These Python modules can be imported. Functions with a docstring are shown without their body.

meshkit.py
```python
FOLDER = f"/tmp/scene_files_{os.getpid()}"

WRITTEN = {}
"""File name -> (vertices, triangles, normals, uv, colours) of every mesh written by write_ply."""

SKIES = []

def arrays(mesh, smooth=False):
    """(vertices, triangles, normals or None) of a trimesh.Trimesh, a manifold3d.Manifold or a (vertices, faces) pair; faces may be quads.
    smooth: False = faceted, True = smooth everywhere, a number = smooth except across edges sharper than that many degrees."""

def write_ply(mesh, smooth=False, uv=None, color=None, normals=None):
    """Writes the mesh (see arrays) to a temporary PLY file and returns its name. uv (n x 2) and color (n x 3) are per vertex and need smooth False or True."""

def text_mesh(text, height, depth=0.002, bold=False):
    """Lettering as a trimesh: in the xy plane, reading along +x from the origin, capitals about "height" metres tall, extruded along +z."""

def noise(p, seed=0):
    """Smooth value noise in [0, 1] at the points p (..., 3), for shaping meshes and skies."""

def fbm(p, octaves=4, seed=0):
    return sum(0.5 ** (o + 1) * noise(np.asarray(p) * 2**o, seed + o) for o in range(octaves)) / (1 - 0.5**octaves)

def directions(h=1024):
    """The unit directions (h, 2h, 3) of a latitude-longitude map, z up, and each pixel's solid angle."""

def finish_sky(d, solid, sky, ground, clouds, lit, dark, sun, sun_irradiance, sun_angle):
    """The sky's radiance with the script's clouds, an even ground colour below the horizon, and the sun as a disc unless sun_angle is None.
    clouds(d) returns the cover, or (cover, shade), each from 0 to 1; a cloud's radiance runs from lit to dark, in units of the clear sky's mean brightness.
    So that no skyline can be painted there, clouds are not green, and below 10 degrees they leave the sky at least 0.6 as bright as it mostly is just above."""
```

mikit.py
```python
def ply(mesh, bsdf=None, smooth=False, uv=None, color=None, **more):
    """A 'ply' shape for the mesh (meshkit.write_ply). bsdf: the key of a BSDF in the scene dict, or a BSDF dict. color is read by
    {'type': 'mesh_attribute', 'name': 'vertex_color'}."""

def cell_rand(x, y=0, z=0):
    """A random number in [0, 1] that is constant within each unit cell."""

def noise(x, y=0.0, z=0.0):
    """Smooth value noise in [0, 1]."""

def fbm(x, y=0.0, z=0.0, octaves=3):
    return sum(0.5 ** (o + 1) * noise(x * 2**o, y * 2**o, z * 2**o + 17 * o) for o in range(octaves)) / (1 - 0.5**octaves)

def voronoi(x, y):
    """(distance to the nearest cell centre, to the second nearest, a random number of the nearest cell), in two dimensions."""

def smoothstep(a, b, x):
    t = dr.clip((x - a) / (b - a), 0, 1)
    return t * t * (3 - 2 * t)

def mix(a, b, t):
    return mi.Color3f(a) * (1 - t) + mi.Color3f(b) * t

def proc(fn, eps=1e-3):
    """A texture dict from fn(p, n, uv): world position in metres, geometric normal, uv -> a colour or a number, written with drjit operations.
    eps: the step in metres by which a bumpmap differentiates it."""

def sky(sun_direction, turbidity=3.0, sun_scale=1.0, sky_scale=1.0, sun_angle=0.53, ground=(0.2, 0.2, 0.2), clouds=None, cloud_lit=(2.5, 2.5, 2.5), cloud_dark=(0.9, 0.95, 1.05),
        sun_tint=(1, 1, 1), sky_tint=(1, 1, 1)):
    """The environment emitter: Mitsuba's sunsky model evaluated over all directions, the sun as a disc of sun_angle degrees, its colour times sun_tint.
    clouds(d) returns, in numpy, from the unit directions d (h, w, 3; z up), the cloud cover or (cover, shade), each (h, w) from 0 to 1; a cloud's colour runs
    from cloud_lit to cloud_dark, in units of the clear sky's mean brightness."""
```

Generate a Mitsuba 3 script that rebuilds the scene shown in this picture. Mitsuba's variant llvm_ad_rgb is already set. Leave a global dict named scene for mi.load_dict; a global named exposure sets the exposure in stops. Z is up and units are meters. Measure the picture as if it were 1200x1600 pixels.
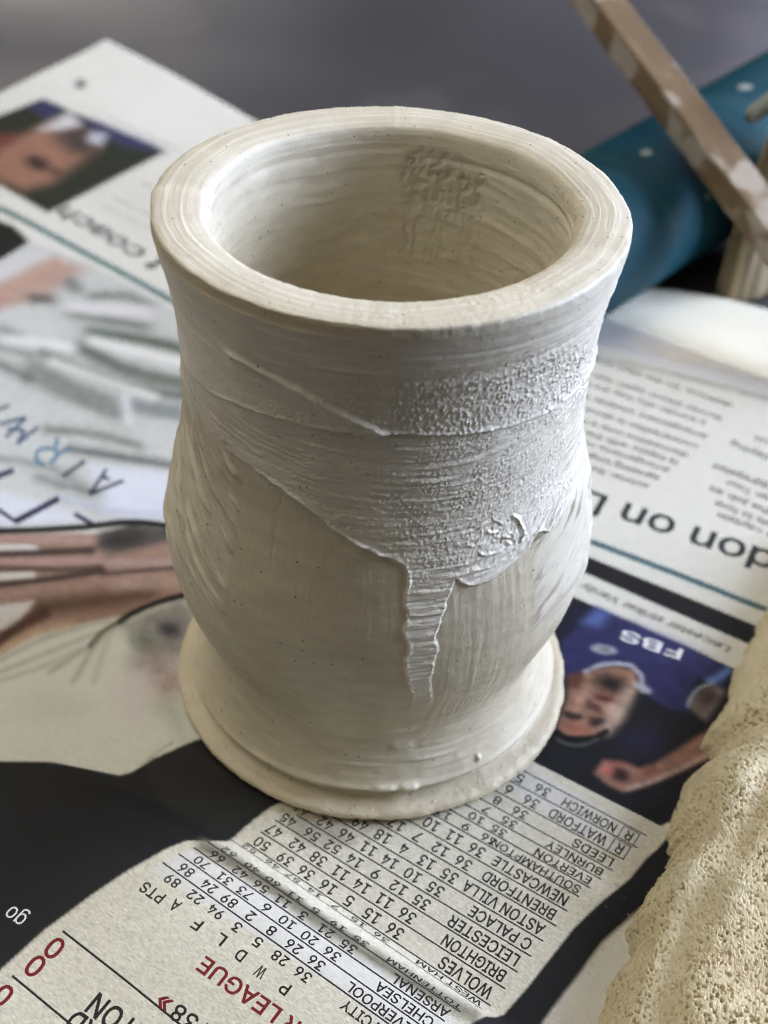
import math, random
import numpy as np, trimesh, shapely
import mitsuba as mi, drjit as dr
import mikit, meshkit
from scipy.spatial import cKDTree
from scipy.interpolate import PchipInterpolator
from shapely.geometry import Polygon, LineString

T = mi.ScalarTransform4f
MM = 0.001
scene, labels = {}, {}
exposure = 0.05

# ------------------------------------------------------------------ camera
EYE = np.array([0.0, -206.262, 223.355])
FWD, UP = np.array([0.004226, 0.763615, -0.645788]), np.array([-0.041527, 0.645241, 0.76285])
scene["camera"] = {"type": "thinlens", "fov": 34.554, "fov_axis": "x", "near_clip": 0.01, "far_clip": 30.0, "aperture_radius": 0.00155, "focus_distance": 0.232,
                   "to_world": T().look_at(origin=(EYE * MM).tolist(), target=((EYE + 200 * FWD) * MM).tolist(), up=UP.tolist())}


# ------------------------------------------------------------------ light: a cool window to the right, a paler one far behind, warm room lamps overhead
def lamp(key, centre, facing, w, h, rgb, label, category):
    scene[key] = {"type": "rectangle", "to_world": T().look_at(origin=centre, target=facing, up=[0, 0.01, 1]) @ T().scale([w / 2, h / 2, 1]),
                  "emitter": {"type": "area", "radiance": {"type": "rgb", "value": rgb}}, "bsdf": {"type": "diffuse", "reflectance": {"type": "rgb", "value": 0.5}}}
    labels[key] = {"label": label, "category": category, "kind": "structure"}


lamp("window", [1.75, 0.35, 0.85], [0, 0.0, 0.1], 1.1, 1.0, [17.0, 19.4, 25.0], "bright daylit window to the right of the table", "window")
lamp("window_001", [1.9, 3.2, 1.0], [0.1, 0.3, 0.0], 1.6, 1.5, [2.4, 2.45, 3.5], "paler window far behind the table", "window")
lamp("ceiling_light", [-0.85, 0.5, 2.2], [-0.15, 0.15, 0.0], 2.4, 1.8, [2.7, 2.5, 2.08], "wide warm ceiling light above the table", "ceiling light")
lamp("ceiling_light_001", [-1.1, -1.6, 2.1], [0, 0, 0], 2.2, 1.4, [0.62, 0.54, 0.37], "second warm ceiling light behind the photographer", "ceiling light")

# ------------------------------------------------------------------ what is printed on the newspaper, with damp marks and fold light and shade painted in, in millimetres of its own plane: [outline, colour, softness, strength]
PRINT_AND_SHADE = [
[[[-169.8,305.1],[-163.0,314.8],[-156.1,325.2],[-144.9,315.6],[-134.3,307.5],[-124.2,300.4],[-114.4,294.1],[-104.8,287.9],[-95.3,281.9],[-101.4,270.1],[-107.3,258.8],[-113.0,248.0],[-118.5,237.6],[-123.8,227.6],[-129.0,218.1],[-136.5,224.4],[-144.3,231.2],[-152.4,238.7],[-161.9,245.9],[-171.5,253.1],[-175.4,266.9],[-179.5,281.2],[-174.8,293.1]],[64,68,54],1.28,1.0],
[[[-161.6,316.8],[-156.1,325.2],[-144.4,314.8],[-147.9,300.0],[-154.6,307.9]],[75,75,110],2.04,1.0],
[[[-162.2,276.1],[-156.7,283.7],[-151.0,291.5],[-147.7,299.2],[-139.5,308.3],[-132.4,289.5],[-123.0,277.4],[-125.8,267.3],[-128.6,257.5],[-131.2,249.9],[-133.7,242.4],[-137.9,238.5],[-142.2,234.9],[-148.9,239.6],[-153.2,241.5],[-162.1,253.8],[-162.2,264.8]],[160,118,98],5.92,1.0],
[[[-144.1,292.3],[-139.0,294.3],[-133.9,296.6],[-123.0,282.2],[-123.0,272.6],[-131.4,270.8],[-138.1,278.8]],[96,82,74],6.19,1.0],
[[[-141.1,310.7],[-133.5,299.2],[-141.2,292.7],[-149.0,291.7],[-145.0,300.8]],[205,205,205],4.6,1.0],
[[[-137.5,308.7],[-126.2,303.4],[-117.7,298.2],[-109.4,293.5],[-101.2,288.5],[-95.0,281.1],[-103.6,282.0],[-112.2,282.7],[-118.9,286.9],[-125.8,291.1],[-131.5,299.6]],[78,76,112],3.6,1.0],
[[[-128.1,293.0],[-121.9,292.1],[-121.8,281.3],[-127.2,283.5]],[190,190,195],3.54,1.0],
[[[-137.9,256.7],[-138.3,254.7],[-139.5,253.7],[-141.5,253.9],[-143.7,255.2],[-145.8,257.5],[-147.4,260.2],[-148.1,262.8],[-147.7,264.8],[-146.5,265.8],[-144.5,265.7],[-142.2,264.3],[-140.1,262.1],[-138.6,259.4]],[70,58,55],4.19,1.0],
[[[-132.0,252.0],[-132.2,251.2],[-132.8,250.8],[-133.7,250.9],[-134.7,251.5],[-135.6,252.4],[-136.3,253.5],[-136.6,254.5],[-136.4,255.3],[-135.8,255.6],[-134.9,255.5],[-133.9,254.9],[-133.0,254.0],[-132.3,253.0]],[90,70,62],3.29,1.0],
[[[-168.6,285.4],[-163.2,285.7],[-157.8,286.1],[-157.7,274.2],[-164.9,271.4]],[140,80,70],4.52,1.0],
[[[-147.2,217.0],[-88.9,174.9],[-71.1,161.2],[-59.6,151.0],[-59.1,150.8],[-58.6,151.1],[-58.4,151.8],[-58.4,152.7],[-58.6,153.6],[-59.0,154.3],[-76.6,169.6],[-94.7,183.0],[-120.0,201.1],[-147.3,221.2],[-147.9,221.4],[-148.4,221.0],[-148.5,220.0],[-148.3,218.9],[-147.8,217.8]],[98,125,124],0.67,1.0],
[[[-144.7,209.2],[-139.4,206.8],[-130.4,195.7],[-132.6,188.8],[-137.3,180.6],[-143.2,181.6],[-149.2,182.9],[-153.1,196.7],[-157.2,211.3],[-150.9,210.1]],[48,50,44],1.41,1.0],
[[[-137.3,180.6],[-133.9,188.1],[-130.4,195.7],[-124.7,193.7],[-115.7,189.3],[-106.8,184.9],[-98.4,178.6],[-90.1,172.6],[-82.0,166.6],[-73.9,160.4],[-66.0,154.0],[-63.8,138.7],[-61.8,124.1],[-59.7,109.8],[-57.8,96.4],[-56.1,84.1],[-54.4,72.3],[-52.8,61.1],[-51.3,50.3],[-57.1,49.9],[-62.9,49.5],[-68.7,49.2],[-74.3,48.1],[-80.0,47.1],[-85.5,46.0],[-91.1,44.9],[-96.6,43.9],[-102.1,42.8],[-107.2,42.4],[-112.2,42.0],[-114.9,51.5],[-117.6,61.3],[-120.4,71.4],[-123.3,81.9],[-126.3,92.9],[-129.4,104.2],[-132.6,116.0],[-136.1,128.6],[-140.0,142.5],[-144.2,157.5],[-148.9,173.7],[-143.1,177.0]],[197,197,191],1.04,1.0],
[[[-133.7,166.5],[-129.3,173.3],[-124.8,180.2],[-120.2,187.5],[-113.8,184.2],[-107.5,181.0],[-110.6,171.1],[-113.8,164.1],[-116.9,157.2],[-123.0,152.8],[-129.0,148.6],[-133.3,143.8],[-135.6,152.3],[-138.1,161.3]],[180,146,130],4.56,1.0],
[[[-138.4,173.3],[-134.0,179.3],[-129.6,185.6],[-122.3,190.2],[-125.2,184.8],[-128.1,179.6],[-131.1,173.7],[-134.0,168.0],[-137.9,165.9]],[205,200,200],4.64,1.0],
[[[-113.0,151.7],[-111.6,152.7],[-110.8,155.0],[-111.0,158.1],[-112.0,161.2],[-113.7,163.4],[-115.4,164.1],[-121.8,163.5],[-123.2,162.5],[-123.9,160.1],[-123.6,156.9],[-122.5,153.9],[-120.9,151.8],[-119.2,151.1]],[160,164,154],10.66,0.36],
[[[-113.6,154.8],[-112.9,155.3],[-112.5,156.4],[-112.6,157.9],[-113.1,159.4],[-113.9,160.5],[-114.8,160.8],[-121.1,160.2],[-121.8,159.7],[-122.1,158.6],[-122.0,157.1],[-121.5,155.6],[-120.7,154.6],[-119.9,154.2]],[92,84,75],3.45,0.85],
[[[-108.3,160.8],[-106.3,160.0],[-104.6,161.1],[-103.7,163.9],[-103.8,167.7],[-105.0,171.4],[-106.9,174.1],[-109.6,176.5],[-111.7,177.3],[-113.4,176.1],[-114.3,173.2],[-114.1,169.4],[-112.8,165.6],[-111.0,163.1]],[160,164,154],11.01,0.36],
[[[-107.9,164.2],[-107.0,163.8],[-106.1,164.3],[-105.7,165.7],[-105.8,167.5],[-106.3,169.3],[-107.2,170.6],[-110.0,172.9],[-111.0,173.4],[-111.8,172.8],[-112.2,171.4],[-112.1,169.5],[-111.5,167.7],[-110.6,166.5]],[100,99,94],3.56,0.85],
[[[-100.3,157.5],[-93.0,159.9],[-89.6,160.2],[-86.1,158.7],[-82.0,155.7],[-80.6,155.4],[-79.3,156.4],[-78.7,158.7],[-78.9,161.5],[-79.7,164.2],[-81.1,165.9],[-85.9,169.3],[-90.8,171.1],[-95.0,170.8],[-102.9,168.2],[-104.0,167.0],[-104.5,164.7],[-104.2,161.8],[-103.2,159.3],[-101.7,157.7]],[160,164,154],10.82,0.36],
[[[-100.9,160.2],[-93.4,162.7],[-89.8,163.0],[-86.0,161.4],[-81.8,158.4],[-81.1,158.2],[-80.5,158.7],[-80.2,159.8],[-80.3,161.1],[-80.7,162.4],[-81.3,163.3],[-85.6,166.3],[-90.4,168.3],[-94.4,167.9],[-98.3,166.8],[-102.2,165.4],[-102.7,164.8],[-103.0,163.7],[-102.8,162.3],[-102.3,161.1],[-101.6,160.3]],[117,118,107],3.5,0.85],
[[[-105.5,145.3],[-79.7,142.2],[-78.3,142.6],[-77.4,144.2],[-77.2,146.6],[-77.7,149.2],[-78.8,151.2],[-80.3,152.2],[-96.2,154.6],[-106.8,155.6],[-108.1,155.1],[-108.9,153.2],[-108.9,150.7],[-108.2,148.0],[-106.9,146.1]],[160,164,154],10.41,0.36],
[[[-105.8,147.9],[-79.8,144.7],[-79.2,144.9],[-78.7,145.7],[-78.6,146.9],[-78.9,148.1],[-79.4,149.1],[-80.1,149.5],[-96.0,152.0],[-106.4,152.9],[-107.1,152.6],[-107.4,151.7],[-107.5,150.5],[-107.1,149.2],[-106.5,148.3]],[94,99,85],3.37,0.85],
[[[-90.9,133.6],[-79.0,132.2],[-66.9,129.1],[-64.9,129.5],[-63.4,131.6],[-62.9,134.9],[-63.5,138.6],[-65.0,141.7],[-67.1,143.3],[-79.9,146.5],[-92.5,147.9],[-98.8,148.2],[-100.6,147.2],[-101.7,144.5],[-101.8,141.0],[-100.8,137.4],[-99.0,134.9],[-96.9,133.9]],[160,164,154],9.92,0.36],
[[[-91.3,137.2],[-79.2,135.9],[-66.9,132.7],[-66.0,132.9],[-65.3,133.9],[-65.0,135.6],[-65.3,137.4],[-66.0,138.8],[-67.0,139.6],[-73.3,141.4],[-85.9,143.6],[-98.2,144.3],[-99.1,143.9],[-99.7,142.6],[-99.7,140.9],[-99.2,139.2],[-98.4,137.9],[-97.4,137.4]],[84,94,78],3.21,0.85],
[[[-92.0,117.8],[-84.4,113.3],[-76.9,110.4],[-69.6,108.2],[-62.0,106.9],[-59.5,107.6],[-57.8,110.7],[-57.3,115.3],[-58.3,120.1],[-60.5,123.9],[-63.3,125.6],[-70.2,126.5],[-76.9,128.4],[-83.5,130.9],[-89.9,134.5],[-96.8,139.9],[-99.7,140.8],[-102.1,139.2],[-103.3,135.4],[-103.1,130.7],[-101.6,126.2],[-99.1,123.1]],[160,164,154],9.56,0.36],
[[[-91.4,122.0],[-83.8,117.5],[-76.7,114.9],[-69.7,112.8],[-62.3,111.6],[-61.1,112.0],[-60.3,113.5],[-60.1,115.7],[-60.6,118.1],[-61.6,119.9],[-63.0,120.7],[-70.0,121.6],[-76.9,123.6],[-83.6,126.2],[-90.4,130.0],[-97.4,135.4],[-98.8,135.9],[-99.9,135.1],[-100.5,133.3],[-100.4,131.0],[-99.7,128.9],[-98.5,127.4]],[94,99,87],3.09,0.85],
[[[-103.8,118.1],[-91.6,112.3],[-85.5,109.7],[-73.2,106.3],[-67.2,105.0],[-61.2,104.1],[-59.9,104.5],[-59.0,106.1],[-58.8,108.5],[-59.3,111.1],[-60.5,113.1],[-62.0,114.0],[-67.9,114.7],[-73.8,115.9],[-85.5,119.2],[-97.4,124.4],[-109.5,130.6],[-111.0,130.7],[-112.1,129.6],[-112.6,127.4],[-112.3,124.9],[-111.2,122.7],[-109.8,121.3]],[160,164,154],9.34,0.36],
[[[-103.7,120.4],[-91.5,114.7],[-85.4,112.1],[-79.4,110.3],[-73.4,108.8],[-67.4,107.5],[-61.4,106.6],[-60.7,106.8],[-60.3,107.6],[-60.2,108.7],[-60.5,110.0],[-61.1,110.9],[-61.8,111.4],[-67.7,112.2],[-73.7,113.4],[-85.5,116.7],[-97.5,122.0],[-109.6,128.2],[-110.3,128.2],[-110.9,127.7],[-111.1,126.7],[-110.9,125.4],[-110.4,124.4],[-109.7,123.7]],[72,78,67],3.02,0.85],
[[[-105.4,100.7],[-93.0,93.9],[-80.8,88.1],[-77.0,87.8],[-74.2,90.7],[-72.9,95.9],[-73.7,102.4],[-76.2,108.2],[-80.0,111.7],[-86.0,114.4],[-97.8,120.5],[-109.9,127.6],[-113.9,128.3],[-117.0,125.6],[-118.3,120.3],[-117.6,113.9],[-115.1,108.1],[-111.4,104.4]],[160,164,154],9.03,0.36],
[[[-104.9,106.3],[-92.7,99.7],[-80.5,93.9],[-78.7,93.8],[-77.3,95.2],[-76.7,97.8],[-77.1,100.9],[-78.4,103.7],[-80.2,105.3],[-86.2,108.1],[-98.1,114.2],[-110.3,121.4],[-112.2,121.7],[-113.7,120.5],[-114.4,117.9],[-114.0,114.8],[-112.8,111.9],[-111.0,110.1]],[122,124,117],2.92,0.85],
[[[-59.8,91.7],[-57.4,92.4],[-55.8,95.0],[-55.3,98.9],[-56.1,103.2],[-58.1,106.6],[-60.7,108.3],[-77.8,111.3],[-80.2,110.4],[-81.7,107.6],[-82.0,103.4],[-80.9,99.2],[-78.9,96.0],[-76.3,94.5]],[160,164,154],9.07,0.36],
[[[-60.0,95.9],[-58.9,96.2],[-58.1,97.5],[-57.8,99.4],[-58.3,101.4],[-59.2,103.1],[-60.5,103.8],[-77.4,106.9],[-78.6,106.5],[-79.3,105.1],[-79.5,103.1],[-78.9,101.0],[-77.9,99.4],[-76.7,98.7]],[127,131,131],2.93,0.85],
[[[-118.8,130.6],[-118.0,130.6],[-117.4,131.3],[-117.2,132.6],[-117.4,134.1],[-118.1,135.4],[-118.9,136.2],[-126.1,139.9],[-126.9,140.0],[-127.6,139.3],[-127.8,138.0],[-127.5,136.4],[-126.8,135.0],[-125.9,134.2]],[160,164,154],9.85,0.36],
[[[-118.9,132.0],[-118.2,132.4],[-118.1,133.0],[-118.2,133.7],[-118.9,134.7],[-126.0,138.4],[-126.7,138.1],[-126.8,137.5],[-126.7,136.7],[-125.9,135.6]],[100,102,97],3.19,0.85],
[[[-112.3,121.2],[-111.6,121.3],[-111.1,122.0],[-111.0,123.2],[-111.3,124.4],[-111.9,125.4],[-112.7,125.9],[-123.5,128.8],[-124.2,128.7],[-124.7,128.0],[-124.8,126.9],[-124.4,125.6],[-123.8,124.6],[-123.0,124.0]],[160,164,154],9.24,0.36],
[[[-123.2,125.3],[-112.1,122.5],[-111.8,123.4],[-112.2,124.4],[-112.6,124.7],[-123.4,127.6],[-123.7,127.5],[-124.0,126.6],[-123.5,125.5]],[117,117,112],2.99,0.85],
[[[-111.2,108.0],[-110.0,107.7],[-109.0,108.4],[-108.5,110.1],[-108.7,112.1],[-109.5,114.0],[-110.7,115.2],[-120.9,121.4],[-122.1,121.7],[-123.2,121.0],[-123.6,119.3],[-123.4,117.3],[-122.5,115.4],[-121.3,114.1]],[160,164,154],9.0,0.36],
[[[-111.1,109.8],[-110.5,109.7],[-110.0,110.1],[-109.8,110.8],[-109.9,111.8],[-110.3,112.7],[-110.9,113.3],[-121.0,119.5],[-121.6,119.7],[-122.1,119.3],[-122.3,118.5],[-122.2,117.5],[-121.8,116.6],[-121.2,116.0]],[104,104,99],2.91,0.85],
[[[-93.5,84.1],[-88.1,83.8],[-82.7,83.0],[-77.2,81.3],[-71.7,79.2],[-70.5,79.2],[-69.6,80.2],[-69.3,81.8],[-69.5,83.7],[-70.4,85.3],[-71.5,86.2],[-77.2,88.4],[-83.1,90.1],[-89.1,91.0],[-94.8,91.3],[-100.3,91.1],[-101.3,90.6],[-101.9,89.2],[-101.9,87.4],[-101.2,85.6],[-100.2,84.4],[-99.0,84.0]],[160,164,154],8.32,0.36],
[[[-93.8,85.9],[-88.4,85.6],[-82.9,84.8],[-77.3,83.1],[-71.6,81.0],[-71.1,81.0],[-70.6,81.5],[-70.5,82.2],[-70.6,83.1],[-71.0,83.9],[-71.5,84.3],[-77.3,86.5],[-83.1,88.3],[-88.8,89.1],[-94.4,89.4],[-99.9,89.2],[-100.4,89.0],[-100.7,88.3],[-100.7,87.4],[-100.4,86.6],[-99.9,86.0],[-99.3,85.8]],[110,110,102],2.69,0.85],
[[[-90.6,76.3],[-58.9,71.2],[-57.9,71.4],[-57.2,72.4],[-56.9,74.0],[-57.3,75.6],[-58.1,76.9],[-59.2,77.6],[-91.4,82.7],[-92.3,82.4],[-93.0,81.3],[-93.1,79.7],[-92.6,78.1],[-91.7,76.9]],[160,164,154],8.14,0.36],
[[[-90.8,77.9],[-58.9,72.8],[-58.5,72.9],[-58.1,73.4],[-58.0,74.2],[-58.2,75.0],[-58.6,75.6],[-59.1,75.9],[-78.3,79.2],[-91.2,81.0],[-91.6,80.9],[-91.9,80.3],[-92.0,79.6],[-91.8,78.8],[-91.3,78.2]],[70,72,70],2.63,0.85],
[[[-104.1,70.3],[-99.1,69.5],[-94.0,67.6],[-88.9,64.5],[-83.6,60.4],[-82.7,60.0],[-82.0,60.3],[-81.5,61.2],[-81.5,62.5],[-81.9,63.7],[-82.7,64.6],[-88.3,69.0],[-93.9,72.3],[-99.5,74.4],[-104.8,75.2],[-110.3,75.5],[-111.1,75.2],[-111.5,74.3],[-111.5,73.1],[-111.0,71.8],[-110.2,70.9],[-109.3,70.5]],[160,164,154],7.84,0.36],
[[[-104.3,71.6],[-99.2,70.7],[-94.0,68.8],[-88.7,65.6],[-83.4,61.5],[-82.6,61.5],[-82.4,61.9],[-82.4,62.5],[-82.9,63.5],[-88.4,67.8],[-93.9,71.1],[-99.4,73.1],[-104.6,73.9],[-110.0,74.2],[-110.6,73.6],[-110.6,73.0],[-110.0,72.0],[-109.6,71.8]],[126,131,127],2.54,0.85],
[[[-92.2,61.1],[-82.4,58.0],[-72.6,55.5],[-71.6,55.7],[-70.9,56.6],[-70.8,58.1],[-71.1,59.6],[-71.9,60.9],[-72.9,61.6],[-77.8,62.7],[-87.4,65.4],[-97.2,68.9],[-98.3,68.9],[-99.0,68.1],[-99.3,66.7],[-98.9,65.1],[-98.2,63.8],[-97.1,63.0]],[160,164,154],7.86,0.36],
[[[-92.2,62.7],[-82.4,59.6],[-72.7,57.1],[-72.2,57.2],[-71.9,57.6],[-71.8,58.3],[-72.0,59.1],[-72.4,59.7],[-72.9,60.0],[-77.7,61.1],[-87.4,63.9],[-97.2,67.4],[-97.7,67.4],[-98.1,67.0],[-98.2,66.3],[-98.0,65.6],[-97.7,64.9],[-97.2,64.5]],[117,122,119],2.54,0.85],
[[[-57.2,53.1],[-55.9,53.5],[-55.1,54.9],[-54.9,56.9],[-55.4,59.0],[-56.6,60.7],[-58.0,61.3],[-73.3,62.7],[-74.6,62.2],[-75.4,60.8],[-75.5,58.7],[-74.9,56.6],[-73.7,55.1],[-72.3,54.4]],[160,164,154],7.8,0.36],
[[[-57.4,55.2],[-56.8,55.4],[-56.4,56.1],[-56.3,57.0],[-56.6,58.1],[-57.1,58.8],[-57.8,59.2],[-73.0,60.5],[-73.6,60.3],[-74.0,59.6],[-74.1,58.6],[-73.8,57.6],[-73.2,56.8],[-72.5,56.5]],[172,172,176],2.52,0.85],
[[[-95.8,133.2],[-77.0,129.5],[-64.4,125.4],[-63.7,125.5],[-63.2,126.1],[-63.0,127.2],[-63.2,128.3],[-63.7,129.3],[-64.3,129.9],[-77.1,134.1],[-96.2,137.8],[-96.9,137.6],[-97.3,136.8],[-97.3,135.7],[-97.1,134.5],[-96.5,133.6]],[228,224,218],3.17,0.85],
[[[-105.4,120.3],[-84.9,111.9],[-71.4,106.5],[-70.9,106.5],[-70.6,106.9],[-70.4,107.7],[-70.5,108.5],[-70.9,109.3],[-71.4,109.7],[-91.7,117.9],[-105.4,123.6],[-105.9,123.6],[-106.3,123.1],[-106.4,122.4],[-106.3,121.5],[-105.9,120.8]],[224,224,216],3.0,0.85],
[[[-77.8,94.1],[-77.5,93.4],[-77.1,92.9],[-76.6,92.8],[-76.2,93.1],[-76.0,93.8],[-76.1,94.6],[-78.8,106.1],[-79.1,106.9],[-79.6,107.4],[-80.1,107.5],[-80.5,107.1],[-80.7,106.4],[-80.6,105.6]],[226,226,222],2.9,0.85],
[[[-80.5,153.9],[-79.7,154.4],[-79.2,155.7],[-79.2,157.4],[-79.7,159.1],[-80.5,160.4],[-81.5,160.8],[-107.6,157.8],[-108.4,157.2],[-108.8,155.9],[-108.7,154.2],[-108.1,152.6],[-107.3,151.4],[-106.4,151.1]],[216,210,210],3.43,0.85],
[[[-121.4,129.2],[-109.6,129.4],[-101.7,128.6],[-101.1,128.7],[-100.7,129.4],[-100.7,130.4],[-100.9,131.5],[-101.5,132.3],[-102.1,132.6],[-106.2,133.2],[-118.2,133.6],[-122.2,133.4],[-122.7,133.1],[-123.0,132.3],[-123.0,131.3],[-122.6,130.2],[-122.0,129.5]],[226,224,220],3.07,0.85],
[[[-84.0,72.8],[-78.1,72.4],[-72.2,71.9],[-66.2,71.4],[-60.3,70.8],[-57.8,60.4],[-55.4,50.5],[-62.1,50.3],[-68.9,50.1],[-75.2,52.8],[-79.6,62.8]],[216,218,228],3.24,0.8],
[[[-106.1,58.5],[-100.9,57.1],[-95.6,55.8],[-90.4,54.5],[-84.7,51.7],[-79.2,48.9],[-85.1,47.8],[-90.9,46.7],[-96.7,45.6],[-102.5,44.5],[-105.9,44.2],[-107.7,51.1],[-109.6,58.1]],[218,220,229],3.1,0.8],
[[[-83.7,55.1],[-78.0,53.3],[-72.5,52.2],[-61.6,51.6],[-56.2,51.7],[-55.7,52.2],[-55.7,52.7],[-56.1,53.5],[-56.4,53.6],[-61.9,53.4],[-72.7,54.0],[-78.1,55.1],[-83.7,56.9],[-89.4,59.1],[-89.7,59.1],[-90.0,58.5],[-90.0,58.0],[-89.4,57.3]],[176,180,196],2.48,0.85],
[[[-82.0,60.4],[-81.0,59.5],[-78.3,71.0],[-79.3,71.8]],[52,52,70],0.37,1],
[[[-72.8,66.0],[-73.4,67.4],[-81.9,60.7],[-81.2,59.3]],[52,52,70],0.37,1],
[[[-79.6,68.7],[-79.7,67.2],[-77.1,66.1],[-77.1,67.6]],[52,52,70],0.37,1],
[[[-91.1,67.7],[-90.2,66.4],[-85.3,73.7],[-86.2,75.1]],[62,66,92],0.37,1],
[[[-99.0,73.5],[-99.6,75.8],[-99.3,77.7],[-97.3,78.4],[-95.1,78.3],[-95.3,79.8],[-97.7,79.8],[-100.1,79.0],[-100.6,76.3],[-99.7,72.8],[-99.3,72.3],[-96.7,70.9],[-96.6,72.3]],[74,118,148],0.38,1],
[[[-95.2,78.2],[-94.8,75.7],[-94.9,74.8],[-95.9,73.1],[-95.2,71.9],[-94.4,72.9],[-93.9,74.1],[-93.8,75.5],[-94.3,78.3]],[74,118,148],0.38,1],
[[[-95.3,84.1],[-96.3,84.3],[-95.7,78.8],[-94.7,78.6]],[74,118,148],0.39,1],
[[[-90.8,79.5],[-91.5,80.8],[-94.8,76.8],[-94.1,75.6]],[74,118,148],0.38,1],
[[[-111.1,82.9],[-110.2,81.9],[-106.5,91.9],[-107.4,92.9]],[68,94,124],0.39,1],
[[[-106.9,91.8],[-107.5,93.3],[-114.0,89.1],[-113.4,87.6]],[68,94,124],0.39,1],
[[[-105.8,85.6],[-106.1,87.2],[-111.2,87.3],[-110.9,85.8]],[68,94,124],0.39,1],
[[[-107.0,80.1],[-106.0,79.5],[-105.4,86.1],[-106.4,86.7]],[68,94,124],0.39,1],
[[[-101.9,88.1],[-102.8,89.2],[-107.0,80.3],[-106.1,79.3]],[68,94,124],0.39,1],
[[[-112.8,96.9],[-113.5,98.2],[-116.5,95.5],[-115.9,94.2]],[64,72,92],0.4,1],
[[[-104.2,67.3],[-105.3,69.5],[-109.6,65.9],[-108.4,63.7]],[70,62,100],0.37,1],
[[[-98.4,45.8],[-98.1,47.1],[-105.1,52.5],[-105.4,51.1]],[74,62,104],0.35,1],
[[[-88.8,56.5],[-90.2,58.8],[-99.6,48.1],[-98.2,45.9]],[66,58,96],0.36,1],
[[[-77.7,46.2],[-77.4,47.9],[-83.7,52.3],[-83.9,50.5]],[78,70,108],0.36,1],
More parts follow.
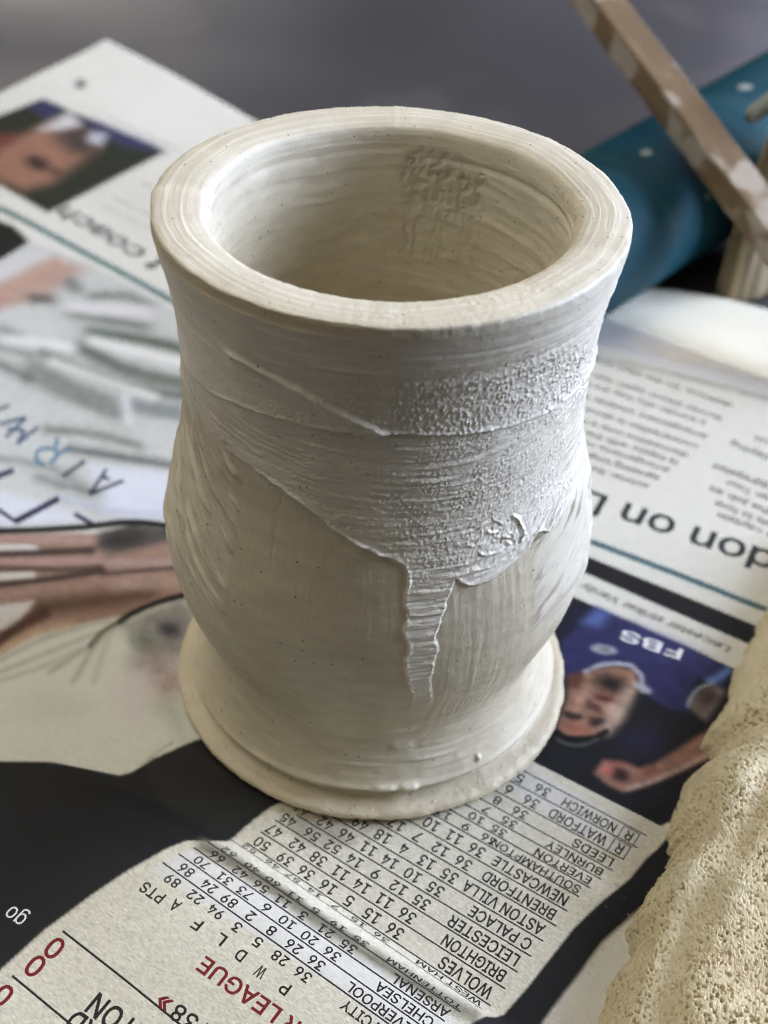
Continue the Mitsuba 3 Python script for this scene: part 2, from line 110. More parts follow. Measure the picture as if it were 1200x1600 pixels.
[[[-105.3,41.7],[-99.2,42.2],[-93.1,42.6],[-87.0,43.1],[-80.8,43.5],[-74.7,43.9],[-68.2,44.3],[-61.6,44.5],[-55.1,44.7],[-52.9,36.3],[-50.7,28.1],[-48.6,20.3],[-53.0,18.7],[-57.4,17.0],[-62.2,13.3],[-66.4,11.8],[-70.5,10.3],[-74.7,8.8],[-79.5,6.8],[-84.3,4.8],[-87.1,1.3],[-89.8,-2.2],[-92.6,-5.6],[-94.5,1.5],[-96.5,9.0],[-98.6,16.8],[-100.8,24.9],[-103.0,33.2]],[160,130,115],1.21,1.0],
[[[-75.4,44.7],[-71.5,46.9],[-67.5,49.0],[-61.2,48.2],[-54.9,47.4],[-54.3,43.0],[-59.4,40.5],[-64.4,38.1],[-67.6,37.1],[-70.8,36.0],[-75.8,38.3]],[96,92,86],2.18,1.0],
[[[-63.7,43.8],[-63.9,42.5],[-64.9,41.1],[-66.7,39.9],[-68.8,39.2],[-70.9,39.1],[-72.5,39.6],[-73.4,40.5],[-73.2,41.8],[-72.2,43.2],[-70.4,44.5],[-68.3,45.2],[-66.2,45.3],[-64.6,44.8]],[74,72,66],2.61,1.0],
[[[-102.9,41.4],[-88.7,43.2],[-79.3,44.8],[-70.1,47.4],[-65.4,47.7],[-60.5,47.3],[-55.5,46.3],[-55.1,46.4],[-54.8,46.8],[-54.7,47.4],[-54.8,48.1],[-55.1,48.7],[-55.6,48.9],[-60.7,49.9],[-65.7,50.4],[-70.7,50.1],[-80.0,47.4],[-94.1,45.0],[-103.6,44.0],[-103.9,43.7],[-104.1,43.3],[-104.1,42.6],[-103.8,42.0],[-103.4,41.6]],[43,43,39],0.66,1],
[[[-76.7,39.6],[-76.3,39.8],[-76.0,40.4],[-76.0,41.1],[-76.3,41.8],[-76.7,42.3],[-77.3,42.5],[-102.8,41.2],[-103.3,41.0],[-103.5,40.5],[-103.4,39.7],[-103.1,39.0],[-102.6,38.6],[-102.1,38.4]],[176,144,134],1.07,0.9],
[[[-101.7,35.1],[-93.1,35.7],[-91.0,35.4],[-90.6,35.5],[-90.3,35.9],[-90.3,36.5],[-90.5,37.1],[-90.8,37.6],[-93.6,38.2],[-101.9,37.5],[-102.3,37.3],[-102.4,36.8],[-102.4,36.1],[-102.1,35.5]],[214,210,204],0.64,0.9],
[[[-75.8,35.6],[-75.4,35.9],[-75.2,36.4],[-75.3,37.1],[-75.5,37.8],[-76.0,38.2],[-76.5,38.4],[-101.2,34.8],[-101.6,34.5],[-101.8,34.0],[-101.7,33.3],[-101.4,32.7],[-100.9,32.2],[-100.4,32.1]],[84,70,63],1.07,0.9],
[[[-73.3,31.1],[-72.8,31.4],[-72.5,32.0],[-72.5,32.8],[-72.8,33.6],[-73.3,34.1],[-73.9,34.3],[-100.5,32.3],[-101.0,32.1],[-101.2,31.5],[-101.2,30.7],[-100.8,29.9],[-100.3,29.4],[-99.7,29.2]],[178,146,138],1.04,0.9],
[[[-99.2,27.2],[-83.0,27.8],[-77.5,28.4],[-72.3,29.5],[-72.0,29.7],[-71.8,30.2],[-71.9,30.7],[-72.1,31.3],[-72.5,31.6],[-72.9,31.7],[-78.1,30.6],[-83.5,30.0],[-99.8,29.5],[-100.1,29.3],[-100.3,28.9],[-100.2,28.3],[-100.0,27.8],[-99.6,27.4]],[109,87,79],1.03,0.9],
[[[-89.1,24.9],[-88.7,25.1],[-88.5,25.6],[-88.6,26.3],[-88.9,27.0],[-89.3,27.4],[-89.8,27.6],[-99.1,26.7],[-99.5,26.5],[-99.7,26.0],[-99.6,25.3],[-99.3,24.6],[-98.8,24.2],[-98.3,24.0]],[212,206,198],0.62,0.9],
[[[-97.4,20.8],[-81.8,24.7],[-71.4,28.1],[-71.1,28.4],[-70.9,28.9],[-71.0,29.5],[-71.3,30.1],[-71.7,30.4],[-72.1,30.4],[-82.5,27.0],[-98.2,23.1],[-98.5,22.9],[-98.7,22.4],[-98.6,21.8],[-98.3,21.2],[-97.8,20.9]],[84,67,59],1.02,0.9],
[[[-51.9,31.0],[-51.5,31.5],[-51.5,31.8],[-51.9,32.4],[-52.2,32.4],[-71.7,28.6],[-71.9,28.4],[-72.0,27.8],[-71.6,27.2],[-71.3,27.2]],[90,76,70],1.03,0.9],
[[[-53.3,32.7],[-52.8,33.0],[-52.6,33.5],[-52.5,34.2],[-52.8,34.9],[-53.2,35.4],[-53.7,35.5],[-71.5,33.6],[-72.0,33.4],[-72.2,32.8],[-72.2,32.1],[-71.9,31.4],[-71.4,30.9],[-70.9,30.8]],[172,148,140],1.04,0.9],
[[[-79.7,12.7],[-70.7,14.8],[-66.2,16.1],[-57.3,19.6],[-56.5,20.4],[-56.1,21.9],[-56.3,23.5],[-57.1,24.9],[-58.2,25.7],[-59.4,25.7],[-68.1,22.1],[-72.5,20.8],[-81.4,18.7],[-86.0,17.9],[-86.9,17.3],[-87.4,16.1],[-87.2,14.5],[-86.5,13.1],[-85.4,12.1],[-84.3,11.9]],[113,84,68],3.15,0.9],
[[[-50.8,24.5],[-50.1,25.0],[-49.6,25.9],[-49.7,27.2],[-50.1,28.3],[-50.9,29.1],[-51.8,29.3],[-66.9,26.7],[-67.7,26.2],[-68.0,25.3],[-68.0,24.1],[-67.5,22.9],[-66.7,22.2],[-65.8,22.0]],[176,150,136],2.85,0.9],
[[[-97.9,14.1],[-92.3,15.5],[-86.7,16.9],[-88.0,12.1],[-89.2,7.5],[-92.3,6.3],[-95.5,5.2]],[206,200,192],0.97,1.0],
[[[-89.6,2.6],[-88.0,5.0],[-86.2,7.1],[-84.2,9.1],[-81.9,10.8],[-81.5,11.5],[-81.4,12.6],[-81.8,13.7],[-82.5,14.5],[-83.3,14.9],[-84.1,14.7],[-86.4,12.8],[-88.5,10.7],[-90.6,8.3],[-92.3,5.6],[-93.7,2.9],[-93.9,2.0],[-93.7,0.9],[-93.1,-0.0],[-92.3,-0.5],[-91.5,-0.6],[-91.0,-0.1]],[99,65,49],1.52,0.9],
[[[-88.2,-0.1],[-85.5,2.7],[-82.4,4.8],[-79.1,6.5],[-75.3,7.8],[-75.0,8.2],[-74.8,8.7],[-74.9,9.4],[-75.3,10.0],[-75.7,10.4],[-76.2,10.4],[-80.0,9.1],[-83.6,7.2],[-86.8,5.0],[-89.7,2.0],[-92.1,-1.5],[-92.3,-2.0],[-92.2,-2.6],[-91.9,-3.2],[-91.4,-3.6],[-90.9,-3.7],[-90.5,-3.4]],[190,158,130],1.87,0.9],
[[[-92.9,-4.3],[-90.3,-2.4],[-87.4,1.2],[-84.3,4.8],[-79.5,6.9],[-74.7,9.0],[-70.6,10.5],[-66.4,11.9],[-62.2,13.3],[-57.9,15.9],[-53.6,18.4],[-49.3,21.0],[-46.9,15.5],[-44.5,10.2],[-43.6,2.4],[-42.8,-5.2],[-41.9,-12.5],[-41.1,-19.5],[-40.4,-26.2],[-44.4,-29.4],[-48.4,-32.5],[-52.3,-35.6],[-55.0,-36.7],[-59.2,-35.7],[-63.6,-34.7],[-67.9,-33.7],[-72.6,-33.8],[-77.3,-33.9],[-82.1,-33.9],[-84.9,-34.1],[-86.8,-27.1],[-88.7,-19.8],[-90.8,-12.1]],[222,221,211],0.53,1.0],
[[[-88.1,0.0],[-85.1,2.7],[-81.8,4.8],[-78.2,6.5],[-74.3,7.8],[-73.9,8.5],[-74.0,8.9],[-74.2,9.4],[-75.0,9.7],[-78.9,8.4],[-82.6,6.6],[-86.0,4.4],[-89.1,1.6],[-91.9,-1.7],[-92.0,-2.1],[-91.8,-3.0],[-91.4,-3.3],[-90.8,-3.2]],[200,176,150],1.87,0.7],
[[[-66.0,7.8],[-71.6,0.3],[-77.5,-6.3],[-77.5,-6.8],[-77.4,-7.0],[-77.3,-7.2],[-76.9,-7.1],[-74.0,-3.9],[-68.2,3.2],[-62.6,11.0],[-62.5,11.5],[-62.7,11.7],[-62.8,11.9],[-63.2,11.8]],[146,145,126],1.3,0.8],
[[[-68.1,6.2],[-71.4,-9.2],[-71.3,-9.7],[-71.1,-9.9],[-70.7,-9.9],[-70.6,-9.7],[-67.3,5.6],[-67.4,6.2],[-67.6,6.4],[-68.0,6.4]],[150,148,130],1.28,0.8],
[[[-64.1,11.1],[-78.7,0.4],[-89.3,-7.0],[-89.4,-7.2],[-89.3,-7.7],[-88.9,-8.0],[-88.7,-8.0],[-74.5,1.9],[-63.5,10.1],[-63.4,10.5],[-63.5,10.8],[-63.6,11.1]],[172,172,154],1.3,0.8],
[[[-70.8,10.1],[-75.2,8.0],[-79.3,5.7],[-83.2,3.0],[-86.8,-0.2],[-90.2,-3.7],[-90.3,-3.9],[-90.1,-4.4],[-89.8,-4.6],[-89.6,-4.5],[-86.3,-1.0],[-82.7,2.1],[-78.9,4.7],[-74.8,7.1],[-70.5,9.1],[-65.9,10.7],[-65.7,11.1],[-65.7,11.3],[-66.0,11.7],[-66.2,11.7]],[160,160,142],1.32,0.8],
[[[-74.9,-1.1],[-78.2,-3.7],[-81.5,-6.0],[-85.0,-8.0],[-88.5,-9.7],[-88.7,-10.1],[-88.6,-10.3],[-88.3,-10.6],[-88.1,-10.6],[-84.5,-8.9],[-81.1,-6.8],[-77.7,-4.6],[-74.4,-2.0],[-71.2,0.9],[-71.1,1.3],[-71.2,1.6],[-71.4,1.8],[-71.7,1.8]],[176,174,158],1.27,0.8],
[[[-72.7,7.0],[-77.3,4.4],[-81.7,1.5],[-85.9,-1.6],[-89.8,-5.0],[-89.9,-5.4],[-89.8,-5.7],[-89.4,-5.9],[-89.3,-5.9],[-85.4,-2.5],[-81.2,0.6],[-76.9,3.4],[-72.3,6.0],[-67.6,8.4],[-67.4,8.8],[-67.4,9.0],[-67.8,9.4],[-67.9,9.4]],[224,222,212],1.31,0.8],
[[[-65.8,7.7],[-66.5,-2.6],[-66.6,-9.3],[-66.4,-9.9],[-66.2,-10.1],[-65.9,-10.1],[-65.7,-9.6],[-65.5,-3.0],[-64.9,7.3],[-65.1,8.0],[-65.3,8.1],[-65.8,8.0]],[190,190,172],1.28,0.8],
[[[-61.3,0.8],[-59.7,-12.3],[-58.8,-24.6],[-58.5,-25.3],[-58.1,-25.5],[-57.8,-25.4],[-57.5,-24.8],[-58.4,-12.4],[-59.1,-5.9],[-61.0,7.7],[-61.5,8.6],[-61.8,8.7],[-62.4,8.2],[-62.4,7.7]],[226,224,214],1.25,0.8],
[[[-63.7,10.2],[-59.0,13.8],[-54.2,17.4],[-49.3,21.0],[-47.0,15.5],[-44.8,10.2],[-45.7,5.0],[-46.7,-0.1],[-50.0,-0.6],[-53.3,-1.2],[-57.8,0.7],[-61.4,6.3]],[156,156,146],2.66,0.9],
[[[-57.2,12.5],[-51.9,15.1],[-46.6,17.7],[-45.0,10.2],[-46.7,3.5],[-51.9,3.2],[-54.5,7.8]],[132,124,126],4.21,0.8],
[[[-48.5,8.5],[-48.7,7.6],[-49.4,7.0],[-50.4,6.7],[-51.5,6.9],[-52.5,7.5],[-53.2,8.4],[-53.5,9.4],[-53.3,10.3],[-52.6,10.9],[-51.6,11.2],[-50.5,11.0],[-49.5,10.4],[-48.8,9.5]],[88,86,98],2.29,1.0],
[[[-53.8,5.2],[-53.9,4.0],[-54.4,2.9],[-55.4,2.3],[-56.5,2.3],[-57.7,2.8],[-58.6,3.7],[-59.1,5.0],[-59.0,6.2],[-58.5,7.3],[-57.5,7.9],[-56.3,8.0],[-55.2,7.5],[-54.3,6.5]],[130,136,126],3.01,1.0],
[[[-59.1,-0.8],[-56.0,0.8],[-52.8,2.4],[-47.5,-1.6],[-46.5,-8.4],[-52.3,-7.4],[-57.8,-4.9]],[142,114,120],4.37,0.7],
[[[-45.0,-9.7],[-45.1,-11.4],[-46.0,-12.9],[-47.4,-13.7],[-49.0,-13.8],[-50.6,-13.1],[-51.9,-11.8],[-52.6,-10.1],[-52.5,-8.3],[-51.7,-6.9],[-50.3,-6.0],[-48.6,-5.9],[-46.9,-6.6],[-45.7,-8.0]],[176,144,142],4.6,0.8],
[[[-52.3,-16.1],[-49.1,-14.2],[-45.9,-12.4],[-43.6,-17.5],[-42.7,-21.7],[-41.9,-25.7],[-46.0,-21.5],[-49.1,-18.8]],[176,186,168],3.42,0.7],
[[[-51.3,-13.4],[-51.1,-16.8],[-51.7,-19.5],[-53.1,-21.1],[-54.8,-21.2],[-56.6,-19.8],[-58.2,-17.2],[-59.2,-13.8],[-59.5,-10.3],[-58.9,-7.5],[-57.5,-5.8],[-55.7,-5.7],[-53.8,-7.2],[-52.2,-9.9]],[216,204,208],5.24,0.6],
[[[-66.0,-17.4],[-66.5,-19.1],[-68.4,-20.6],[-71.3,-21.5],[-74.8,-21.7],[-78.0,-21.2],[-80.5,-20.0],[-81.7,-18.4],[-81.3,-16.7],[-79.5,-15.2],[-76.5,-14.2],[-73.0,-14.0],[-69.6,-14.6],[-67.2,-15.8]],[208,204,194],5.18,0.6],
[[[-44.6,-26.5],[-44.6,-26.2],[-44.9,-26.1],[-49.8,-31.6],[-49.8,-31.9],[-49.5,-31.9]],[170,170,160],0.66,1.0],
[[[-60.9,12.9],[-58.2,15.2],[-55.3,17.2],[-52.2,18.8],[-49.0,20.2],[-48.7,20.5],[-48.6,21.0],[-48.6,21.6],[-48.9,22.0],[-49.3,22.3],[-49.7,22.3],[-53.0,20.9],[-56.1,19.1],[-59.1,17.1],[-61.9,14.8],[-64.5,12.0],[-64.6,11.7],[-64.6,11.1],[-64.5,10.6],[-64.1,10.3],[-63.7,10.2],[-63.4,10.3]],[42,44,36],0.59,1],
[[[-65.1,10.7],[-66.7,9.1],[-68.2,7.2],[-69.2,5.0],[-70.0,2.5],[-69.9,1.9],[-69.7,1.7],[-69.3,1.6],[-69.1,1.8],[-68.4,4.3],[-67.3,6.3],[-66.0,8.1],[-64.5,9.6],[-62.6,10.8],[-62.5,11.0],[-62.5,11.6],[-62.7,11.9],[-63.2,12.0]],[76,76,65],0.76,0.9],
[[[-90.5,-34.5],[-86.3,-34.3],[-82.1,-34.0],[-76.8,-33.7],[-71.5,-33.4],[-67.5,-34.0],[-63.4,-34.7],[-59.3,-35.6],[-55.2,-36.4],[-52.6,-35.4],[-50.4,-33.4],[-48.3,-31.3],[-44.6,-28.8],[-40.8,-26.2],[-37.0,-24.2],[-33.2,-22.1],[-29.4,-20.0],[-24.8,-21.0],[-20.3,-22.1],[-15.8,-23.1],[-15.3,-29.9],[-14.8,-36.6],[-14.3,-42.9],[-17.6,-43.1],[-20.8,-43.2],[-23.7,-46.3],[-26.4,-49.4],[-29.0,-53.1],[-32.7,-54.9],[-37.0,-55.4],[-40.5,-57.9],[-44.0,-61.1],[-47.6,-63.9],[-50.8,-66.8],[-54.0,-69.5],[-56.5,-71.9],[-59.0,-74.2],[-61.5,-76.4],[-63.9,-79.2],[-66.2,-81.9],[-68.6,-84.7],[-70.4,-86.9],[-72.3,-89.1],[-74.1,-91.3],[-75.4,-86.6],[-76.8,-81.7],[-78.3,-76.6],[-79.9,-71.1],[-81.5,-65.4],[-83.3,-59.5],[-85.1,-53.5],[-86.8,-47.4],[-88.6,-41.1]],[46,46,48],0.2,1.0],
[[[-50.5,-33.5],[-47.1,-31.3],[-43.7,-29.1],[-40.3,-26.8],[-35.4,-30.6],[-30.7,-34.3],[-26.0,-38.0],[-21.4,-41.6],[-24.2,-45.1],[-27.0,-48.6],[-29.5,-52.6],[-33.9,-50.6],[-38.5,-47.9],[-43.2,-44.7],[-46.8,-39.1]],[58,58,53],1.25,0.7],  # lighter band: light catching the fold, painted into the black
[[[58.3,46.8],[78.6,36.0],[101.4,22.9],[115.9,14.9],[116.3,14.9],[116.7,15.1],[117.1,15.6],[117.2,16.1],[117.2,16.6],[117.0,16.8],[102.3,24.9],[79.5,38.1],[59.1,49.0],[58.7,49.0],[58.3,48.8],[58.0,48.3],[57.9,47.7],[58.0,47.2]],[92,118,124],0.31,1.0],
[[[50.7,46.4],[56.4,42.6],[61.8,39.4],[67.1,36.3],[72.4,33.2],[77.5,30.2],[82.6,27.2],[87.6,24.2],[92.5,21.2],[97.4,18.4],[101.3,16.1],[105.1,13.9],[108.9,11.7],[107.3,4.7],[102.7,7.3],[98.0,9.8],[93.2,12.3],[88.0,15.5],[82.7,18.8],[77.4,22.2],[71.9,25.6],[66.4,29.1],[60.7,32.6],[55.0,36.2],[50.1,38.9]],[46,46,47],0.3,1.0],
[[[38.0,10.5],[40.1,17.7],[42.2,25.2],[44.5,33.0],[48.2,29.8],[51.9,26.6],[57.4,23.2],[62.8,19.8],[68.1,16.5],[73.3,13.2],[78.5,9.9],[83.6,6.7],[88.5,3.6],[92.1,1.3],[95.7,-1.0],[99.2,-3.3],[95.9,-10.2],[92.8,-16.8],[89.7,-23.3],[86.8,-29.6],[84.0,-35.6],[81.4,-41.0],[78.8,-46.6],[76.2,-52.1],[72.0,-50.0],[67.9,-47.3],[63.9,-44.5],[59.7,-41.9],[55.6,-39.2],[51.3,-36.5],[47.0,-33.8],[42.6,-31.0],[38.1,-28.3],[35.4,-26.7],[32.8,-25.2],[33.7,-18.6],[34.7,-11.7],[35.8,-4.6],[36.8,2.8]],[40,40,44],0.26,1.0],
[[[63.6,-13.9],[67.6,-14.3],[71.5,-14.8],[70.7,-20.0],[69.9,-25.1],[64.9,-25.9],[59.9,-26.7],[56.5,-23.2],[60.0,-18.6]],[56,50,60],5.14,0.6],
[[[57.0,23.5],[62.7,20.1],[68.3,16.8],[73.8,13.5],[79.2,10.2],[83.8,6.7],[88.3,3.1],[85.3,-2.9],[80.1,0.0],[76.7,-4.6],[75.6,-11.4],[71.2,-10.4],[67.1,-7.1],[65.2,-2.4],[64.7,1.8],[59.7,3.6],[53.8,2.6],[50.9,0.0],[48.0,-2.6],[45.1,2.9],[47.7,11.0],[51.4,16.4],[54.2,20.0]],[64,62,112],0.94,1.0],
[[[45.6,12.4],[48.6,18.6],[51.6,25.0],[54.8,22.8],[53.1,17.3],[48.9,12.6]],[40,42,64],1.58,1.0],
[[[53.1,17.3],[57.5,22.9],[60.6,20.7],[57.3,16.0]],[94,116,176],2.38,0.9],
[[[65.7,17.9],[69.8,15.6],[73.7,13.3],[77.7,10.9],[79.8,7.8],[82.0,4.7],[77.5,5.4],[73.0,6.2],[68.6,7.0],[67.2,12.4]],[88,86,150],4.61,0.5],
[[[49.1,9.6],[55.3,12.1],[56.6,4.9],[51.6,2.5]],[60,60,112],3.8,0.7],
[[[68.7,4.1],[74.5,4.3],[74.1,-2.0],[73.6,-8.1],[69.2,-7.0],[68.9,-1.5]],[60,58,112],3.7,0.7],
[[[81.2,-1.0],[84.4,1.2],[87.5,3.5],[88.4,2.4],[83.3,-2.4]],[104,136,196],1.12,1.0],
[[[60.8,7.8],[60.3,7.1],[59.3,6.7],[57.9,6.6],[56.5,6.8],[55.3,7.3],[54.5,7.9],[54.3,8.7],[54.8,9.3],[55.8,9.8],[57.2,9.9],[58.6,9.7],[59.8,9.2],[60.6,8.5]],[156,158,168],0.76,1.0],
[[[59.1,8.0],[58.9,7.6],[58.4,7.4],[57.7,7.3],[57.0,7.4],[56.4,7.7],[56.1,8.0],[56.0,8.4],[56.2,8.8],[56.7,9.0],[57.4,9.1],[58.1,9.0],[58.7,8.8],[59.0,8.4]],[120,130,120],0.76,1.0],
[[[56.0,2.3],[59.8,3.1],[63.4,2.7],[65.4,-0.3],[65.0,-5.2],[65.2,-5.6],[65.6,-5.6],[65.7,-5.4],[66.2,0.0],[66.1,0.4],[63.9,3.6],[59.9,4.2],[55.9,3.3],[52.1,0.9],[51.9,0.7],[51.8,0.2],[52.1,-0.1],[52.3,-0.0]],[186,186,192],0.93,1.0],
[[[51.4,-0.4],[55.2,1.6],[59.5,2.6],[64.2,1.7],[64.7,-1.7],[64.0,-5.2],[61.2,-9.4],[59.0,-14.8],[54.4,-19.8],[49.3,-21.3],[44.9,-20.2],[43.8,-16.8],[46.4,-9.5],[47.4,-5.4]],[158,120,98],1.07,1.0],
[[[47.1,-1.2],[50.4,0.3],[51.7,-1.7],[49.8,-5.2],[47.5,-5.3]],[120,76,62],1.1,1.0],
[[[54.0,-2.3],[57.2,0.1],[60.9,-1.6],[61.2,-5.3],[58.0,-6.2],[55.6,-4.6]],[46,36,33],2.56,1.0],
[[[51.6,-9.7],[53.6,-12.4],[54.1,-12.2],[54.2,-11.9],[54.2,-11.3],[52.4,-8.7],[52.2,-8.5],[51.7,-8.7],[51.5,-9.0]],[120,84,72],1.06,1.0],
[[[55.5,-13.3],[55.9,-13.1],[55.9,-12.6],[54.2,-11.4],[53.8,-11.5],[53.8,-12.1]],[110,74,62],1.06,0.8],
[[[49.5,-13.6],[49.8,-13.3],[49.6,-13.0],[46.1,-12.5],[45.9,-12.8],[46.0,-13.1]],[60,46,40],0.88,0.9],
[[[55.4,-14.9],[55.7,-14.6],[55.5,-14.3],[51.8,-13.8],[51.5,-14.1],[51.7,-14.4]],[60,46,40],0.87,0.9],
[[[56.0,-6.8],[58.8,-10.8],[59.3,-10.6],[59.6,-10.0],[59.5,-9.7],[56.8,-5.8],[56.6,-5.6],[56.1,-5.8],[55.9,-6.1]],[120,88,72],2.15,0.6],
[[[58.0,-8.5],[57.6,-8.9],[56.9,-9.0],[56.0,-9.0],[55.0,-8.8],[54.1,-8.4],[53.6,-7.9],[53.5,-7.4],[53.8,-7.1],[54.5,-6.9],[55.5,-6.9],[56.5,-7.2],[57.3,-7.6],[57.8,-8.1]],[120,62,60],1.07,1.0],
[[[54.3,-10.7],[54.1,-11.1],[53.7,-11.4],[53.1,-11.6],[52.5,-11.6],[51.9,-11.5],[51.5,-11.2],[51.4,-10.9],[51.6,-10.5],[52.0,-10.2],[52.6,-10.0],[53.3,-10.0],[53.8,-10.1],[54.2,-10.4]],[120,80,72],0.89,1.0],
[[[49.7,-14.2],[49.4,-14.6],[48.8,-14.9],[48.0,-15.0],[47.1,-14.8],[46.3,-14.5],[45.9,-14.0],[45.8,-13.5],[46.1,-13.1],[46.7,-12.8],[47.5,-12.8],[48.4,-12.9],[49.2,-13.3],[49.6,-13.7]],[60,46,42],1.05,1.0],
[[[55.4,-15.2],[55.2,-15.7],[54.6,-16.2],[53.8,-16.6],[52.9,-16.7],[52.1,-16.6],[51.5,-16.3],[51.3,-15.9],[51.5,-15.4],[52.1,-14.9],[53.0,-14.6],[53.9,-14.4],[54.7,-14.5],[55.2,-14.8]],[56,46,42],1.04,1.0],
[[[51.6,-17.8],[51.1,-18.6],[50.1,-19.2],[48.6,-19.5],[47.1,-19.4],[45.8,-18.9],[44.9,-18.2],[44.7,-17.3],[45.2,-16.5],[46.2,-15.9],[47.7,-15.6],[49.2,-15.7],[50.6,-16.2],[51.4,-16.9]],[172,104,84],2.07,0.8],
[[[60.1,-8.4],[59.0,-10.7],[57.8,-12.9],[56.4,-14.8],[54.6,-16.7],[54.3,-17.2],[54.2,-17.8],[54.4,-18.3],[54.7,-18.6],[55.2,-18.7],[55.7,-18.4],[57.5,-16.3],[59.2,-14.1],[60.5,-11.7],[61.7,-9.0],[62.7,-6.3],[62.8,-5.7],[62.6,-5.1],[62.3,-4.8],[61.8,-4.8],[61.3,-5.1],[61.0,-5.7]],[190,172,156],2.47,0.8],
[[[48.1,-11.7],[48.1,-12.6],[48.4,-12.8],[48.7,-12.8],[49.3,-12.3],[51.3,-6.8],[51.3,-5.9],[51.1,-5.7],[50.7,-5.7],[50.1,-6.3]],[196,150,128],1.42,0.7],
[[[58.9,-11.5],[58.6,-12.4],[58.1,-13.1],[57.5,-13.5],[56.8,-13.5],[56.2,-13.2],[55.9,-12.5],[55.8,-11.6],[56.1,-10.8],[56.6,-10.1],[57.2,-9.6],[57.9,-9.6],[58.5,-10.0],[58.8,-10.6]],[205,180,160],1.77,0.6],
[[[44.9,-21.6],[47.7,-22.0],[50.2,-21.8],[52.7,-21.3],[55.5,-19.0],[55.8,-18.6],[55.9,-18.0],[55.8,-17.5],[55.5,-17.2],[55.1,-17.1],[54.7,-17.3],[52.5,-19.2],[50.4,-19.6],[47.9,-19.8],[45.8,-19.6],[43.8,-18.1],[43.4,-18.0],[42.9,-18.1],[42.6,-18.6],[42.4,-19.1],[42.5,-19.6],[42.8,-20.0]],[30,28,28],0.68,1.0],
[[[45.2,-22.4],[47.0,-22.9],[48.9,-22.7],[50.9,-22.0],[52.9,-20.7],[53.0,-20.5],[53.0,-20.3],[52.8,-20.3],[50.8,-21.6],[48.9,-22.2],[47.1,-22.4],[45.4,-21.9],[43.7,-20.7],[43.5,-20.8],[43.5,-21.2]],[110,110,106],0.85,1.0],
[[[63.7,-3.8],[66.8,-5.8],[67.3,-5.4],[67.4,-5.0],[67.2,-4.4],[64.4,-2.5],[64.1,-2.4],[63.6,-2.8],[63.5,-3.2]],[180,180,186],1.1,1.0],
[[[66.9,-20.8],[66.3,-22.1],[65.2,-23.1],[63.6,-23.7],[62.0,-23.8],[60.5,-23.3],[59.6,-22.3],[59.4,-21.1],[60.0,-19.9],[61.1,-18.8],[62.7,-18.2],[64.4,-18.1],[65.8,-18.6],[66.7,-19.6]],[50,48,84],4.09,0.8],
[[[53.6,-26.5],[58.0,-26.9],[61.6,-28.5],[64.7,-27.4],[69.3,-24.1],[73.9,-20.6],[78.7,-17.1],[78.4,-21.0],[78.3,-24.8],[73.9,-27.2],[69.7,-29.6],[65.5,-31.9],[60.9,-33.9],[56.9,-35.5],[53.8,-33.6],[51.0,-30.5]],[160,118,102],1.0,1.0],
[[[58.7,-31.6],[58.1,-32.1],[57.4,-32.4],[56.5,-32.3],[55.6,-31.8],[55.0,-31.0],[54.8,-30.2],[54.9,-29.4],[55.4,-28.8],[56.2,-28.6],[57.1,-28.7],[58.0,-29.2],[58.6,-29.9],[58.8,-30.8]],[70,42,40],1.31,1.0],
[[[55.7,-29.3],[55.5,-30.0],[55.0,-30.5],[54.4,-30.8],[53.8,-30.8],[53.2,-30.6],[52.9,-30.1],[52.8,-29.5],[53.0,-28.8],[53.5,-28.3],[54.1,-28.0],[54.8,-28.0],[55.3,-28.2],[55.7,-28.7]],[186,110,100],1.32,1.0],
[[[64.5,-29.3],[64.3,-29.7],[64.0,-30.1],[63.5,-30.4],[63.1,-30.4],[62.7,-30.2],[62.4,-29.8],[62.4,-29.3],[62.6,-28.9],[62.9,-28.5],[63.4,-28.2],[63.8,-28.2],[64.2,-28.4],[64.5,-28.8]],[150,84,76],1.32,1.0],
[[[62.0,-33.3],[66.0,-31.4],[70.0,-29.2],[74.0,-26.8],[78.0,-24.2],[78.2,-23.7],[77.9,-23.5],[73.8,-26.2],[69.8,-28.6],[65.9,-30.7],[61.9,-32.6],[57.9,-34.3],[57.7,-34.7],[58.0,-35.0]],[204,180,168],0.99,0.8],
[[[58.8,-27.7],[59.2,-27.4],[59.0,-27.0],[54.1,-26.6],[53.8,-27.0],[54.0,-27.3]],[150,80,72],0.67,0.8],
[[[75.6,-8.4],[79.3,-4.5],[83.9,-2.3],[85.6,-4.2],[81.2,-11.2],[79.0,-14.0],[76.4,-11.0]],[124,108,102],1.08,1.0],
[[[76.9,-7.2],[78.1,-5.4],[79.3,-4.1],[80.9,-3.1],[82.9,-2.4],[83.2,-2.1],[83.2,-1.6],[82.9,-1.5],[80.8,-2.2],[79.1,-3.3],[77.7,-4.7],[76.3,-6.9],[75.4,-9.3],[75.4,-9.7],[75.5,-9.8],[75.9,-9.7],[76.0,-9.5]],[150,158,168],0.55,1.0],
[[[83.1,-6.4],[82.7,-7.3],[82.0,-8.0],[81.1,-8.4],[80.2,-8.5],[79.5,-8.1],[79.0,-7.4],[79.0,-6.6],[79.3,-5.7],[80.0,-4.9],[80.9,-4.5],[81.9,-4.4],[82.6,-4.8],[83.1,-5.5]],[90,72,68],1.81,1.0],
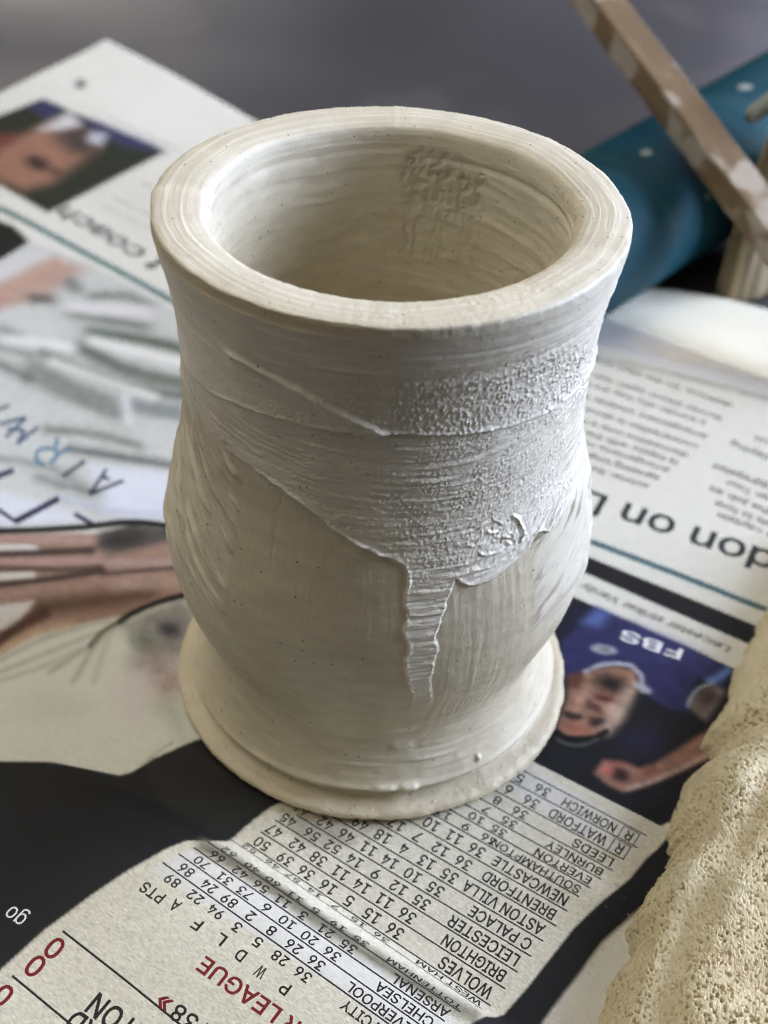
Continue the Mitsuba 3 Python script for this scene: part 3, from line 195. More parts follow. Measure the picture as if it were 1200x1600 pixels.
[[[-74.1,-91.3],[-72.3,-89.1],[-70.4,-86.9],[-68.6,-84.7],[-66.2,-81.9],[-63.9,-79.2],[-61.5,-76.4],[-59.0,-74.2],[-56.5,-71.9],[-54.0,-69.5],[-50.8,-66.8],[-47.6,-63.9],[-44.0,-61.1],[-40.5,-57.9],[-37.0,-55.4],[-32.7,-54.9],[-29.0,-53.1],[-26.4,-49.4],[-23.7,-46.3],[-20.8,-43.2],[-17.7,-41.2],[-14.6,-39.2],[-12.4,-34.2],[-10.1,-29.1],[-7.8,-23.8],[-5.4,-18.4],[-2.9,-12.8],[2.9,-14.1],[8.7,-15.4],[14.5,-16.7],[20.2,-18.0],[25.9,-19.3],[31.5,-20.6],[34.9,-24.5],[38.1,-28.3],[42.6,-31.0],[47.0,-33.7],[51.3,-36.4],[55.6,-39.1],[59.8,-41.7],[63.9,-44.4],[65.2,-43.6],[68.1,-42.3],[65.5,-45.8],[64.3,-47.9],[62.3,-50.3],[59.4,-53.0],[55.5,-57.9],[51.0,-62.1],[47.5,-65.2],[45.1,-67.4],[42.7,-69.8],[39.3,-74.1],[36.0,-78.3],[34.3,-80.5],[32.6,-82.7],[30.1,-85.6],[27.6,-88.5],[25.7,-89.5],[24.2,-89.6],[20.9,-92.5],[18.8,-94.1],[16.6,-95.8],[14.2,-98.4],[11.9,-100.8],[9.6,-103.1],[5.3,-103.2],[1.0,-103.3],[-3.3,-103.3],[-7.6,-103.3],[-11.9,-103.4],[-16.2,-103.4],[-20.5,-103.4],[-24.9,-103.4],[-29.2,-103.4],[-33.4,-103.2],[-37.6,-103.0],[-41.8,-102.8],[-46.0,-102.7],[-50.1,-102.6],[-54.3,-102.5],[-58.5,-102.4],[-62.7,-102.3],[-66.8,-102.2],[-71.0,-102.2],[-72.0,-98.7],[-73.0,-95.0]],[213,207,187],0.19,1.0],
[[[-42.7,-63.8],[-40.1,-60.9],[-37.6,-59.1],[-35.0,-57.2],[-33.1,-58.5],[-28.8,-61.0],[-24.6,-63.5],[-20.4,-66.0],[-16.2,-68.4],[-12.2,-70.8],[-7.9,-73.6],[-3.6,-76.5],[0.5,-79.3],[4.6,-82.0],[7.7,-84.3],[10.8,-86.5],[13.8,-88.7],[16.8,-90.9],[19.1,-92.4],[21.4,-94.0],[17.4,-95.6],[13.5,-97.2],[9.6,-98.5],[6.5,-95.7],[3.3,-92.8],[-0.0,-89.9],[-4.0,-87.3],[-8.1,-84.7],[-12.2,-82.1],[-16.4,-79.4],[-20.6,-76.9],[-24.9,-74.4],[-29.2,-71.8],[-33.6,-69.2],[-38.1,-66.5]],[217,214,204],0.27,1.0],
[[[32.6,-27.1],[35.3,-28.8],[38.0,-30.4],[42.0,-33.2],[45.9,-35.9],[49.8,-38.7],[53.6,-41.4],[57.4,-44.0],[61.0,-46.7],[58.6,-50.2],[56.1,-53.6],[52.3,-50.8],[48.4,-48.1],[44.4,-45.3],[40.4,-42.5],[36.3,-39.7],[32.1,-36.9],[32.4,-32.0]],[216,212,202],0.63,0.9],
[[[-30.6,-59.8],[-24.4,-63.5],[-9.7,-73.8],[7.2,-84.6],[12.7,-87.9],[20.8,-92.5],[21.5,-92.7],[22.2,-92.3],[22.8,-91.4],[23.1,-90.3],[23.0,-89.3],[22.5,-88.7],[11.5,-83.0],[-5.3,-72.1],[-11.1,-68.4],[-23.2,-59.5],[-26.4,-57.4],[-33.0,-54.2],[-33.8,-54.2],[-34.5,-54.7],[-35.0,-55.5],[-35.0,-56.6],[-34.6,-57.5],[-33.9,-58.2]],[126,121,103],1.42,0.88],  # fold slope: its shade painted into the colour, together with smeared ink
[[[-28.0,-59.5],[-24.3,-61.4],[-20.8,-63.7],[-10.7,-70.9],[-4.0,-75.2],[-0.7,-77.2],[-0.2,-77.1],[-0.1,-76.8],[0.0,-76.4],[-0.2,-75.8],[-6.9,-71.8],[-16.9,-64.8],[-24.0,-59.9],[-27.7,-58.1],[-31.6,-56.8],[-31.9,-56.8],[-32.2,-57.3],[-32.2,-57.6],[-31.8,-58.1]],[112,107,92],0.57,0.6],  # darker streaks of the same painted fold shade
[[[-2.7,-77.1],[3.6,-81.7],[10.1,-85.5],[16.6,-88.7],[16.8,-88.7],[17.2,-88.3],[17.3,-88.0],[17.1,-87.6],[13.7,-86.3],[7.3,-82.8],[0.9,-78.6],[-5.4,-73.7],[-5.8,-73.7],[-6.0,-73.9],[-6.1,-74.2],[-5.9,-74.7]],[128,122,104],0.4,0.6],  # right-hand streak of the painted fold shade
[[[-19.2,-43.2],[-14.7,-42.4],[-10.2,-41.5],[-6.0,-42.0],[-1.8,-42.4],[2.4,-42.8],[6.6,-43.2],[10.3,-41.4],[14.1,-39.5],[17.9,-37.6],[22.2,-35.2],[26.6,-32.8],[23.6,-37.3],[19.7,-40.4],[15.9,-43.4],[12.2,-46.3],[7.6,-48.0],[3.1,-49.8],[-1.4,-51.5],[-6.1,-52.9],[-10.7,-54.2],[-13.6,-51.8],[-16.6,-49.3],[-17.8,-46.3]],[168,162,142],1.83,0.6],  # before the foot: damp show-through and soft contact shadow, both painted in
[[[-3.0,-51.1],[-3.9,-52.3],[-5.9,-52.9],[-8.7,-52.8],[-11.7,-52.0],[-14.3,-50.7],[-16.0,-49.1],[-16.5,-47.5],[-15.6,-46.3],[-13.5,-45.7],[-10.7,-45.8],[-7.7,-46.6],[-5.1,-47.9],[-3.4,-49.5]],[140,136,122],1.79,0.5],  # deepest spot of that damp mark and painted shadow
[[[23.6,-36.4],[27.5,-33.9],[31.4,-31.4],[35.5,-28.8],[38.8,-32.2],[34.6,-36.5],[30.5,-40.7],[27.1,-38.6]],[182,178,164],1.28,0.5],  # right end of the damp mark and painted foot shadow
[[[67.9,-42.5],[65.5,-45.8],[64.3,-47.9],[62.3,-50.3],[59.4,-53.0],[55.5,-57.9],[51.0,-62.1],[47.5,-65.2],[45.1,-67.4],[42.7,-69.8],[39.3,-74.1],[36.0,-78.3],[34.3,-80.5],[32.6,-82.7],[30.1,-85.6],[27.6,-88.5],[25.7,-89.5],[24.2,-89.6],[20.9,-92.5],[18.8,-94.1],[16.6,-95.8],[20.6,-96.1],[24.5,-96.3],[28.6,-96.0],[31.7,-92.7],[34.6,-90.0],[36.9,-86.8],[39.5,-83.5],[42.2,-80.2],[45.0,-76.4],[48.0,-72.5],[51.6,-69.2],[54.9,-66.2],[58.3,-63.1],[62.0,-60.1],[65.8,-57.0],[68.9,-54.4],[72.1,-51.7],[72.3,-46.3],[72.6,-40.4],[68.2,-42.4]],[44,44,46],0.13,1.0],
[[[70.1,161.8],[77.0,156.9],[83.8,151.8],[90.4,147.0],[97.1,142.5],[103.5,138.0],[109.9,133.4],[116.1,128.9],[122.2,124.6],[128.2,120.6],[134.0,116.6],[139.7,112.7],[137.8,104.6],[135.9,96.8],[130.3,101.3],[124.7,106.1],[119.0,110.8],[113.2,115.8],[107.3,120.9],[101.2,123.7],[95.0,126.5],[88.8,129.4],[82.5,132.3],[77.7,135.8],[72.9,139.4],[68.1,143.0],[69.1,152.3]],[212,211,214],2.35,0.9],
[[[84.1,144.0],[89.6,143.0],[95.1,142.1],[100.5,141.1],[106.1,136.7],[111.5,132.2],[103.1,131.7],[94.7,131.2],[89.4,137.4]],[222,208,192],4.85,0.7],
[[[64.8,133.0],[86.8,125.9],[97.3,121.8],[137.5,104.4],[137.9,104.5],[138.6,105.3],[138.7,105.9],[138.4,106.6],[103.3,121.9],[92.8,126.4],[76.5,132.4],[65.3,135.7],[64.6,135.2],[64.3,134.5],[64.4,133.3]],[176,174,164],0.83,0.8],  # faint grey line: shadow of a fold, painted into the colour
[[[54.1,-66.7],[54.1,-66.7],[54.0,-66.8],[54.0,-66.8],[53.9,-66.8],[53.8,-66.8],[53.7,-66.8],[53.7,-66.7],[53.7,-66.7],[53.8,-66.6],[53.9,-66.6],[54.0,-66.6],[54.1,-66.6],[54.1,-66.7]],[170,168,164],0.07,1.0],
[[[46.6,-75.1],[46.6,-75.2],[46.5,-75.2],[46.4,-75.2],[46.3,-75.2],[46.2,-75.2],[46.1,-75.2],[46.1,-75.2],[46.1,-75.1],[46.2,-75.1],[46.3,-75.0],[46.4,-75.0],[46.5,-75.1],[46.6,-75.1]],[170,168,164],0.08,1.0],
[[[48.4,-74.0],[48.3,-74.1],[48.3,-74.1],[48.2,-74.2],[48.1,-74.2],[48.0,-74.1],[48.0,-74.1],[47.9,-74.0],[48.0,-73.9],[48.0,-73.9],[48.1,-73.8],[48.2,-73.8],[48.3,-73.9],[48.3,-73.9]],[170,168,164],0.08,1.0],
[[[36.4,-88.3],[36.4,-88.4],[36.3,-88.4],[36.2,-88.4],[36.1,-88.4],[36.0,-88.4],[36.0,-88.4],[36.0,-88.3],[36.0,-88.3],[36.0,-88.2],[36.1,-88.2],[36.2,-88.2],[36.3,-88.2],[36.4,-88.3]],[170,168,164],0.08,1.0],
[[[58.5,-63.8],[58.4,-63.9],[58.4,-64.0],[58.3,-64.0],[58.2,-64.0],[58.2,-64.0],[58.1,-63.9],[58.1,-63.8],[58.2,-63.7],[58.2,-63.7],[58.3,-63.6],[58.4,-63.6],[58.4,-63.7],[58.5,-63.7]],[170,168,164],0.08,1.0],
[[[45.0,-79.0],[45.0,-79.1],[45.0,-79.1],[44.9,-79.2],[44.9,-79.2],[44.9,-79.1],[44.8,-79.1],[44.8,-79.0],[44.8,-78.9],[44.9,-78.9],[44.9,-78.9],[45.0,-78.9],[45.0,-78.9],[45.0,-78.9]],[170,168,164],0.08,1.0],
[[[48.5,-73.5],[48.5,-73.6],[48.4,-73.6],[48.3,-73.7],[48.2,-73.7],[48.1,-73.6],[48.0,-73.6],[48.0,-73.6],[48.0,-73.5],[48.1,-73.5],[48.2,-73.4],[48.3,-73.4],[48.4,-73.5],[48.5,-73.5]],[170,168,164],0.08,1.0],
[[[43.7,-78.8],[43.6,-78.8],[43.6,-78.9],[43.5,-78.9],[43.4,-78.9],[43.3,-78.9],[43.2,-78.9],[43.2,-78.9],[43.2,-78.9],[43.3,-78.8],[43.4,-78.7],[43.5,-78.7],[43.6,-78.7],[43.6,-78.7]],[170,168,164],0.08,1.0],
[[[39.0,-85.7],[38.9,-85.7],[38.9,-85.8],[38.8,-85.8],[38.7,-85.8],[38.6,-85.8],[38.5,-85.7],[38.5,-85.7],[38.5,-85.6],[38.6,-85.6],[38.7,-85.6],[38.8,-85.6],[38.9,-85.6],[38.9,-85.6]],[170,168,164],0.08,1.0],
[[[40.3,-84.3],[40.3,-84.3],[40.2,-84.4],[40.1,-84.4],[40.0,-84.4],[39.9,-84.4],[39.8,-84.4],[39.8,-84.3],[39.8,-84.2],[39.9,-84.2],[40.0,-84.2],[40.1,-84.2],[40.2,-84.2],[40.3,-84.2]],[170,168,164],0.08,1.0],
[[[46.4,-75.9],[46.4,-76.0],[46.3,-76.1],[46.3,-76.1],[46.2,-76.1],[46.2,-76.1],[46.1,-76.0],[46.1,-75.9],[46.1,-75.9],[46.2,-75.8],[46.2,-75.8],[46.3,-75.8],[46.4,-75.8],[46.4,-75.9]],[170,168,164],0.08,1.0],
[[[50.8,-71.2],[50.8,-71.3],[50.7,-71.3],[50.6,-71.3],[50.5,-71.3],[50.4,-71.3],[50.4,-71.3],[50.4,-71.2],[50.4,-71.2],[50.4,-71.1],[50.5,-71.1],[50.6,-71.1],[50.7,-71.1],[50.8,-71.2]],[170,168,164],0.08,1.0],
[[[52.6,-68.6],[52.5,-68.7],[52.5,-68.7],[52.4,-68.8],[52.3,-68.8],[52.2,-68.7],[52.1,-68.7],[52.1,-68.7],[52.1,-68.7],[52.2,-68.6],[52.3,-68.6],[52.4,-68.5],[52.5,-68.4],[52.6,-68.5]],[170,168,164],0.08,1.0],
[[[52.4,-69.6],[52.3,-69.7],[52.3,-69.7],[52.1,-69.8],[52.0,-69.8],[51.9,-69.8],[51.8,-69.7],[51.8,-69.6],[51.9,-69.6],[51.9,-69.5],[52.1,-69.5],[52.2,-69.5],[52.3,-69.5],[52.4,-69.5]],[170,168,164],0.08,1.0],
[[[42.6,-79.7],[42.6,-79.7],[42.5,-79.8],[42.3,-79.9],[42.2,-80.0],[42.1,-80.0],[42.0,-80.0],[42.0,-79.9],[42.1,-79.9],[42.1,-79.9],[42.2,-79.8],[42.3,-79.8],[42.5,-79.8],[42.5,-79.7]],[170,168,164],0.07,1.0],
[[[48.3,-73.8],[48.3,-73.9],[48.3,-73.9],[48.2,-74.0],[48.1,-74.0],[48.1,-73.9],[48.1,-73.9],[48.0,-73.8],[48.1,-73.7],[48.1,-73.6],[48.2,-73.6],[48.2,-73.6],[48.3,-73.6],[48.3,-73.7]],[170,168,164],0.08,1.0],
[[[54.6,-66.4],[54.5,-66.4],[54.5,-66.5],[54.3,-66.6],[54.2,-66.7],[54.0,-66.7],[54.0,-66.7],[54.0,-66.6],[54.0,-66.5],[54.1,-66.4],[54.2,-66.4],[54.3,-66.4],[54.4,-66.4],[54.5,-66.4]],[170,168,164],0.07,1.0],
[[[42.0,-82.5],[42.0,-82.5],[41.9,-82.5],[41.8,-82.5],[41.7,-82.6],[41.6,-82.5],[41.6,-82.5],[41.6,-82.5],[41.6,-82.4],[41.7,-82.4],[41.7,-82.4],[41.8,-82.4],[41.9,-82.4],[42.0,-82.4]],[170,168,164],0.08,1.0],
[[[42.8,-80.8],[42.8,-80.9],[42.7,-80.9],[42.6,-80.9],[42.6,-80.9],[42.5,-80.9],[42.4,-80.9],[42.4,-80.8],[42.4,-80.7],[42.5,-80.7],[42.6,-80.6],[42.7,-80.6],[42.8,-80.7],[42.8,-80.7]],[170,168,164],0.08,1.0],
[[[45.9,-76.9],[45.9,-76.9],[45.8,-77.0],[45.7,-77.0],[45.6,-77.0],[45.6,-77.0],[45.5,-76.9],[45.5,-76.9],[45.5,-76.8],[45.6,-76.8],[45.7,-76.8],[45.7,-76.8],[45.8,-76.8],[45.9,-76.8]],[170,168,164],0.08,1.0],
[[[46.8,-76.6],[46.8,-76.6],[46.8,-76.6],[46.7,-76.7],[46.6,-76.7],[46.5,-76.7],[46.5,-76.6],[46.5,-76.6],[46.5,-76.6],[46.6,-76.5],[46.6,-76.5],[46.7,-76.5],[46.8,-76.5],[46.8,-76.5]],[170,168,164],0.08,1.0],
[[[45.9,-77.2],[45.8,-77.3],[45.8,-77.3],[45.7,-77.4],[45.6,-77.4],[45.6,-77.4],[45.5,-77.3],[45.5,-77.3],[45.5,-77.2],[45.6,-77.2],[45.7,-77.1],[45.7,-77.1],[45.8,-77.1],[45.8,-77.2]],[170,168,164],0.08,1.0],
[[[37.1,-88.6],[37.1,-88.7],[37.0,-88.7],[36.9,-88.7],[36.9,-88.7],[36.8,-88.7],[36.8,-88.7],[36.8,-88.6],[36.8,-88.6],[36.8,-88.5],[36.9,-88.5],[37.0,-88.5],[37.0,-88.5],[37.1,-88.5]],[170,168,164],0.08,1.0],
[[[55.4,-65.8],[55.3,-65.9],[55.3,-65.9],[55.2,-66.0],[55.1,-66.0],[55.0,-66.1],[54.9,-66.1],[54.8,-66.1],[54.8,-66.1],[54.9,-66.0],[55.0,-66.0],[55.1,-65.9],[55.2,-65.8],[55.3,-65.8]],[170,168,164],0.08,1.0],
[[[36.9,-87.5],[36.9,-87.6],[36.8,-87.7],[36.7,-87.7],[36.6,-87.7],[36.5,-87.7],[36.5,-87.6],[36.5,-87.6],[36.5,-87.5],[36.6,-87.4],[36.7,-87.4],[36.8,-87.4],[36.9,-87.4],[36.9,-87.5]],[170,168,164],0.08,1.0],
[[[51.8,-71.6],[51.8,-71.7],[51.8,-71.8],[51.7,-71.8],[51.6,-71.8],[51.6,-71.8],[51.5,-71.7],[51.5,-71.6],[51.6,-71.6],[51.6,-71.5],[51.7,-71.5],[51.7,-71.5],[51.8,-71.5],[51.8,-71.6]],[170,168,164],0.08,1.0],
[[[51.5,-66.5],[51.5,-66.6],[51.4,-66.6],[51.4,-66.6],[51.3,-66.6],[51.3,-66.6],[51.3,-66.6],[51.3,-66.5],[51.3,-66.5],[51.3,-66.5],[51.4,-66.4],[51.4,-66.4],[51.5,-66.5],[51.5,-66.5]],[120,118,114],0.08,1.0],
[[[56.1,-57.8],[56.1,-57.8],[56.1,-57.9],[56.0,-57.9],[56.0,-57.9],[55.9,-57.9],[55.9,-57.8],[55.9,-57.8],[55.9,-57.7],[55.9,-57.7],[56.0,-57.6],[56.0,-57.6],[56.1,-57.7],[56.1,-57.7]],[120,118,114],0.09,1.0],
[[[53.6,-62.8],[53.5,-62.9],[53.5,-62.9],[53.4,-63.0],[53.4,-63.0],[53.3,-62.9],[53.3,-62.9],[53.3,-62.9],[53.3,-62.8],[53.4,-62.8],[53.4,-62.7],[53.5,-62.7],[53.5,-62.7],[53.6,-62.8]],[120,118,114],0.09,1.0],
[[[57.8,-57.4],[57.8,-57.5],[57.8,-57.5],[57.7,-57.5],[57.7,-57.5],[57.6,-57.5],[57.6,-57.5],[57.6,-57.4],[57.6,-57.4],[57.6,-57.3],[57.7,-57.3],[57.7,-57.3],[57.8,-57.3],[57.8,-57.4]],[120,118,114],0.09,1.0],
[[[49.7,-65.1],[49.7,-65.1],[49.6,-65.1],[49.6,-65.2],[49.5,-65.2],[49.5,-65.2],[49.5,-65.1],[49.5,-65.1],[49.5,-65.0],[49.5,-65.0],[49.6,-65.0],[49.6,-65.0],[49.7,-65.0],[49.7,-65.0]],[120,118,114],0.08,1.0],
[[[52.6,-67.2],[52.5,-67.2],[52.5,-67.3],[52.5,-67.3],[52.4,-67.3],[52.4,-67.3],[52.3,-67.2],[52.3,-67.2],[52.3,-67.1],[52.4,-67.1],[52.4,-67.1],[52.5,-67.1],[52.5,-67.1],[52.6,-67.1]],[120,118,114],0.08,1.0],
[[[52.5,-59.6],[52.5,-59.7],[52.5,-59.7],[52.4,-59.8],[52.4,-59.8],[52.3,-59.7],[52.3,-59.7],[52.3,-59.6],[52.3,-59.6],[52.3,-59.5],[52.4,-59.5],[52.4,-59.5],[52.5,-59.5],[52.5,-59.6]],[120,118,114],0.09,1.0],
[[[60.5,-59.9],[60.4,-60.0],[60.4,-60.0],[60.3,-60.1],[60.3,-60.1],[60.2,-60.1],[60.2,-60.0],[60.2,-60.0],[60.2,-59.9],[60.3,-59.9],[60.3,-59.8],[60.4,-59.8],[60.4,-59.9],[60.4,-59.9]],[120,118,114],0.09,1.0],
[[[49.8,-61.4],[49.8,-61.4],[49.7,-61.5],[49.7,-61.5],[49.6,-61.5],[49.6,-61.5],[49.6,-61.5],[49.5,-61.4],[49.6,-61.4],[49.6,-61.3],[49.7,-61.3],[49.7,-61.3],[49.8,-61.3],[49.8,-61.3]],[120,118,114],0.09,1.0],
[[[52.5,-60.1],[52.5,-60.2],[52.5,-60.2],[52.4,-60.3],[52.4,-60.3],[52.3,-60.2],[52.3,-60.2],[52.3,-60.1],[52.3,-60.1],[52.4,-60.0],[52.4,-60.0],[52.5,-60.0],[52.5,-60.0],[52.5,-60.1]],[120,118,114],0.09,1.0],
[[[53.9,-70.8],[53.9,-70.9],[53.9,-70.9],[53.8,-71.0],[53.8,-71.0],[53.7,-70.9],[53.7,-70.9],[53.7,-70.9],[53.7,-70.8],[53.8,-70.8],[53.8,-70.7],[53.9,-70.7],[53.9,-70.8],[53.9,-70.8]],[120,118,114],0.08,1.0],
[[[49.3,-63.6],[49.2,-63.7],[49.2,-63.7],[49.2,-63.7],[49.1,-63.7],[49.1,-63.7],[49.0,-63.7],[49.0,-63.6],[49.0,-63.6],[49.1,-63.5],[49.1,-63.5],[49.2,-63.5],[49.2,-63.5],[49.3,-63.6]],[120,118,114],0.08,1.0],
[[[55.8,-70.0],[55.7,-70.0],[55.7,-70.0],[55.6,-70.1],[55.6,-70.1],[55.6,-70.1],[55.5,-70.0],[55.5,-70.0],[55.5,-69.9],[55.6,-69.9],[55.6,-69.9],[55.7,-69.8],[55.7,-69.9],[55.7,-69.9]],[120,118,114],0.08,1.0],
[[[61.6,-58.2],[61.6,-58.3],[61.6,-58.3],[61.5,-58.3],[61.4,-58.3],[61.4,-58.3],[61.4,-58.3],[61.4,-58.2],[61.4,-58.2],[61.4,-58.1],[61.5,-58.1],[61.5,-58.1],[61.6,-58.1],[61.6,-58.2]],[120,118,114],0.09,1.0],
[[[54.1,-70.0],[54.0,-70.0],[54.0,-70.1],[54.0,-70.1],[53.9,-70.1],[53.9,-70.1],[53.8,-70.0],[53.8,-70.0],[53.8,-69.9],[53.9,-69.9],[53.9,-69.9],[54.0,-69.9],[54.0,-69.9],[54.1,-69.9]],[120,118,114],0.08,1.0],
[[[48.1,-66.2],[48.1,-66.3],[48.0,-66.3],[48.0,-66.3],[47.9,-66.3],[47.9,-66.3],[47.9,-66.3],[47.8,-66.2],[47.9,-66.2],[47.9,-66.1],[47.9,-66.1],[48.0,-66.1],[48.0,-66.1],[48.1,-66.2]],[120,118,114],0.08,1.0],
[[[-142.0,348.3],[-141.7,345.7],[-142.0,343.5],[-142.8,342.2],[-144.0,342.0],[-145.3,342.9],[-146.5,344.8],[-147.3,347.3],[-147.6,350.0],[-147.3,352.2],[-146.5,353.6],[-145.3,353.8],[-144.0,352.9],[-142.8,350.9]],[58,60,56],1.5,1.0]]
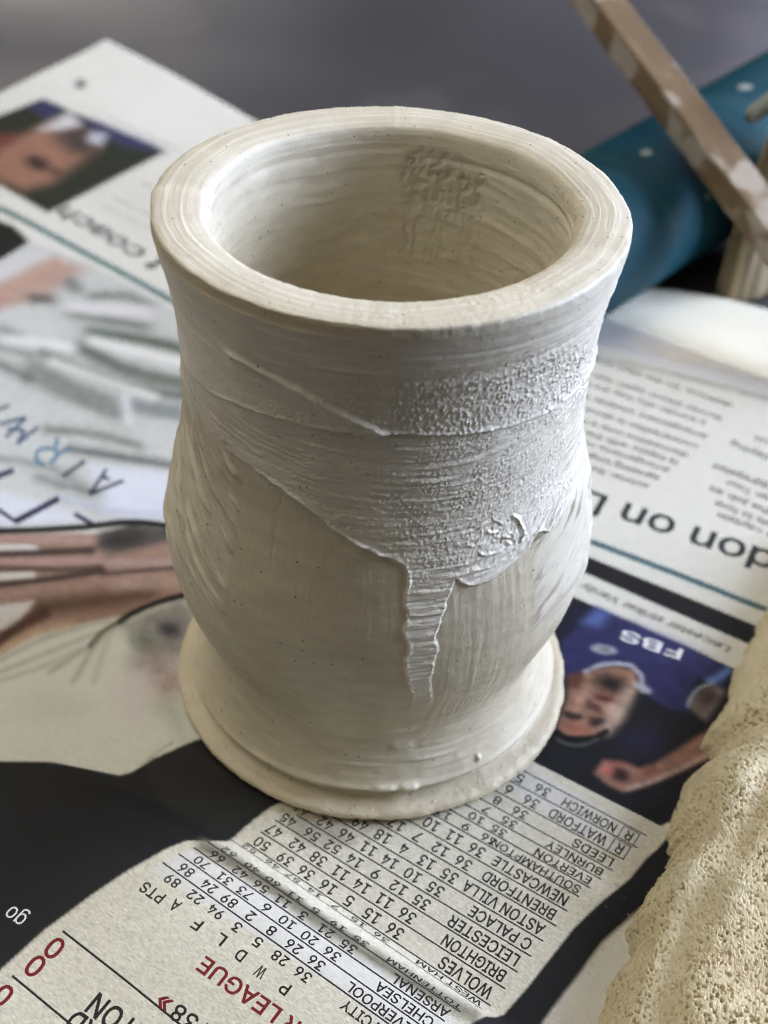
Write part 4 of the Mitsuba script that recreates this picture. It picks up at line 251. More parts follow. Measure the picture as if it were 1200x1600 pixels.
TEXT = {
"league_table": [
["NORWICH",54.68,-44.48,43.95,-37.52,2.45,"ink",0,1],
["R",57.95,-46.63,56.61,-45.75,2.43,"ink",0,1],
["36",41.07,-35.67,38.11,-33.78,2.48,"ink",0,1],
["5",35.51,-32.13,34.02,-31.2,2.49,"ink",0,1],
["WATFORD",52.26,-47.85,40.81,-40.44,2.62,"ink",0,1],
["R",55.53,-50.01,54.19,-49.12,2.63,"ink",0,1],
["36",38.34,-38.87,35.37,-36.99,2.59,"ink",0,1],
["6",32.76,-35.35,31.28,-34.43,2.57,"ink",0,1],
["LEEDS",52.89,-53.35,45.1,-48.2,2.29,"ink",0,1],
["36",35.61,-42.07,32.64,-40.18,2.26,"ink",0,1],
["8",30.04,-38.54,28.56,-37.6,2.24,"ink",0,1],
["BURNLEY",50.29,-56.12,39.39,-48.83,2.07,"ink",0,1],
["35",33.05,-44.75,30.09,-42.85,1.95,"ink",0,1],
["7",27.49,-41.2,26.01,-40.26,1.94,"ink",0,1],
["EVERTON",47.58,-58.61,36.79,-51.02,2.04,"ink",0,1],
["35",30.71,-47.09,27.76,-45.19,1.89,"ink",0,1],
["10",25.9,-44.0,22.94,-42.12,1.88,"ink",0,1],
["6",20.34,-40.48,18.85,-39.55,1.88,"ink",0,1],
["SOUTHAMPTON",45.06,-60.91,27.72,-48.92,1.86,"ink",0,1],
["36",28.41,-49.37,25.46,-47.47,1.92,"ink",0,1],
["9",22.86,-45.81,21.38,-44.86,1.92,"ink",0,1],
["13",18.78,-43.22,15.82,-41.35,1.91,"ink",0,1],
["NEWCASTLE",42.42,-62.99,27.95,-53.24,2.52,"ink",0,1],
["36",25.92,-51.94,22.97,-50.04,2.64,"ink",0,1],
["11",21.11,-48.85,18.15,-46.97,2.64,"ink",0,1],
["10",16.29,-45.79,13.33,-43.91,2.64,"ink",0,1],
["BRENTFORD",39.69,-66.13,25.62,-56.95,2.57,"ink",0,1],
["36",22.96,-55.24,20.01,-53.33,2.56,"ink",0,1],
["12",18.15,-52.14,15.2,-50.25,2.55,"ink",0,1],
["7",12.6,-48.6,11.12,-47.66,2.54,"ink",0,1],
["17",8.78,-46.18,5.82,-44.31,2.53,"ink",0,1],
["ASTON VILLA",37.17,-69.65,21.46,-59.42,2.69,"ink",0,1],
["35",20.03,-58.49,17.09,-56.59,2.68,"ink",0,1],
["13",15.23,-55.39,12.28,-53.5,2.68,"ink",0,1],
["4",9.68,-51.84,8.21,-50.89,2.67,"ink",0,1],
["18",5.87,-49.4,2.91,-47.52,2.66,"ink",0,1],
["49",1.05,-46.34,-1.9,-44.46,2.65,"ink",0,1],
["C PALACE",34.34,-73.07,22.63,-65.44,2.57,"ink",0,1],
["35",17.05,-61.83,14.11,-59.92,2.57,"ink",0,1],
["10",12.25,-58.73,9.31,-56.83,2.56,"ink",0,1],
["14",7.45,-55.64,4.5,-53.74,2.55,"ink",0,1],
["11",2.9,-52.71,-0.05,-50.82,2.54,"ink",0,1],
["46",-1.9,-49.63,-4.86,-47.75,2.53,"ink",0,1],
["42",-6.54,-46.67,-9.49,-44.79,2.53,"ink",0,1],
["44",-11.85,-43.28,-14.8,-41.4,2.52,"ink",0,1],
["LEICESTER",31.65,-76.47,18.32,-67.77,2.64,"ink",0,1],
["35",14.16,-65.05,11.23,-63.13,2.52,"ink",0,1],
["12",9.38,-61.92,6.44,-60.0,2.47,"ink",0,1],
["9",3.86,-58.32,2.39,-57.37,2.43,"ink",0,1],
["14",0.05,-55.85,-2.89,-53.94,2.38,"ink",0,1],
["52",-4.74,-52.74,-7.68,-50.84,2.33,"ink",0,1],
["56",-9.36,-49.75,-12.3,-47.85,2.28,"ink",0,1],
["45",-14.65,-46.33,-17.6,-44.44,2.23,"ink",0,1],
["BRIGHTON",28.81,-79.91,17.12,-72.14,2.63,"ink",0,1],
["36",11.28,-68.24,8.37,-66.29,2.61,"ink",0,1],
["11",6.53,-65.07,3.61,-63.12,2.6,"ink",0,1],
["14",1.78,-61.89,-1.14,-59.95,2.59,"ink",0,1],
["11",-2.73,-58.89,-5.65,-56.95,2.58,"ink",0,1],
["38",-7.48,-55.73,-10.4,-53.79,2.56,"ink",0,1],
["42",-12.07,-52.69,-14.99,-50.75,2.55,"ink",0,1],
["47",-17.33,-49.2,-20.25,-47.27,2.54,"ink",0,1],
["WOLVES",26.14,-83.47,16.42,-76.95,2.72,"ink",0,1],
["36",8.84,-71.85,5.93,-69.88,2.61,"ink",0,1],
["15",4.11,-68.65,1.2,-66.69,2.58,"ink",0,1],
["5",-1.36,-64.97,-2.81,-63.99,2.54,"ink",0,1],
["16",-5.12,-62.43,-8.03,-60.47,2.52,"ink",0,1],
["36",-9.86,-59.24,-12.77,-57.29,2.48,"ink",0,1],
["39",-14.43,-56.17,-17.34,-54.22,2.42,"ink",0,1],
["50",-19.67,-52.66,-22.58,-50.71,2.38,"ink",0,1],
["WEST HAM",23.66,-86.41,11.37,-78.19,1.15,"ink",0,1],
["36",5.74,-74.22,2.85,-72.2,1.13,"ink",0,1],
["15",1.04,-70.94,-1.85,-68.97,1.09,"ink",0,1],
["7",-4.39,-67.26,-5.83,-66.3,1.14,"ink",0,1],
["14",-8.12,-64.79,-11.0,-62.85,1.19,"ink",0,1],
["57",-12.82,-61.6,-15.71,-59.55,1.19,"ink",0,1],
["46",-17.37,-58.37,-20.27,-56.32,1.09,"ink",0,1],
["52",-22.59,-54.7,-25.49,-52.72,0.98,"ink",0,1],
["TOTTENHAM",19.62,-88.58,5.63,-79.3,1.23,"ink",0,1],
["35",1.83,-76.56,-1.03,-74.55,1.36,"ink",0,1],
["19",-2.83,-73.32,-5.69,-71.45,1.38,"ink",0,1],
["5",-8.19,-69.84,-9.62,-68.92,1.33,"ink",0,1],
["11",-11.88,-67.44,-14.73,-65.51,1.3,"ink",0,1],
["60",-16.53,-64.25,-19.4,-62.16,1.37,"ink",0,1],
["40",-21.05,-60.94,-23.95,-58.8,1.52,"ink",0,1],
["62",-26.25,-57.15,-29.12,-55.2,1.6,"ink",0,1],
["ARSENAL",17.39,-90.16,6.79,-83.05,2.06,"ink",0,1],
["35",-0.39,-78.12,-3.24,-76.18,1.98,"ink",0,1],
["21",-5.03,-74.96,-7.87,-73.05,1.95,"ink",0,1],
["3",-10.37,-71.36,-11.8,-70.39,1.93,"ink",0,1],
["11",-14.05,-68.86,-16.9,-66.92,1.92,"ink",0,1],
["56",-18.69,-65.7,-21.55,-63.74,1.88,"ink",0,1],
["42",-23.18,-62.61,-26.04,-60.63,1.86,"ink",0,1],
["66",-28.32,-59.06,-31.17,-57.13,1.84,"ink",0,1],
["CHELSEA",14.35,-92.35,3.84,-85.16,2.14,"ink",0,1],
["36",-3.46,-80.08,-6.28,-78.13,2.09,"ink",0,1],
["20",-8.06,-76.91,-10.89,-74.98,2.08,"ink",0,1],
["10",-12.66,-73.77,-15.49,-71.83,2.06,"ink",0,1],
["6",-17.73,-70.29,-19.15,-69.3,2.05,"ink",0,1],
["73",-21.63,-67.56,-24.47,-65.56,2.04,"ink",0,1],
["31",-26.09,-64.42,-28.93,-62.44,2.02,"ink",0,1],
["70",-31.2,-60.87,-34.03,-58.93,2.0,"ink",0,1],
["LIVERPOOL",11.15,-94.51,-1.63,-85.66,2.09,"ink",0,1],
["36",-6.33,-82.38,-9.14,-80.43,2.15,"ink",0,1],
["26",-10.91,-79.21,-13.72,-77.28,2.15,"ink",0,1],
["8",-16.19,-75.58,-17.59,-74.6,2.14,"ink",0,1],
["2",-20.53,-72.56,-21.94,-71.58,2.15,"ink",0,1],
["89",-24.42,-69.83,-27.24,-67.84,2.18,"ink",0,1],
["24",-28.85,-66.7,-31.67,-64.73,2.22,"ink",0,1],
["86",-33.93,-63.16,-36.74,-61.22,2.23,"ink",0,1],
["MAN CITY",8.5,-96.9,-2.33,-89.42,2.06,"ink",0,1],
["36",-8.73,-85.0,-11.54,-83.06,2.07,"ink",0,1],
["28",-13.31,-81.84,-16.12,-79.9,2.07,"ink",0,1],
["5",-18.6,-78.19,-20.0,-77.21,2.07,"ink",0,1],
["3",-22.94,-75.18,-24.34,-74.21,2.07,"ink",0,1],
["94",-26.81,-72.5,-29.63,-70.55,2.07,"ink",0,1],
["22",-31.23,-69.44,-34.05,-67.49,2.08,"ink",0,1],
["89",-36.3,-65.94,-39.11,-63.99,2.08,"ink",0,1],
["P",-12.48,-87.28,-14.03,-86.28,2.3,"ink",0,1],
["W",-17.35,-84.12,-18.91,-83.12,2.3,"ink",0,1],
["D",-21.47,-80.88,-23.03,-79.87,2.3,"ink",0,1],
["L",-25.66,-77.71,-27.22,-76.7,2.3,"ink",0,1],
["F",-30.65,-74.78,-32.2,-73.77,2.3,"ink",0,1],
["A",-35.5,-70.81,-37.05,-69.8,2.3,"ink",0,1],
["PTS",-38.94,-69.15,-43.6,-66.13,2.3,"ink",0,1]],
"league_heading": [
["PREMIER LEAGUE",5.27,-104.29,-29.47,-81.59,3.1,"red",0,1]],
"page_pointer": [
["PAGE 38",-18.41,-100.39,-33.4,-90.6,3.0,"ink",0,1],
["»",-34.23,-90.06,-36.58,-88.53,3.4,"red",0,1]],
"match_scores": [
["0",-56.65,-79.38,-59.24,-77.69,4.0,"red",0,1],
["0",-59.6,-82.9,-62.2,-81.2,4.0,"red",0,1],
["0",-64.48,-88.63,-67.07,-86.94,4.0,"red",0,1],
["EVERTON",-29.98,-100.94,-48.73,-88.69,4.0,"ink",0,1],
["WATFORD",-32.14,-104.93,-52.23,-91.8,4.0,"ink",0,1]],
"white_word": [
["go",-65.55,-73.68,-69.4,-71.17,3.2,"white",0,0]],
"headline": [
["don on L",109.29,45.31,59.32,69.4,9.3,"soft_ink",0.0,1]],
"caption": [
["Leicester striker Vardy",89.79,10.22,54.86,31.77,2.3,"soft_ink",0.22,1]],
"shirt_lettering": [
["FBS",77.56,8.88,63.16,15.35,3.6,"white",0,1]],
"article_text": [
["summer. But",77.63,72.12,61.55,79.79,2.3,"ink",0,1],
["agreeing longer season",81.11,75.68,48.3,91.55,2.3,"ink",0,1],
["arrangements next so far",84.63,79.28,48.58,96.83,2.3,"ink",0,1],
["is happy with the present club",87.49,82.9,41.81,105.37,2.3,"ink",0,1],
["discussions over a new contract",91.05,86.24,43.61,109.76,2.3,"ink",0,1],
["conversation is about the next move",94.53,90.33,40.4,117.7,2.3,"ink",0,1],
["arrangement whether he will stay there",98.13,94.88,38.78,125.52,2.3,"ink",0,1],
["a wonder why they are moving away now",98.71,101.35,40.31,132.17,2.3,"ink",0,1],
["former player again was one of them all",104.26,103.87,42.58,137.1,2.3,"ink",0,1],
["defence. So the start of the season again",108.62,110.37,43.11,147.26,2.3,"ink",0,1]],
"article_text_001": [
["he aims on",128.57,85.05,112.45,95.5,2.5,"ink",0,1],
["wish for playing",130.54,76.26,104.95,92.6,2.5,"ink",0,1],
["was aggregated",120.48,68.61,98.2,82.27,2.5,"ink",0,1],
["the same ten Tour",126.99,59.36,100.56,75.54,2.5,"ink",0,1],
["for the job as",117.12,59.32,95.2,72.55,2.5,"ink",0,1],
["thoughts to how",118.94,52.73,95.82,66.6,2.5,"ink",0,1],
["with the captain",120.27,47.22,95.9,61.68,2.5,"ink",0,1]],
"running_header": [
["Latest scores and reports from every ground",122.0,123.5,68.29,145.05,1.3,"pale_ink",0,0],
["Sport today and the weekend football results",120.25,115.1,67.44,137.28,1.3,"pale_ink",0,0]],
"headline_001": [
["t coach",-80.08,191.11,-123.17,225.14,8.5,"soft_ink",0,1]],
"article_text_002": [
["a new look",-90.19,216.0,-111.06,229.88,2.4,"pale_ink",0,0],
["for every",-91.39,226.09,-108.61,237.56,2.4,"pale_ink",0,0],
["young",-90.09,245.67,-99.26,252.31,2.4,"pale_ink",0,0]],
"running_header_001": [
["the game this season here",-88.37,285.15,-123.84,309.04,2.0,"pale_ink",0,0]],
"page_number": [
["6",-143.13,349.0,-146.5,351.04,5.0,"white",0,0]]}
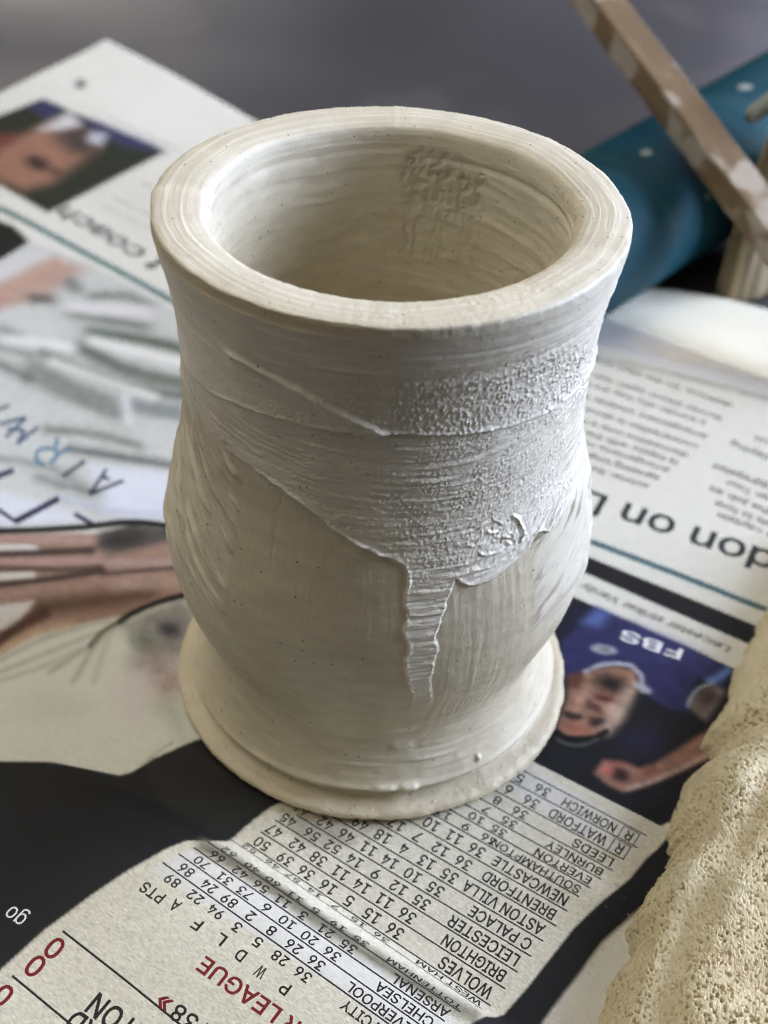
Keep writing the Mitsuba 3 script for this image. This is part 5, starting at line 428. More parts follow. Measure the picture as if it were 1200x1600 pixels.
RULES = {
"league_table": [[[[60.44,-47.02],[59.26,-46.24],[58.07,-45.45],[56.88,-44.67],[55.68,-43.88],[54.48,-43.08],[53.29,-42.3],[52.1,-41.52],[50.9,-40.74],[49.7,-39.96],[48.49,-39.18],[47.29,-38.41],[46.1,-37.64],[44.9,-36.86],[43.69,-36.08],[42.48,-35.3],[41.28,-34.53],[40.09,-33.76],[38.88,-32.99],[37.67,-32.22],[36.45,-31.46],[35.26,-30.7],[34.06,-29.95],[32.85,-29.19],[31.64,-28.43],[30.42,-27.67],[28.92,-26.73],[27.42,-25.79],[25.9,-24.84],[24.38,-23.88],[22.88,-22.94],[21.38,-22.0],[19.87,-21.05],[18.34,-20.1],[16.85,-19.16],[15.34,-18.21],[13.83,-17.26],[12.31,-16.31]],0.34,"ink"],[[[58.08,-50.31],[56.89,-49.53],[55.7,-48.74],[54.49,-47.95],[53.29,-47.16],[52.07,-46.36],[50.88,-45.58],[49.68,-44.8],[48.47,-44.02],[47.25,-43.24],[46.03,-42.46],[44.83,-41.69],[43.63,-40.91],[42.42,-40.14],[41.2,-39.36],[39.98,-38.58],[38.77,-37.81],[37.56,-37.05],[36.35,-36.28],[35.13,-35.51],[33.9,-34.75],[32.69,-34.0],[31.48,-33.24],[30.26,-32.49],[29.04,-31.73],[27.81,-30.97],[26.6,-30.22],[25.39,-29.47],[24.17,-28.71],[22.95,-27.96],[21.72,-27.19],[20.21,-26.26],[18.69,-25.32],[17.17,-24.37],[15.64,-23.42],[14.12,-22.48],[12.61,-21.54],[11.08,-20.59],[9.55,-19.64]],0.34,"ink"],[[[54.77,-53.41],[53.59,-52.63],[52.41,-51.84],[51.23,-51.05],[50.03,-50.26],[48.83,-49.47],[47.65,-48.7],[46.47,-47.92],[45.27,-47.14],[44.08,-46.36],[42.87,-45.58],[41.69,-44.81],[40.5,-44.04],[39.3,-43.27],[38.1,-42.5],[36.89,-41.73],[35.7,-40.97],[34.5,-40.21],[33.3,-39.45],[32.1,-38.68],[30.89,-37.92],[29.7,-37.17],[28.5,-36.42],[27.3,-35.67],[26.09,-34.92],[24.88,-34.16],[23.68,-33.41],[22.49,-32.67],[21.28,-31.92],[20.08,-31.16],[18.86,-30.4],[17.37,-29.47],[15.87,-28.54],[14.37,-27.6],[12.85,-26.65],[11.36,-25.72],[9.86,-24.78],[8.35,-23.84],[6.84,-22.89]],0.34,"ink"],[[[52.1,-56.26],[50.93,-55.47],[49.76,-54.68],[48.58,-53.89],[47.4,-53.09],[46.2,-52.3],[45.03,-51.52],[43.85,-50.74],[42.66,-49.96],[41.47,-49.17],[40.27,-48.39],[39.09,-47.62],[37.91,-46.86],[36.71,-46.09],[35.52,-45.32],[34.31,-44.55],[33.13,-43.79],[31.94,-43.03],[30.75,-42.27],[29.55,-41.5],[28.34,-40.74],[27.16,-39.99],[25.96,-39.24],[24.77,-38.49],[23.57,-37.74],[22.36,-36.98],[21.17,-36.24],[19.98,-35.49],[18.78,-34.74],[17.58,-33.99],[16.37,-33.23],[14.89,-32.3],[13.4,-31.36],[11.9,-30.42],[10.39,-29.48],[8.9,-28.55],[7.41,-27.61],[5.91,-26.67],[4.41,-25.72]],0.34,"ink"],[[[49.39,-58.74],[48.24,-57.94],[47.09,-57.13],[45.93,-56.3],[44.77,-55.47],[43.6,-54.65],[42.45,-53.84],[41.29,-53.04],[40.12,-52.25],[38.94,-51.46],[37.76,-50.67],[36.59,-49.9],[35.41,-49.14],[34.23,-48.37],[33.05,-47.61],[31.86,-46.85],[30.68,-46.09],[29.51,-45.34],[28.32,-44.58],[27.14,-43.82],[25.94,-43.06],[24.77,-42.31],[23.59,-41.57],[22.4,-40.82],[21.21,-40.07],[20.02,-39.32],[18.84,-38.58],[17.66,-37.84],[16.48,-37.09],[15.29,-36.35],[14.09,-35.59],[12.62,-34.67],[11.15,-33.74],[9.66,-32.8],[8.17,-31.86],[6.7,-30.94],[5.22,-30.01],[3.74,-29.08],[2.24,-28.14]],0.34,"ink"],[[[46.83,-61.15],[45.68,-60.35],[44.53,-59.53],[43.38,-58.68],[42.23,-57.82],[41.07,-56.96],[39.92,-56.11],[38.77,-55.28],[37.61,-54.45],[36.43,-53.63],[35.25,-52.82],[34.09,-52.04],[32.91,-51.28],[31.73,-50.52],[30.54,-49.75],[29.35,-48.98],[28.18,-48.23],[27.0,-47.47],[25.81,-46.71],[24.62,-45.95],[23.43,-45.18],[22.25,-44.44],[21.07,-43.69],[19.89,-42.94],[18.7,-42.18],[17.5,-41.43],[16.33,-40.69],[15.15,-39.94],[13.96,-39.19],[12.77,-38.44],[11.57,-37.68],[10.1,-36.75],[8.62,-35.82],[7.14,-34.88],[5.64,-33.94],[4.17,-33.01],[2.7,-32.07],[1.21,-31.14],[-0.28,-30.19]],0.34,"ink"],[[[44.33,-63.05],[43.18,-62.26],[42.02,-61.46],[40.86,-60.64],[39.7,-59.81],[38.52,-58.98],[37.37,-58.17],[36.21,-57.36],[35.04,-56.54],[33.86,-55.73],[32.68,-54.93],[31.51,-54.17],[30.33,-53.41],[29.15,-52.65],[27.96,-51.89],[26.77,-51.12],[25.59,-50.37],[24.42,-49.61],[23.23,-48.85],[22.04,-48.09],[20.85,-47.33],[19.67,-46.58],[18.49,-45.83],[17.31,-45.08],[16.12,-44.32],[14.92,-43.57],[13.75,-42.83],[12.56,-42.08],[11.38,-41.33],[10.19,-40.58],[8.99,-39.82],[7.52,-38.89],[6.04,-37.96],[4.56,-37.02],[3.06,-36.08],[1.59,-35.15],[0.11,-34.21],[-1.37,-33.27],[-2.87,-32.33]],0.34,"ink"],[[[41.63,-66.12],[40.46,-65.33],[39.28,-64.55],[38.1,-63.75],[36.91,-62.96],[35.71,-62.17],[34.53,-61.4],[33.35,-60.63],[32.16,-59.86],[30.96,-59.08],[29.76,-58.29],[28.58,-57.53],[27.39,-56.76],[26.2,-55.99],[25.0,-55.22],[23.79,-54.45],[22.61,-53.69],[21.42,-52.92],[20.23,-52.16],[19.03,-51.39],[17.82,-50.62],[16.64,-49.86],[15.45,-49.1],[14.25,-48.34],[13.05,-47.58],[11.84,-46.82],[10.66,-46.07],[9.47,-45.31],[8.27,-44.56],[7.07,-43.8],[5.86,-43.04],[4.68,-42.29],[3.48,-41.53],[2.29,-40.78],[1.09,-40.02],[-0.12,-39.26],[-1.6,-38.32],[-3.09,-37.38],[-4.59,-36.43],[-6.1,-35.48]],0.34,"ink"],[[[39.14,-69.55],[37.95,-68.77],[36.76,-67.98],[35.55,-67.18],[34.35,-66.38],[33.13,-65.58],[31.94,-64.81],[30.73,-64.03],[29.53,-63.25],[28.31,-62.46],[27.09,-61.67],[25.9,-60.9],[24.69,-60.12],[23.49,-59.34],[22.27,-58.56],[21.05,-57.77],[19.85,-56.99],[18.65,-56.21],[17.44,-55.43],[16.22,-54.65],[15.0,-53.87],[13.8,-53.1],[12.6,-52.33],[11.39,-51.55],[10.17,-50.78],[8.95,-50.0],[7.75,-49.23],[6.54,-48.46],[5.33,-47.69],[4.11,-46.92],[2.89,-46.14],[1.69,-45.38],[0.48,-44.62],[-0.73,-43.85],[-1.95,-43.07],[-3.17,-42.3],[-4.37,-41.54],[-5.58,-40.77],[-6.79,-40.0],[-8.0,-39.23],[-9.23,-38.45]],0.34,"ink"],[[[36.29,-73.02],[35.09,-72.24],[33.89,-71.45],[32.68,-70.66],[31.47,-69.86],[30.25,-69.07],[29.05,-68.29],[27.85,-67.5],[26.64,-66.71],[25.42,-65.92],[24.2,-65.13],[23.0,-64.36],[21.79,-63.58],[20.58,-62.79],[19.36,-62.0],[18.14,-61.21],[16.94,-60.43],[15.73,-59.65],[14.52,-58.87],[13.3,-58.08],[12.08,-57.29],[10.87,-56.52],[9.66,-55.74],[8.45,-54.96],[7.23,-54.18],[6.01,-53.39],[4.8,-52.62],[3.59,-51.85],[2.38,-51.07],[1.16,-50.29],[-0.07,-49.5],[-1.27,-48.74],[-2.48,-47.96],[-3.69,-47.19],[-4.91,-46.41],[-6.14,-45.63],[-7.34,-44.86],[-8.55,-44.09],[-9.77,-43.32],[-10.99,-42.54],[-12.21,-41.76]],0.34,"ink"],[[[33.62,-76.37],[32.42,-75.59],[31.21,-74.81],[30.0,-74.03],[28.78,-73.23],[27.56,-72.44],[26.36,-71.66],[25.15,-70.87],[23.94,-70.08],[22.72,-69.29],[21.49,-68.49],[20.29,-67.71],[19.08,-66.93],[17.86,-66.14],[16.64,-65.35],[15.42,-64.55],[14.21,-63.77],[13.0,-62.98],[11.79,-62.2],[10.57,-61.41],[9.34,-60.61],[8.14,-59.83],[6.92,-59.05],[5.71,-58.26],[4.49,-57.47],[3.26,-56.68],[2.05,-55.9],[0.84,-55.12],[-0.38,-54.34],[-1.6,-53.55],[-2.83,-52.76],[-4.03,-51.99],[-5.25,-51.21],[-6.46,-50.43],[-7.69,-49.64],[-8.91,-48.86],[-10.12,-48.08],[-11.33,-47.31],[-12.55,-46.53],[-13.77,-45.74],[-15.0,-44.96]],0.34,"ink"],[[[30.77,-79.84],[29.73,-79.15],[28.69,-78.46],[27.64,-77.77],[26.59,-77.08],[25.53,-76.38],[24.48,-75.67],[23.23,-74.85],[21.98,-74.01],[20.72,-73.18],[19.46,-72.33],[18.19,-71.49],[16.94,-70.66],[15.69,-69.82],[14.43,-68.98],[13.17,-68.14],[11.89,-67.29],[10.65,-66.46],[9.4,-65.62],[8.14,-64.78],[6.87,-63.94],[5.6,-63.09],[4.35,-62.26],[3.1,-61.42],[1.84,-60.59],[0.57,-59.74],[-0.7,-58.9],[-1.95,-58.07],[-3.2,-57.23],[-4.46,-56.4],[-5.73,-55.56],[-7.01,-54.71],[-8.25,-53.89],[-9.51,-53.06],[-10.77,-52.22],[-12.04,-51.38],[-13.31,-50.54],[-14.56,-49.72],[-15.81,-48.89],[-17.08,-48.06],[-18.34,-47.22],[-19.62,-46.38]],0.34,"ink"],[[[28.12,-83.35],[27.08,-82.66],[26.04,-81.97],[24.99,-81.27],[23.93,-80.57],[22.88,-79.87],[21.81,-79.16],[20.77,-78.47],[19.73,-77.77],[18.68,-77.07],[17.63,-76.37],[16.57,-75.66],[15.5,-74.95],[14.26,-74.11],[13.0,-73.27],[11.74,-72.42],[10.47,-71.57],[9.19,-70.72],[7.94,-69.88],[6.69,-69.04],[5.43,-68.19],[4.16,-67.34],[2.88,-66.48],[1.63,-65.64],[0.37,-64.8],[-0.89,-63.95],[-2.16,-63.1],[-3.44,-62.25],[-4.69,-61.41],[-5.95,-60.57],[-7.21,-59.72],[-8.48,-58.87],[-9.76,-58.02],[-11.01,-57.18],[-12.27,-56.35],[-13.53,-55.5],[-14.8,-54.65],[-16.08,-53.8],[-17.33,-52.97],[-18.59,-52.13],[-19.86,-51.29],[-21.13,-50.45],[-22.4,-49.6]],0.34,"ink"],[[[25.2,-86.94],[24.17,-86.24],[23.13,-85.53],[22.08,-84.82],[21.03,-84.11],[19.97,-83.41],[18.91,-82.7],[17.88,-82.01],[16.83,-81.31],[15.79,-80.61],[14.74,-79.91],[13.68,-79.2],[12.63,-78.48],[11.38,-77.62],[10.14,-76.76],[8.88,-75.88],[7.62,-75.0],[6.35,-74.11],[5.11,-73.24],[3.86,-72.38],[2.6,-71.51],[1.34,-70.64],[0.07,-69.76],[-1.18,-68.91],[-2.43,-68.06],[-3.69,-67.21],[-4.95,-66.36],[-6.22,-65.51],[-7.47,-64.68],[-8.72,-63.84],[-9.97,-62.99],[-11.24,-62.13],[-12.51,-61.25],[-13.75,-60.39],[-15.01,-59.51],[-16.27,-58.62],[-17.54,-57.73],[-18.81,-56.84],[-20.06,-55.98],[-21.31,-55.11],[-22.57,-54.25],[-23.84,-53.38],[-25.11,-52.52]],0.34,"ink"],[[[23.32,-87.86],[22.25,-87.14],[21.18,-86.43],[20.1,-85.72],[19.01,-85.02],[17.92,-84.32],[16.82,-83.62],[15.75,-82.93],[14.68,-82.24],[13.6,-81.53],[12.52,-80.81],[11.44,-80.07],[10.35,-79.31],[9.29,-78.56],[8.22,-77.79],[7.15,-77.02],[6.07,-76.23],[4.99,-75.44],[3.9,-74.64],[2.62,-73.72],[1.33,-72.81],[0.04,-71.9],[-1.26,-71.01],[-2.57,-70.13],[-3.85,-69.28],[-5.14,-68.44],[-6.43,-67.6],[-7.73,-66.76],[-9.03,-65.92],[-10.31,-65.07],[-11.59,-64.21],[-12.89,-63.32],[-14.19,-62.4],[-15.5,-61.45],[-16.79,-60.5],[-18.09,-59.53],[-19.39,-58.56],[-20.71,-57.59],[-22.03,-56.63],[-23.32,-55.7],[-24.61,-54.79],[-25.91,-53.89],[-27.22,-53.0],[-28.53,-52.11]],0.2,"ink"],[[[19.18,-90.13],[18.11,-89.43],[17.03,-88.72],[15.94,-88.02],[14.85,-87.32],[13.76,-86.6],[12.66,-85.88],[11.59,-85.18],[10.51,-84.46],[9.43,-83.74],[8.35,-83.0],[7.26,-82.26],[6.16,-81.51],[5.09,-80.78],[4.02,-80.03],[2.94,-79.28],[1.85,-78.52],[0.76,-77.77],[-0.34,-77.01],[-1.41,-76.27],[-2.49,-75.54],[-3.57,-74.81],[-4.65,-74.09],[-5.75,-73.36],[-6.84,-72.64],[-8.13,-71.8],[-9.42,-70.95],[-10.72,-70.09],[-12.02,-69.22],[-13.34,-68.34],[-14.62,-67.47],[-15.92,-66.59],[-17.22,-65.7],[-18.53,-64.8],[-19.85,-63.88],[-21.14,-62.97],[-22.44,-62.06],[-23.75,-61.13],[-25.07,-60.21],[-26.39,-59.29],[-27.68,-58.4],[-28.98,-57.53],[-30.28,-56.66],[-31.58,-55.79],[-32.89,-54.93]],0.34,"ink"],[[[16.12,-92.43],[15.07,-91.71],[14.0,-90.99],[12.93,-90.27],[11.86,-89.55],[10.78,-88.81],[9.7,-88.08],[8.64,-87.36],[7.58,-86.63],[6.51,-85.9],[5.44,-85.16],[4.36,-84.41],[3.28,-83.66],[2.22,-82.93],[1.16,-82.19],[0.09,-81.45],[-0.98,-80.7],[-2.06,-79.95],[-3.14,-79.2],[-4.2,-78.47],[-5.26,-77.74],[-6.33,-77.01],[-7.4,-76.27],[-8.48,-75.54],[-9.56,-74.8],[-10.83,-73.94],[-12.11,-73.07],[-13.39,-72.19],[-14.68,-71.31],[-15.98,-70.42],[-17.25,-69.54],[-18.53,-68.65],[-19.82,-67.76],[-21.11,-66.85],[-22.41,-65.94],[-23.69,-65.04],[-24.97,-64.15],[-26.26,-63.25],[-27.55,-62.34],[-28.86,-61.44],[-30.13,-60.56],[-31.41,-59.68],[-32.69,-58.81],[-33.98,-57.92],[-35.28,-57.04]],0.34,"ink"],[[[12.92,-94.58],[11.87,-93.86],[10.82,-93.14],[9.75,-92.41],[8.69,-91.68],[7.62,-90.95],[6.54,-90.2],[5.49,-89.48],[4.43,-88.74],[3.37,-88.0],[2.31,-87.26],[1.24,-86.51],[0.16,-85.75],[-0.89,-85.02],[-1.95,-84.28],[-3.01,-83.53],[-4.07,-82.79],[-5.15,-82.04],[-6.22,-81.29],[-7.27,-80.56],[-8.33,-79.83],[-9.39,-79.09],[-10.46,-78.36],[-11.53,-77.62],[-12.6,-76.89],[-13.86,-76.02],[-15.13,-75.14],[-16.41,-74.26],[-17.69,-73.37],[-18.98,-72.47],[-20.25,-71.59],[-21.52,-70.69],[-22.8,-69.79],[-24.09,-68.88],[-25.38,-67.96],[-26.65,-67.06],[-27.92,-66.16],[-29.21,-65.26],[-30.49,-64.36],[-31.79,-63.45],[-33.05,-62.57],[-34.32,-61.69],[-35.6,-60.81],[-36.88,-59.93],[-38.17,-59.05]],0.34,"ink"],[[[10.27,-97.03],[9.22,-96.31],[8.16,-95.58],[7.1,-94.84],[6.03,-94.1],[4.96,-93.36],[3.88,-92.62],[2.82,-91.89],[1.77,-91.16],[0.7,-90.43],[-0.37,-89.69],[-1.44,-88.95],[-2.52,-88.2],[-3.57,-87.47],[-4.63,-86.74],[-5.69,-86.01],[-6.76,-85.27],[-7.84,-84.53],[-8.92,-83.78],[-9.97,-83.05],[-11.03,-82.32],[-12.09,-81.59],[-13.16,-80.85],[-14.23,-80.11],[-15.31,-79.36],[-16.58,-78.49],[-17.85,-77.61],[-19.13,-76.72],[-20.42,-75.83],[-21.71,-74.93],[-22.98,-74.06],[-24.25,-73.17],[-25.53,-72.29],[-26.82,-71.39],[-28.12,-70.5],[-29.38,-69.62],[-30.66,-68.73],[-31.94,-67.84],[-33.23,-66.95],[-34.52,-66.05],[-35.79,-65.18],[-37.06,-64.3],[-38.34,-63.42],[-39.63,-62.53],[-40.92,-61.64]],0.34,"ink"],[[[59.09,-46.71],[58.06,-46.03],[57.03,-45.35],[55.99,-44.67],[55.04,-46.14],[54.1,-47.59],[55.14,-48.28],[56.17,-48.96],[57.2,-49.64],[58.14,-48.18],[59.09,-46.71]],0.26,"ink"],[[[56.71,-50.04],[55.68,-49.36],[54.64,-48.68],[53.6,-48.0],[52.57,-49.59],[51.55,-51.16],[52.59,-51.85],[53.62,-52.54],[54.65,-53.22],[55.67,-51.64],[56.71,-50.04]],0.26,"ink"]],
"match_scores": [[[[-58.13,-76.79],[-56.79,-77.69],[-55.46,-78.59],[-54.14,-79.48],[-52.81,-80.39],[-51.49,-81.31],[-50.17,-82.22],[-48.87,-83.12],[-47.57,-84.02],[-46.28,-84.91],[-45.0,-85.79],[-43.75,-86.67],[-42.5,-87.55],[-41.27,-88.42],[-40.04,-89.29],[-38.82,-90.14],[-37.6,-91.0],[-36.4,-91.85],[-35.19,-92.7],[-34.0,-93.55],[-32.81,-94.39],[-31.82,-95.08],[-30.84,-95.77],[-29.86,-96.46],[-28.89,-97.15]],0.42,"ink"],[[[-65.98,-85.63],[-64.71,-86.5],[-63.44,-87.36],[-62.19,-88.21],[-60.94,-89.06],[-59.69,-89.92],[-58.45,-90.78],[-57.21,-91.64],[-55.98,-92.49],[-54.75,-93.34],[-53.54,-94.18],[-52.36,-94.99],[-51.18,-95.79],[-50.01,-96.59],[-48.85,-97.39]],0.42,"ink"]],
"running_header_001": [[[[-142.92,324.49],[-139.23,321.56],[-135.55,318.61],[-131.92,315.73],[-128.32,312.88],[-124.81,310.35],[-121.38,308.03],[-117.97,305.72],[-114.59,303.49],[-111.5,301.44],[-108.45,299.47],[-105.39,297.4],[-102.32,295.26],[-99.27,293.09],[-96.22,290.9],[-93.19,288.7],[-90.18,286.54],[-87.17,284.24],[-84.18,281.93],[-81.19,279.56],[-78.21,277.17],[-75.25,274.77]],0.35,"pale_ink"]]}
BACK_EDGE = [[-145.9,412.7],[-61.6,322.0],[-14.1,269.4],[7.1,244.3],[36.1,207.1],[55.4,181.1],[71.3,163.1],[96.7,143.6],[122.2,124.6],[144.8,109.2]]
SPONGE = [[118.4,52.5],[105.6,29.7],[102.1,24.9],[96.3,13.2],[89.4,2.1],[86.6,-4.2],[83.9,-10.4],[78.6,-18.0],[77.0,-21.4],[77.7,-26.0],[75.4,-31.2],[70.2,-34.4],[66.1,-42.4],[63.7,-52.5],[62.2,-57.3],[58.3,-62.0],[55.1,-67.5],[52.1,-76.1],[49.5,-81.5],[45.0,-89.4],[40.6,-97.5],[36.6,-105.3],[32.9,-113.1]]
CREASE = [[85.1,-39.5],[76.3,-56.0],[68.0,-66.7],[61.4,-76.7],[56.1,-87.3],[52.0,-99.5]]
# ---- relief of the newspaper, in millimetres of table plane
FO, FA = np.array([60.3, -46.9]), math.radians(147)
E1, E2 = np.array([math.cos(FA), math.sin(FA)]), np.array([-math.sin(FA), math.cos(FA)])
DISC_C, DISC_R = np.array([85.0, 84.0]), 101.0


def sstep(a, b, x):
    t = np.clip((x - a) / (b - a), 0, 1)
    return t * t * (3 - 2 * t)


def relief(x, y):
    """Height of the top sheet of the newspaper above the table pad, all in mm."""
    x, y = np.asarray(x, float), np.asarray(y, float)
    a = (x - FO[0]) * E1[0] + (y - FO[1]) * E1[1]
    b = (x - FO[0]) * E2[0] + (y - FO[1]) * E2[1]
    f = 51.4 + 1.3 * sstep(60, 0, a) + 0.35 * np.sin(a * 0.21) + np.where(a > 78, (a - 78) * 0.22, 0)
    along = sstep(118, 82, a) * sstep(-14, 8, a)
    fold = (3.6 * sstep(f - 0.6, f + 7.5, b) + 1.4 * sstep(f + 6, f + 17, b)) * (1 - 0.8 * sstep(f + 18, f + 60, b)) * along
    dip = 0.9 * np.exp(-((b - 19 - 0.1 * a) / 4.5) ** 2) * sstep(20, 2, a) * sstep(-8, 2, a)
    p = np.stack([x / 62, y / 62, 0 * x + 3.3], -1)
    far = sstep(47, 85, np.hypot(x, y))
    waves = (2.2 * (meshkit.fbm(p, 2, 5) - 0.5) + 0.35 * (meshkit.fbm(p * 4.1, 2, 9) - 0.5)) * far
    waves = waves * (1 - along * sstep(30, 45, b))
    disc = 4.6 * sstep(DISC_R + 14, DISC_R - 14, np.hypot(x - DISC_C[0], y - DISC_C[1])) * sstep(60, 150, y + 0.25 * x)
    # the left page springs a little clear of the table behind the pot
    lift = 5.0 * sstep(-60, -150, x) * sstep(20, 160, y) * sstep(420, 300, y)
    # the top sheet ends along a torn edge beside the sponge; a white sheet lies under it
    ex = np.interp(y, [-107.2, -95.1, -89.9, -86.7, -80.1, -72.3, -69.0, -62.9, -56.8, -44.7], [16.8, 28.9, 34.6, 36.9, 42.2, 48.1, 51.7, 58.3, 65.9, 80.4])
    torn = -0.75 * sstep(-0.12, 0.22, x - ex) * sstep(-34, -44, y)
    return torn + fold + dip + np.maximum(waves + 0.4 * far, 0) + disc + lift

# ------------------------------------------------------------------ materials
def lin(c):
    c = np.asarray(c, float) / 255.0
    return np.where(c < 0.04045, c / 12.92, ((c + 0.055) / 1.055) ** 2.4)


def rgb(*v):
    return {"type": "rgb", "value": list(map(float, v))}


VCOL = {"type": "mesh_attribute", "name": "vertex_color"}


def clay_specks(p, n, uv):
    a, b, r = mikit.voronoi(uv.x * 0.42, uv.y * 0.42)
    c, d, s = mikit.voronoi(uv.x * 1.15 + 7.3, uv.y * 1.15)
    big = dr.select(r > 0.93, 1 - mikit.smoothstep(0.05, 0.11, a), 0.0)
    small = dr.select(s > 0.82, 1 - mikit.smoothstep(0.07, 0.15, c), 0.0)
    return dr.minimum(big * 0.75 + small * 0.4, 0.85)


def clay_grain(p, n, uv):
    return 4.5e-5 * mikit.noise(uv.x * 3.4, uv.y * 3.4, 1.0) + 3.0e-5 * mikit.noise(uv.x * 7.5, uv.y * 7.5, 2.0) + 5.0e-5 * mikit.noise(uv.x * 0.5, uv.y * 5.0, 3.0)


scene["clay"] = {"type": "bumpmap", "scale": 1.0, "map": mikit.proc(clay_grain, 6e-5), "nested": {
    "type": "blendbsdf", "weight": mikit.proc(clay_specks),
    "a": {"type": "principled", "base_color": VCOL, "roughness": 0.47, "specular": 0.42},
    "b": {"type": "principled", "base_color": rgb(0.07, 0.05, 0.03), "roughness": 0.6, "specular": 0.3}}}


scene["clay_damp"] = {"type": "bumpmap", "scale": 1.0, "map": mikit.proc(clay_grain, 6e-5), "nested": {
    "type": "blendbsdf", "weight": mikit.proc(clay_specks),
    "a": {"type": "principled", "base_color": VCOL, "roughness": 0.3, "specular": 0.6},
    "b": {"type": "principled", "base_color": rgb(0.07, 0.05, 0.03), "roughness": 0.5, "specular": 0.3}}}


def paper_fibre(p, n, uv):
    return 2.2e-5 * mikit.noise(p.x * 2600, p.y * 2600, 0.0) + 3.0e-5 * mikit.noise(p.x * 900, p.y * 900, 4.0)


scene["newsprint"] = {"type": "twosided", "bsdf": {"type": "bumpmap", "scale": 1.0, "map": mikit.proc(paper_fibre, 8e-5), "nested": {
    "type": "principled", "base_color": VCOL, "roughness": 0.62, "specular": 0.14}}}
INKS = {"ink": (0.022, 0.021, 0.02), "soft_ink": (0.035, 0.04, 0.04), "pale_ink": (0.25, 0.25, 0.225), "red": (0.16, 0.018, 0.018), "white": (0.72, 0.72, 0.7)}
for k, v in INKS.items():
    scene["ink_" + k] = {"type": "twosided", "bsdf": {"type": "principled", "base_color": rgb(*v), "roughness": 0.6, "specular": 0.12}}


def table_tone(p, n, uv):
    g = mikit.fbm(p.x * 7, p.y * 7, 0.3, 3)
    s = mikit.smoothstep(0.56, 0.75, mikit.fbm(p.x * 16 + 3, p.y * 9, 1.0, 3))
    c = mikit.mix((0.038, 0.036, 0.038), (0.062, 0.058, 0.06), g)
    c = mikit.mix(c, (0.12, 0.11, 0.105), 0.25 * s)
    left = mikit.smoothstep(0.0, -0.28, p.x) * mikit.fbm(p.x * 10, p.y * 10, 2.0, 2)
    return mikit.mix(c, (0.34, 0.31, 0.27), dr.clip(left * 1.0, 0, 0.75))


def table_rough(p, n, uv):
    return 0.34 + 0.25 * mikit.fbm(p.x * 12, p.y * 12, 5.0, 2)


scene["table_top"] = {"type": "principled", "base_color": mikit.proc(table_tone), "roughness": mikit.proc(table_rough), "specular": 0.5}
scene["white_board"] = {"type": "principled", "base_color": rgb(0.74, 0.71, 0.6), "roughness": 0.35, "specular": 0.5}


def foam_tone(p, n, uv):
    return 7e-5 * mikit.noise(p.x * 4300, p.y * 4300, p.z * 4300) + 9e-5 * mikit.noise(p.x * 1900, p.y * 1900, p.z * 1900)


scene["foam"] = {"type": "bumpmap", "scale": 1.0, "map": mikit.proc(foam_tone, 5e-5), "nested": {"type": "principled", "base_color": VCOL, "roughness": 0.85, "specular": 0.12, "sheen": 0.15}}


def teal_tone(p, n, uv):
    s = mikit.smoothstep(0.60, 0.72, mikit.fbm(uv.x * 13, uv.y * 5, 0.0, 3))
    return mikit.mix((0.003, 0.043, 0.062), (0.016, 0.07, 0.085), 0.5 * s)


scene["teal_plastic"] = {"type": "principled", "base_color": mikit.proc(teal_tone), "roughness": 0.6, "specular": 0.14}
scene["splash"] = {"type": "principled", "base_color": rgb(0.27, 0.3, 0.28), "roughness": 0.7, "specular": 0.25}


def pot_tone(p, n, uv):
    s = mikit.smoothstep(0.4, 0.68, mikit.fbm(uv.x * 26, uv.y * 2.2, 0.0, 3))
    return mikit.mix((0.10, 0.082, 0.045), (0.33, 0.26, 0.155), s)


scene["smeared_clay"] = {"type": "principled", "base_color": mikit.proc(pot_tone), "roughness": 0.75, "specular": 0.25}


def wood_tone(p, n, uv):
    g = mikit.fbm(uv.x * 9, uv.y * 90, 0.0, 3)
    s = mikit.smoothstep(0.52, 0.66, mikit.fbm(uv.x * 11 + 2.1, uv.y * 7, 6.0, 3))
    c = mikit.mix((0.125, 0.08, 0.043), (0.26, 0.178, 0.105), g)
    return mikit.mix(c, (0.46, 0.41, 0.34), s * 0.8)


scene["stained_wood"] = {"type": "principled", "base_color": mikit.proc(wood_tone), "roughness": 0.65, "specular": 0.3}


# ------------------------------------------------------------------ helpers
def add(key, mesh, bsdf, smooth=False, label=None, category=None, kind=None, **more):
    """One entry of the scene from a mesh in millimetres."""
    if isinstance(mesh, trimesh.Trimesh):
        v, f = np.array(mesh.vertices), np.array(mesh.faces)
    else:
        v, f = mesh
    m = trimesh.Trimesh(v * MM, f, process=False)
    scene[key] = mikit.ply(m, bsdf, smooth=smooth, **more)
    note = {k: x for k, x in (("label", label), ("category", category), ("kind", kind)) if x}
    if note:
        labels[key] = note


def grid_faces(rows, cols, wrap=False):
    i, j = np.meshgrid(np.arange(rows - 1), np.arange(cols if wrap else cols - 1), indexing="ij")
    j2 = (j + 1) % cols
    a, b, c, d = i * cols + j, i * cols + j2, (i + 1) * cols + j2, (i + 1) * cols + j
    return np.vstack([np.stack([a, b, c], -1).reshape(-1, 3), np.stack([a, c, d], -1).reshape(-1, 3)])


def normals_of(v, f):
    n = np.zeros_like(v)
    fn = np.cross(v[f[:, 1]] - v[f[:, 0]], v[f[:, 2]] - v[f[:, 0]])
    for k in range(3):
        for c in range(3):
            n[:, c] += np.bincount(f[:, k], fn[:, c], len(v))
    return n / np.maximum(np.linalg.norm(n, axis=1, keepdims=True), 1e-20)


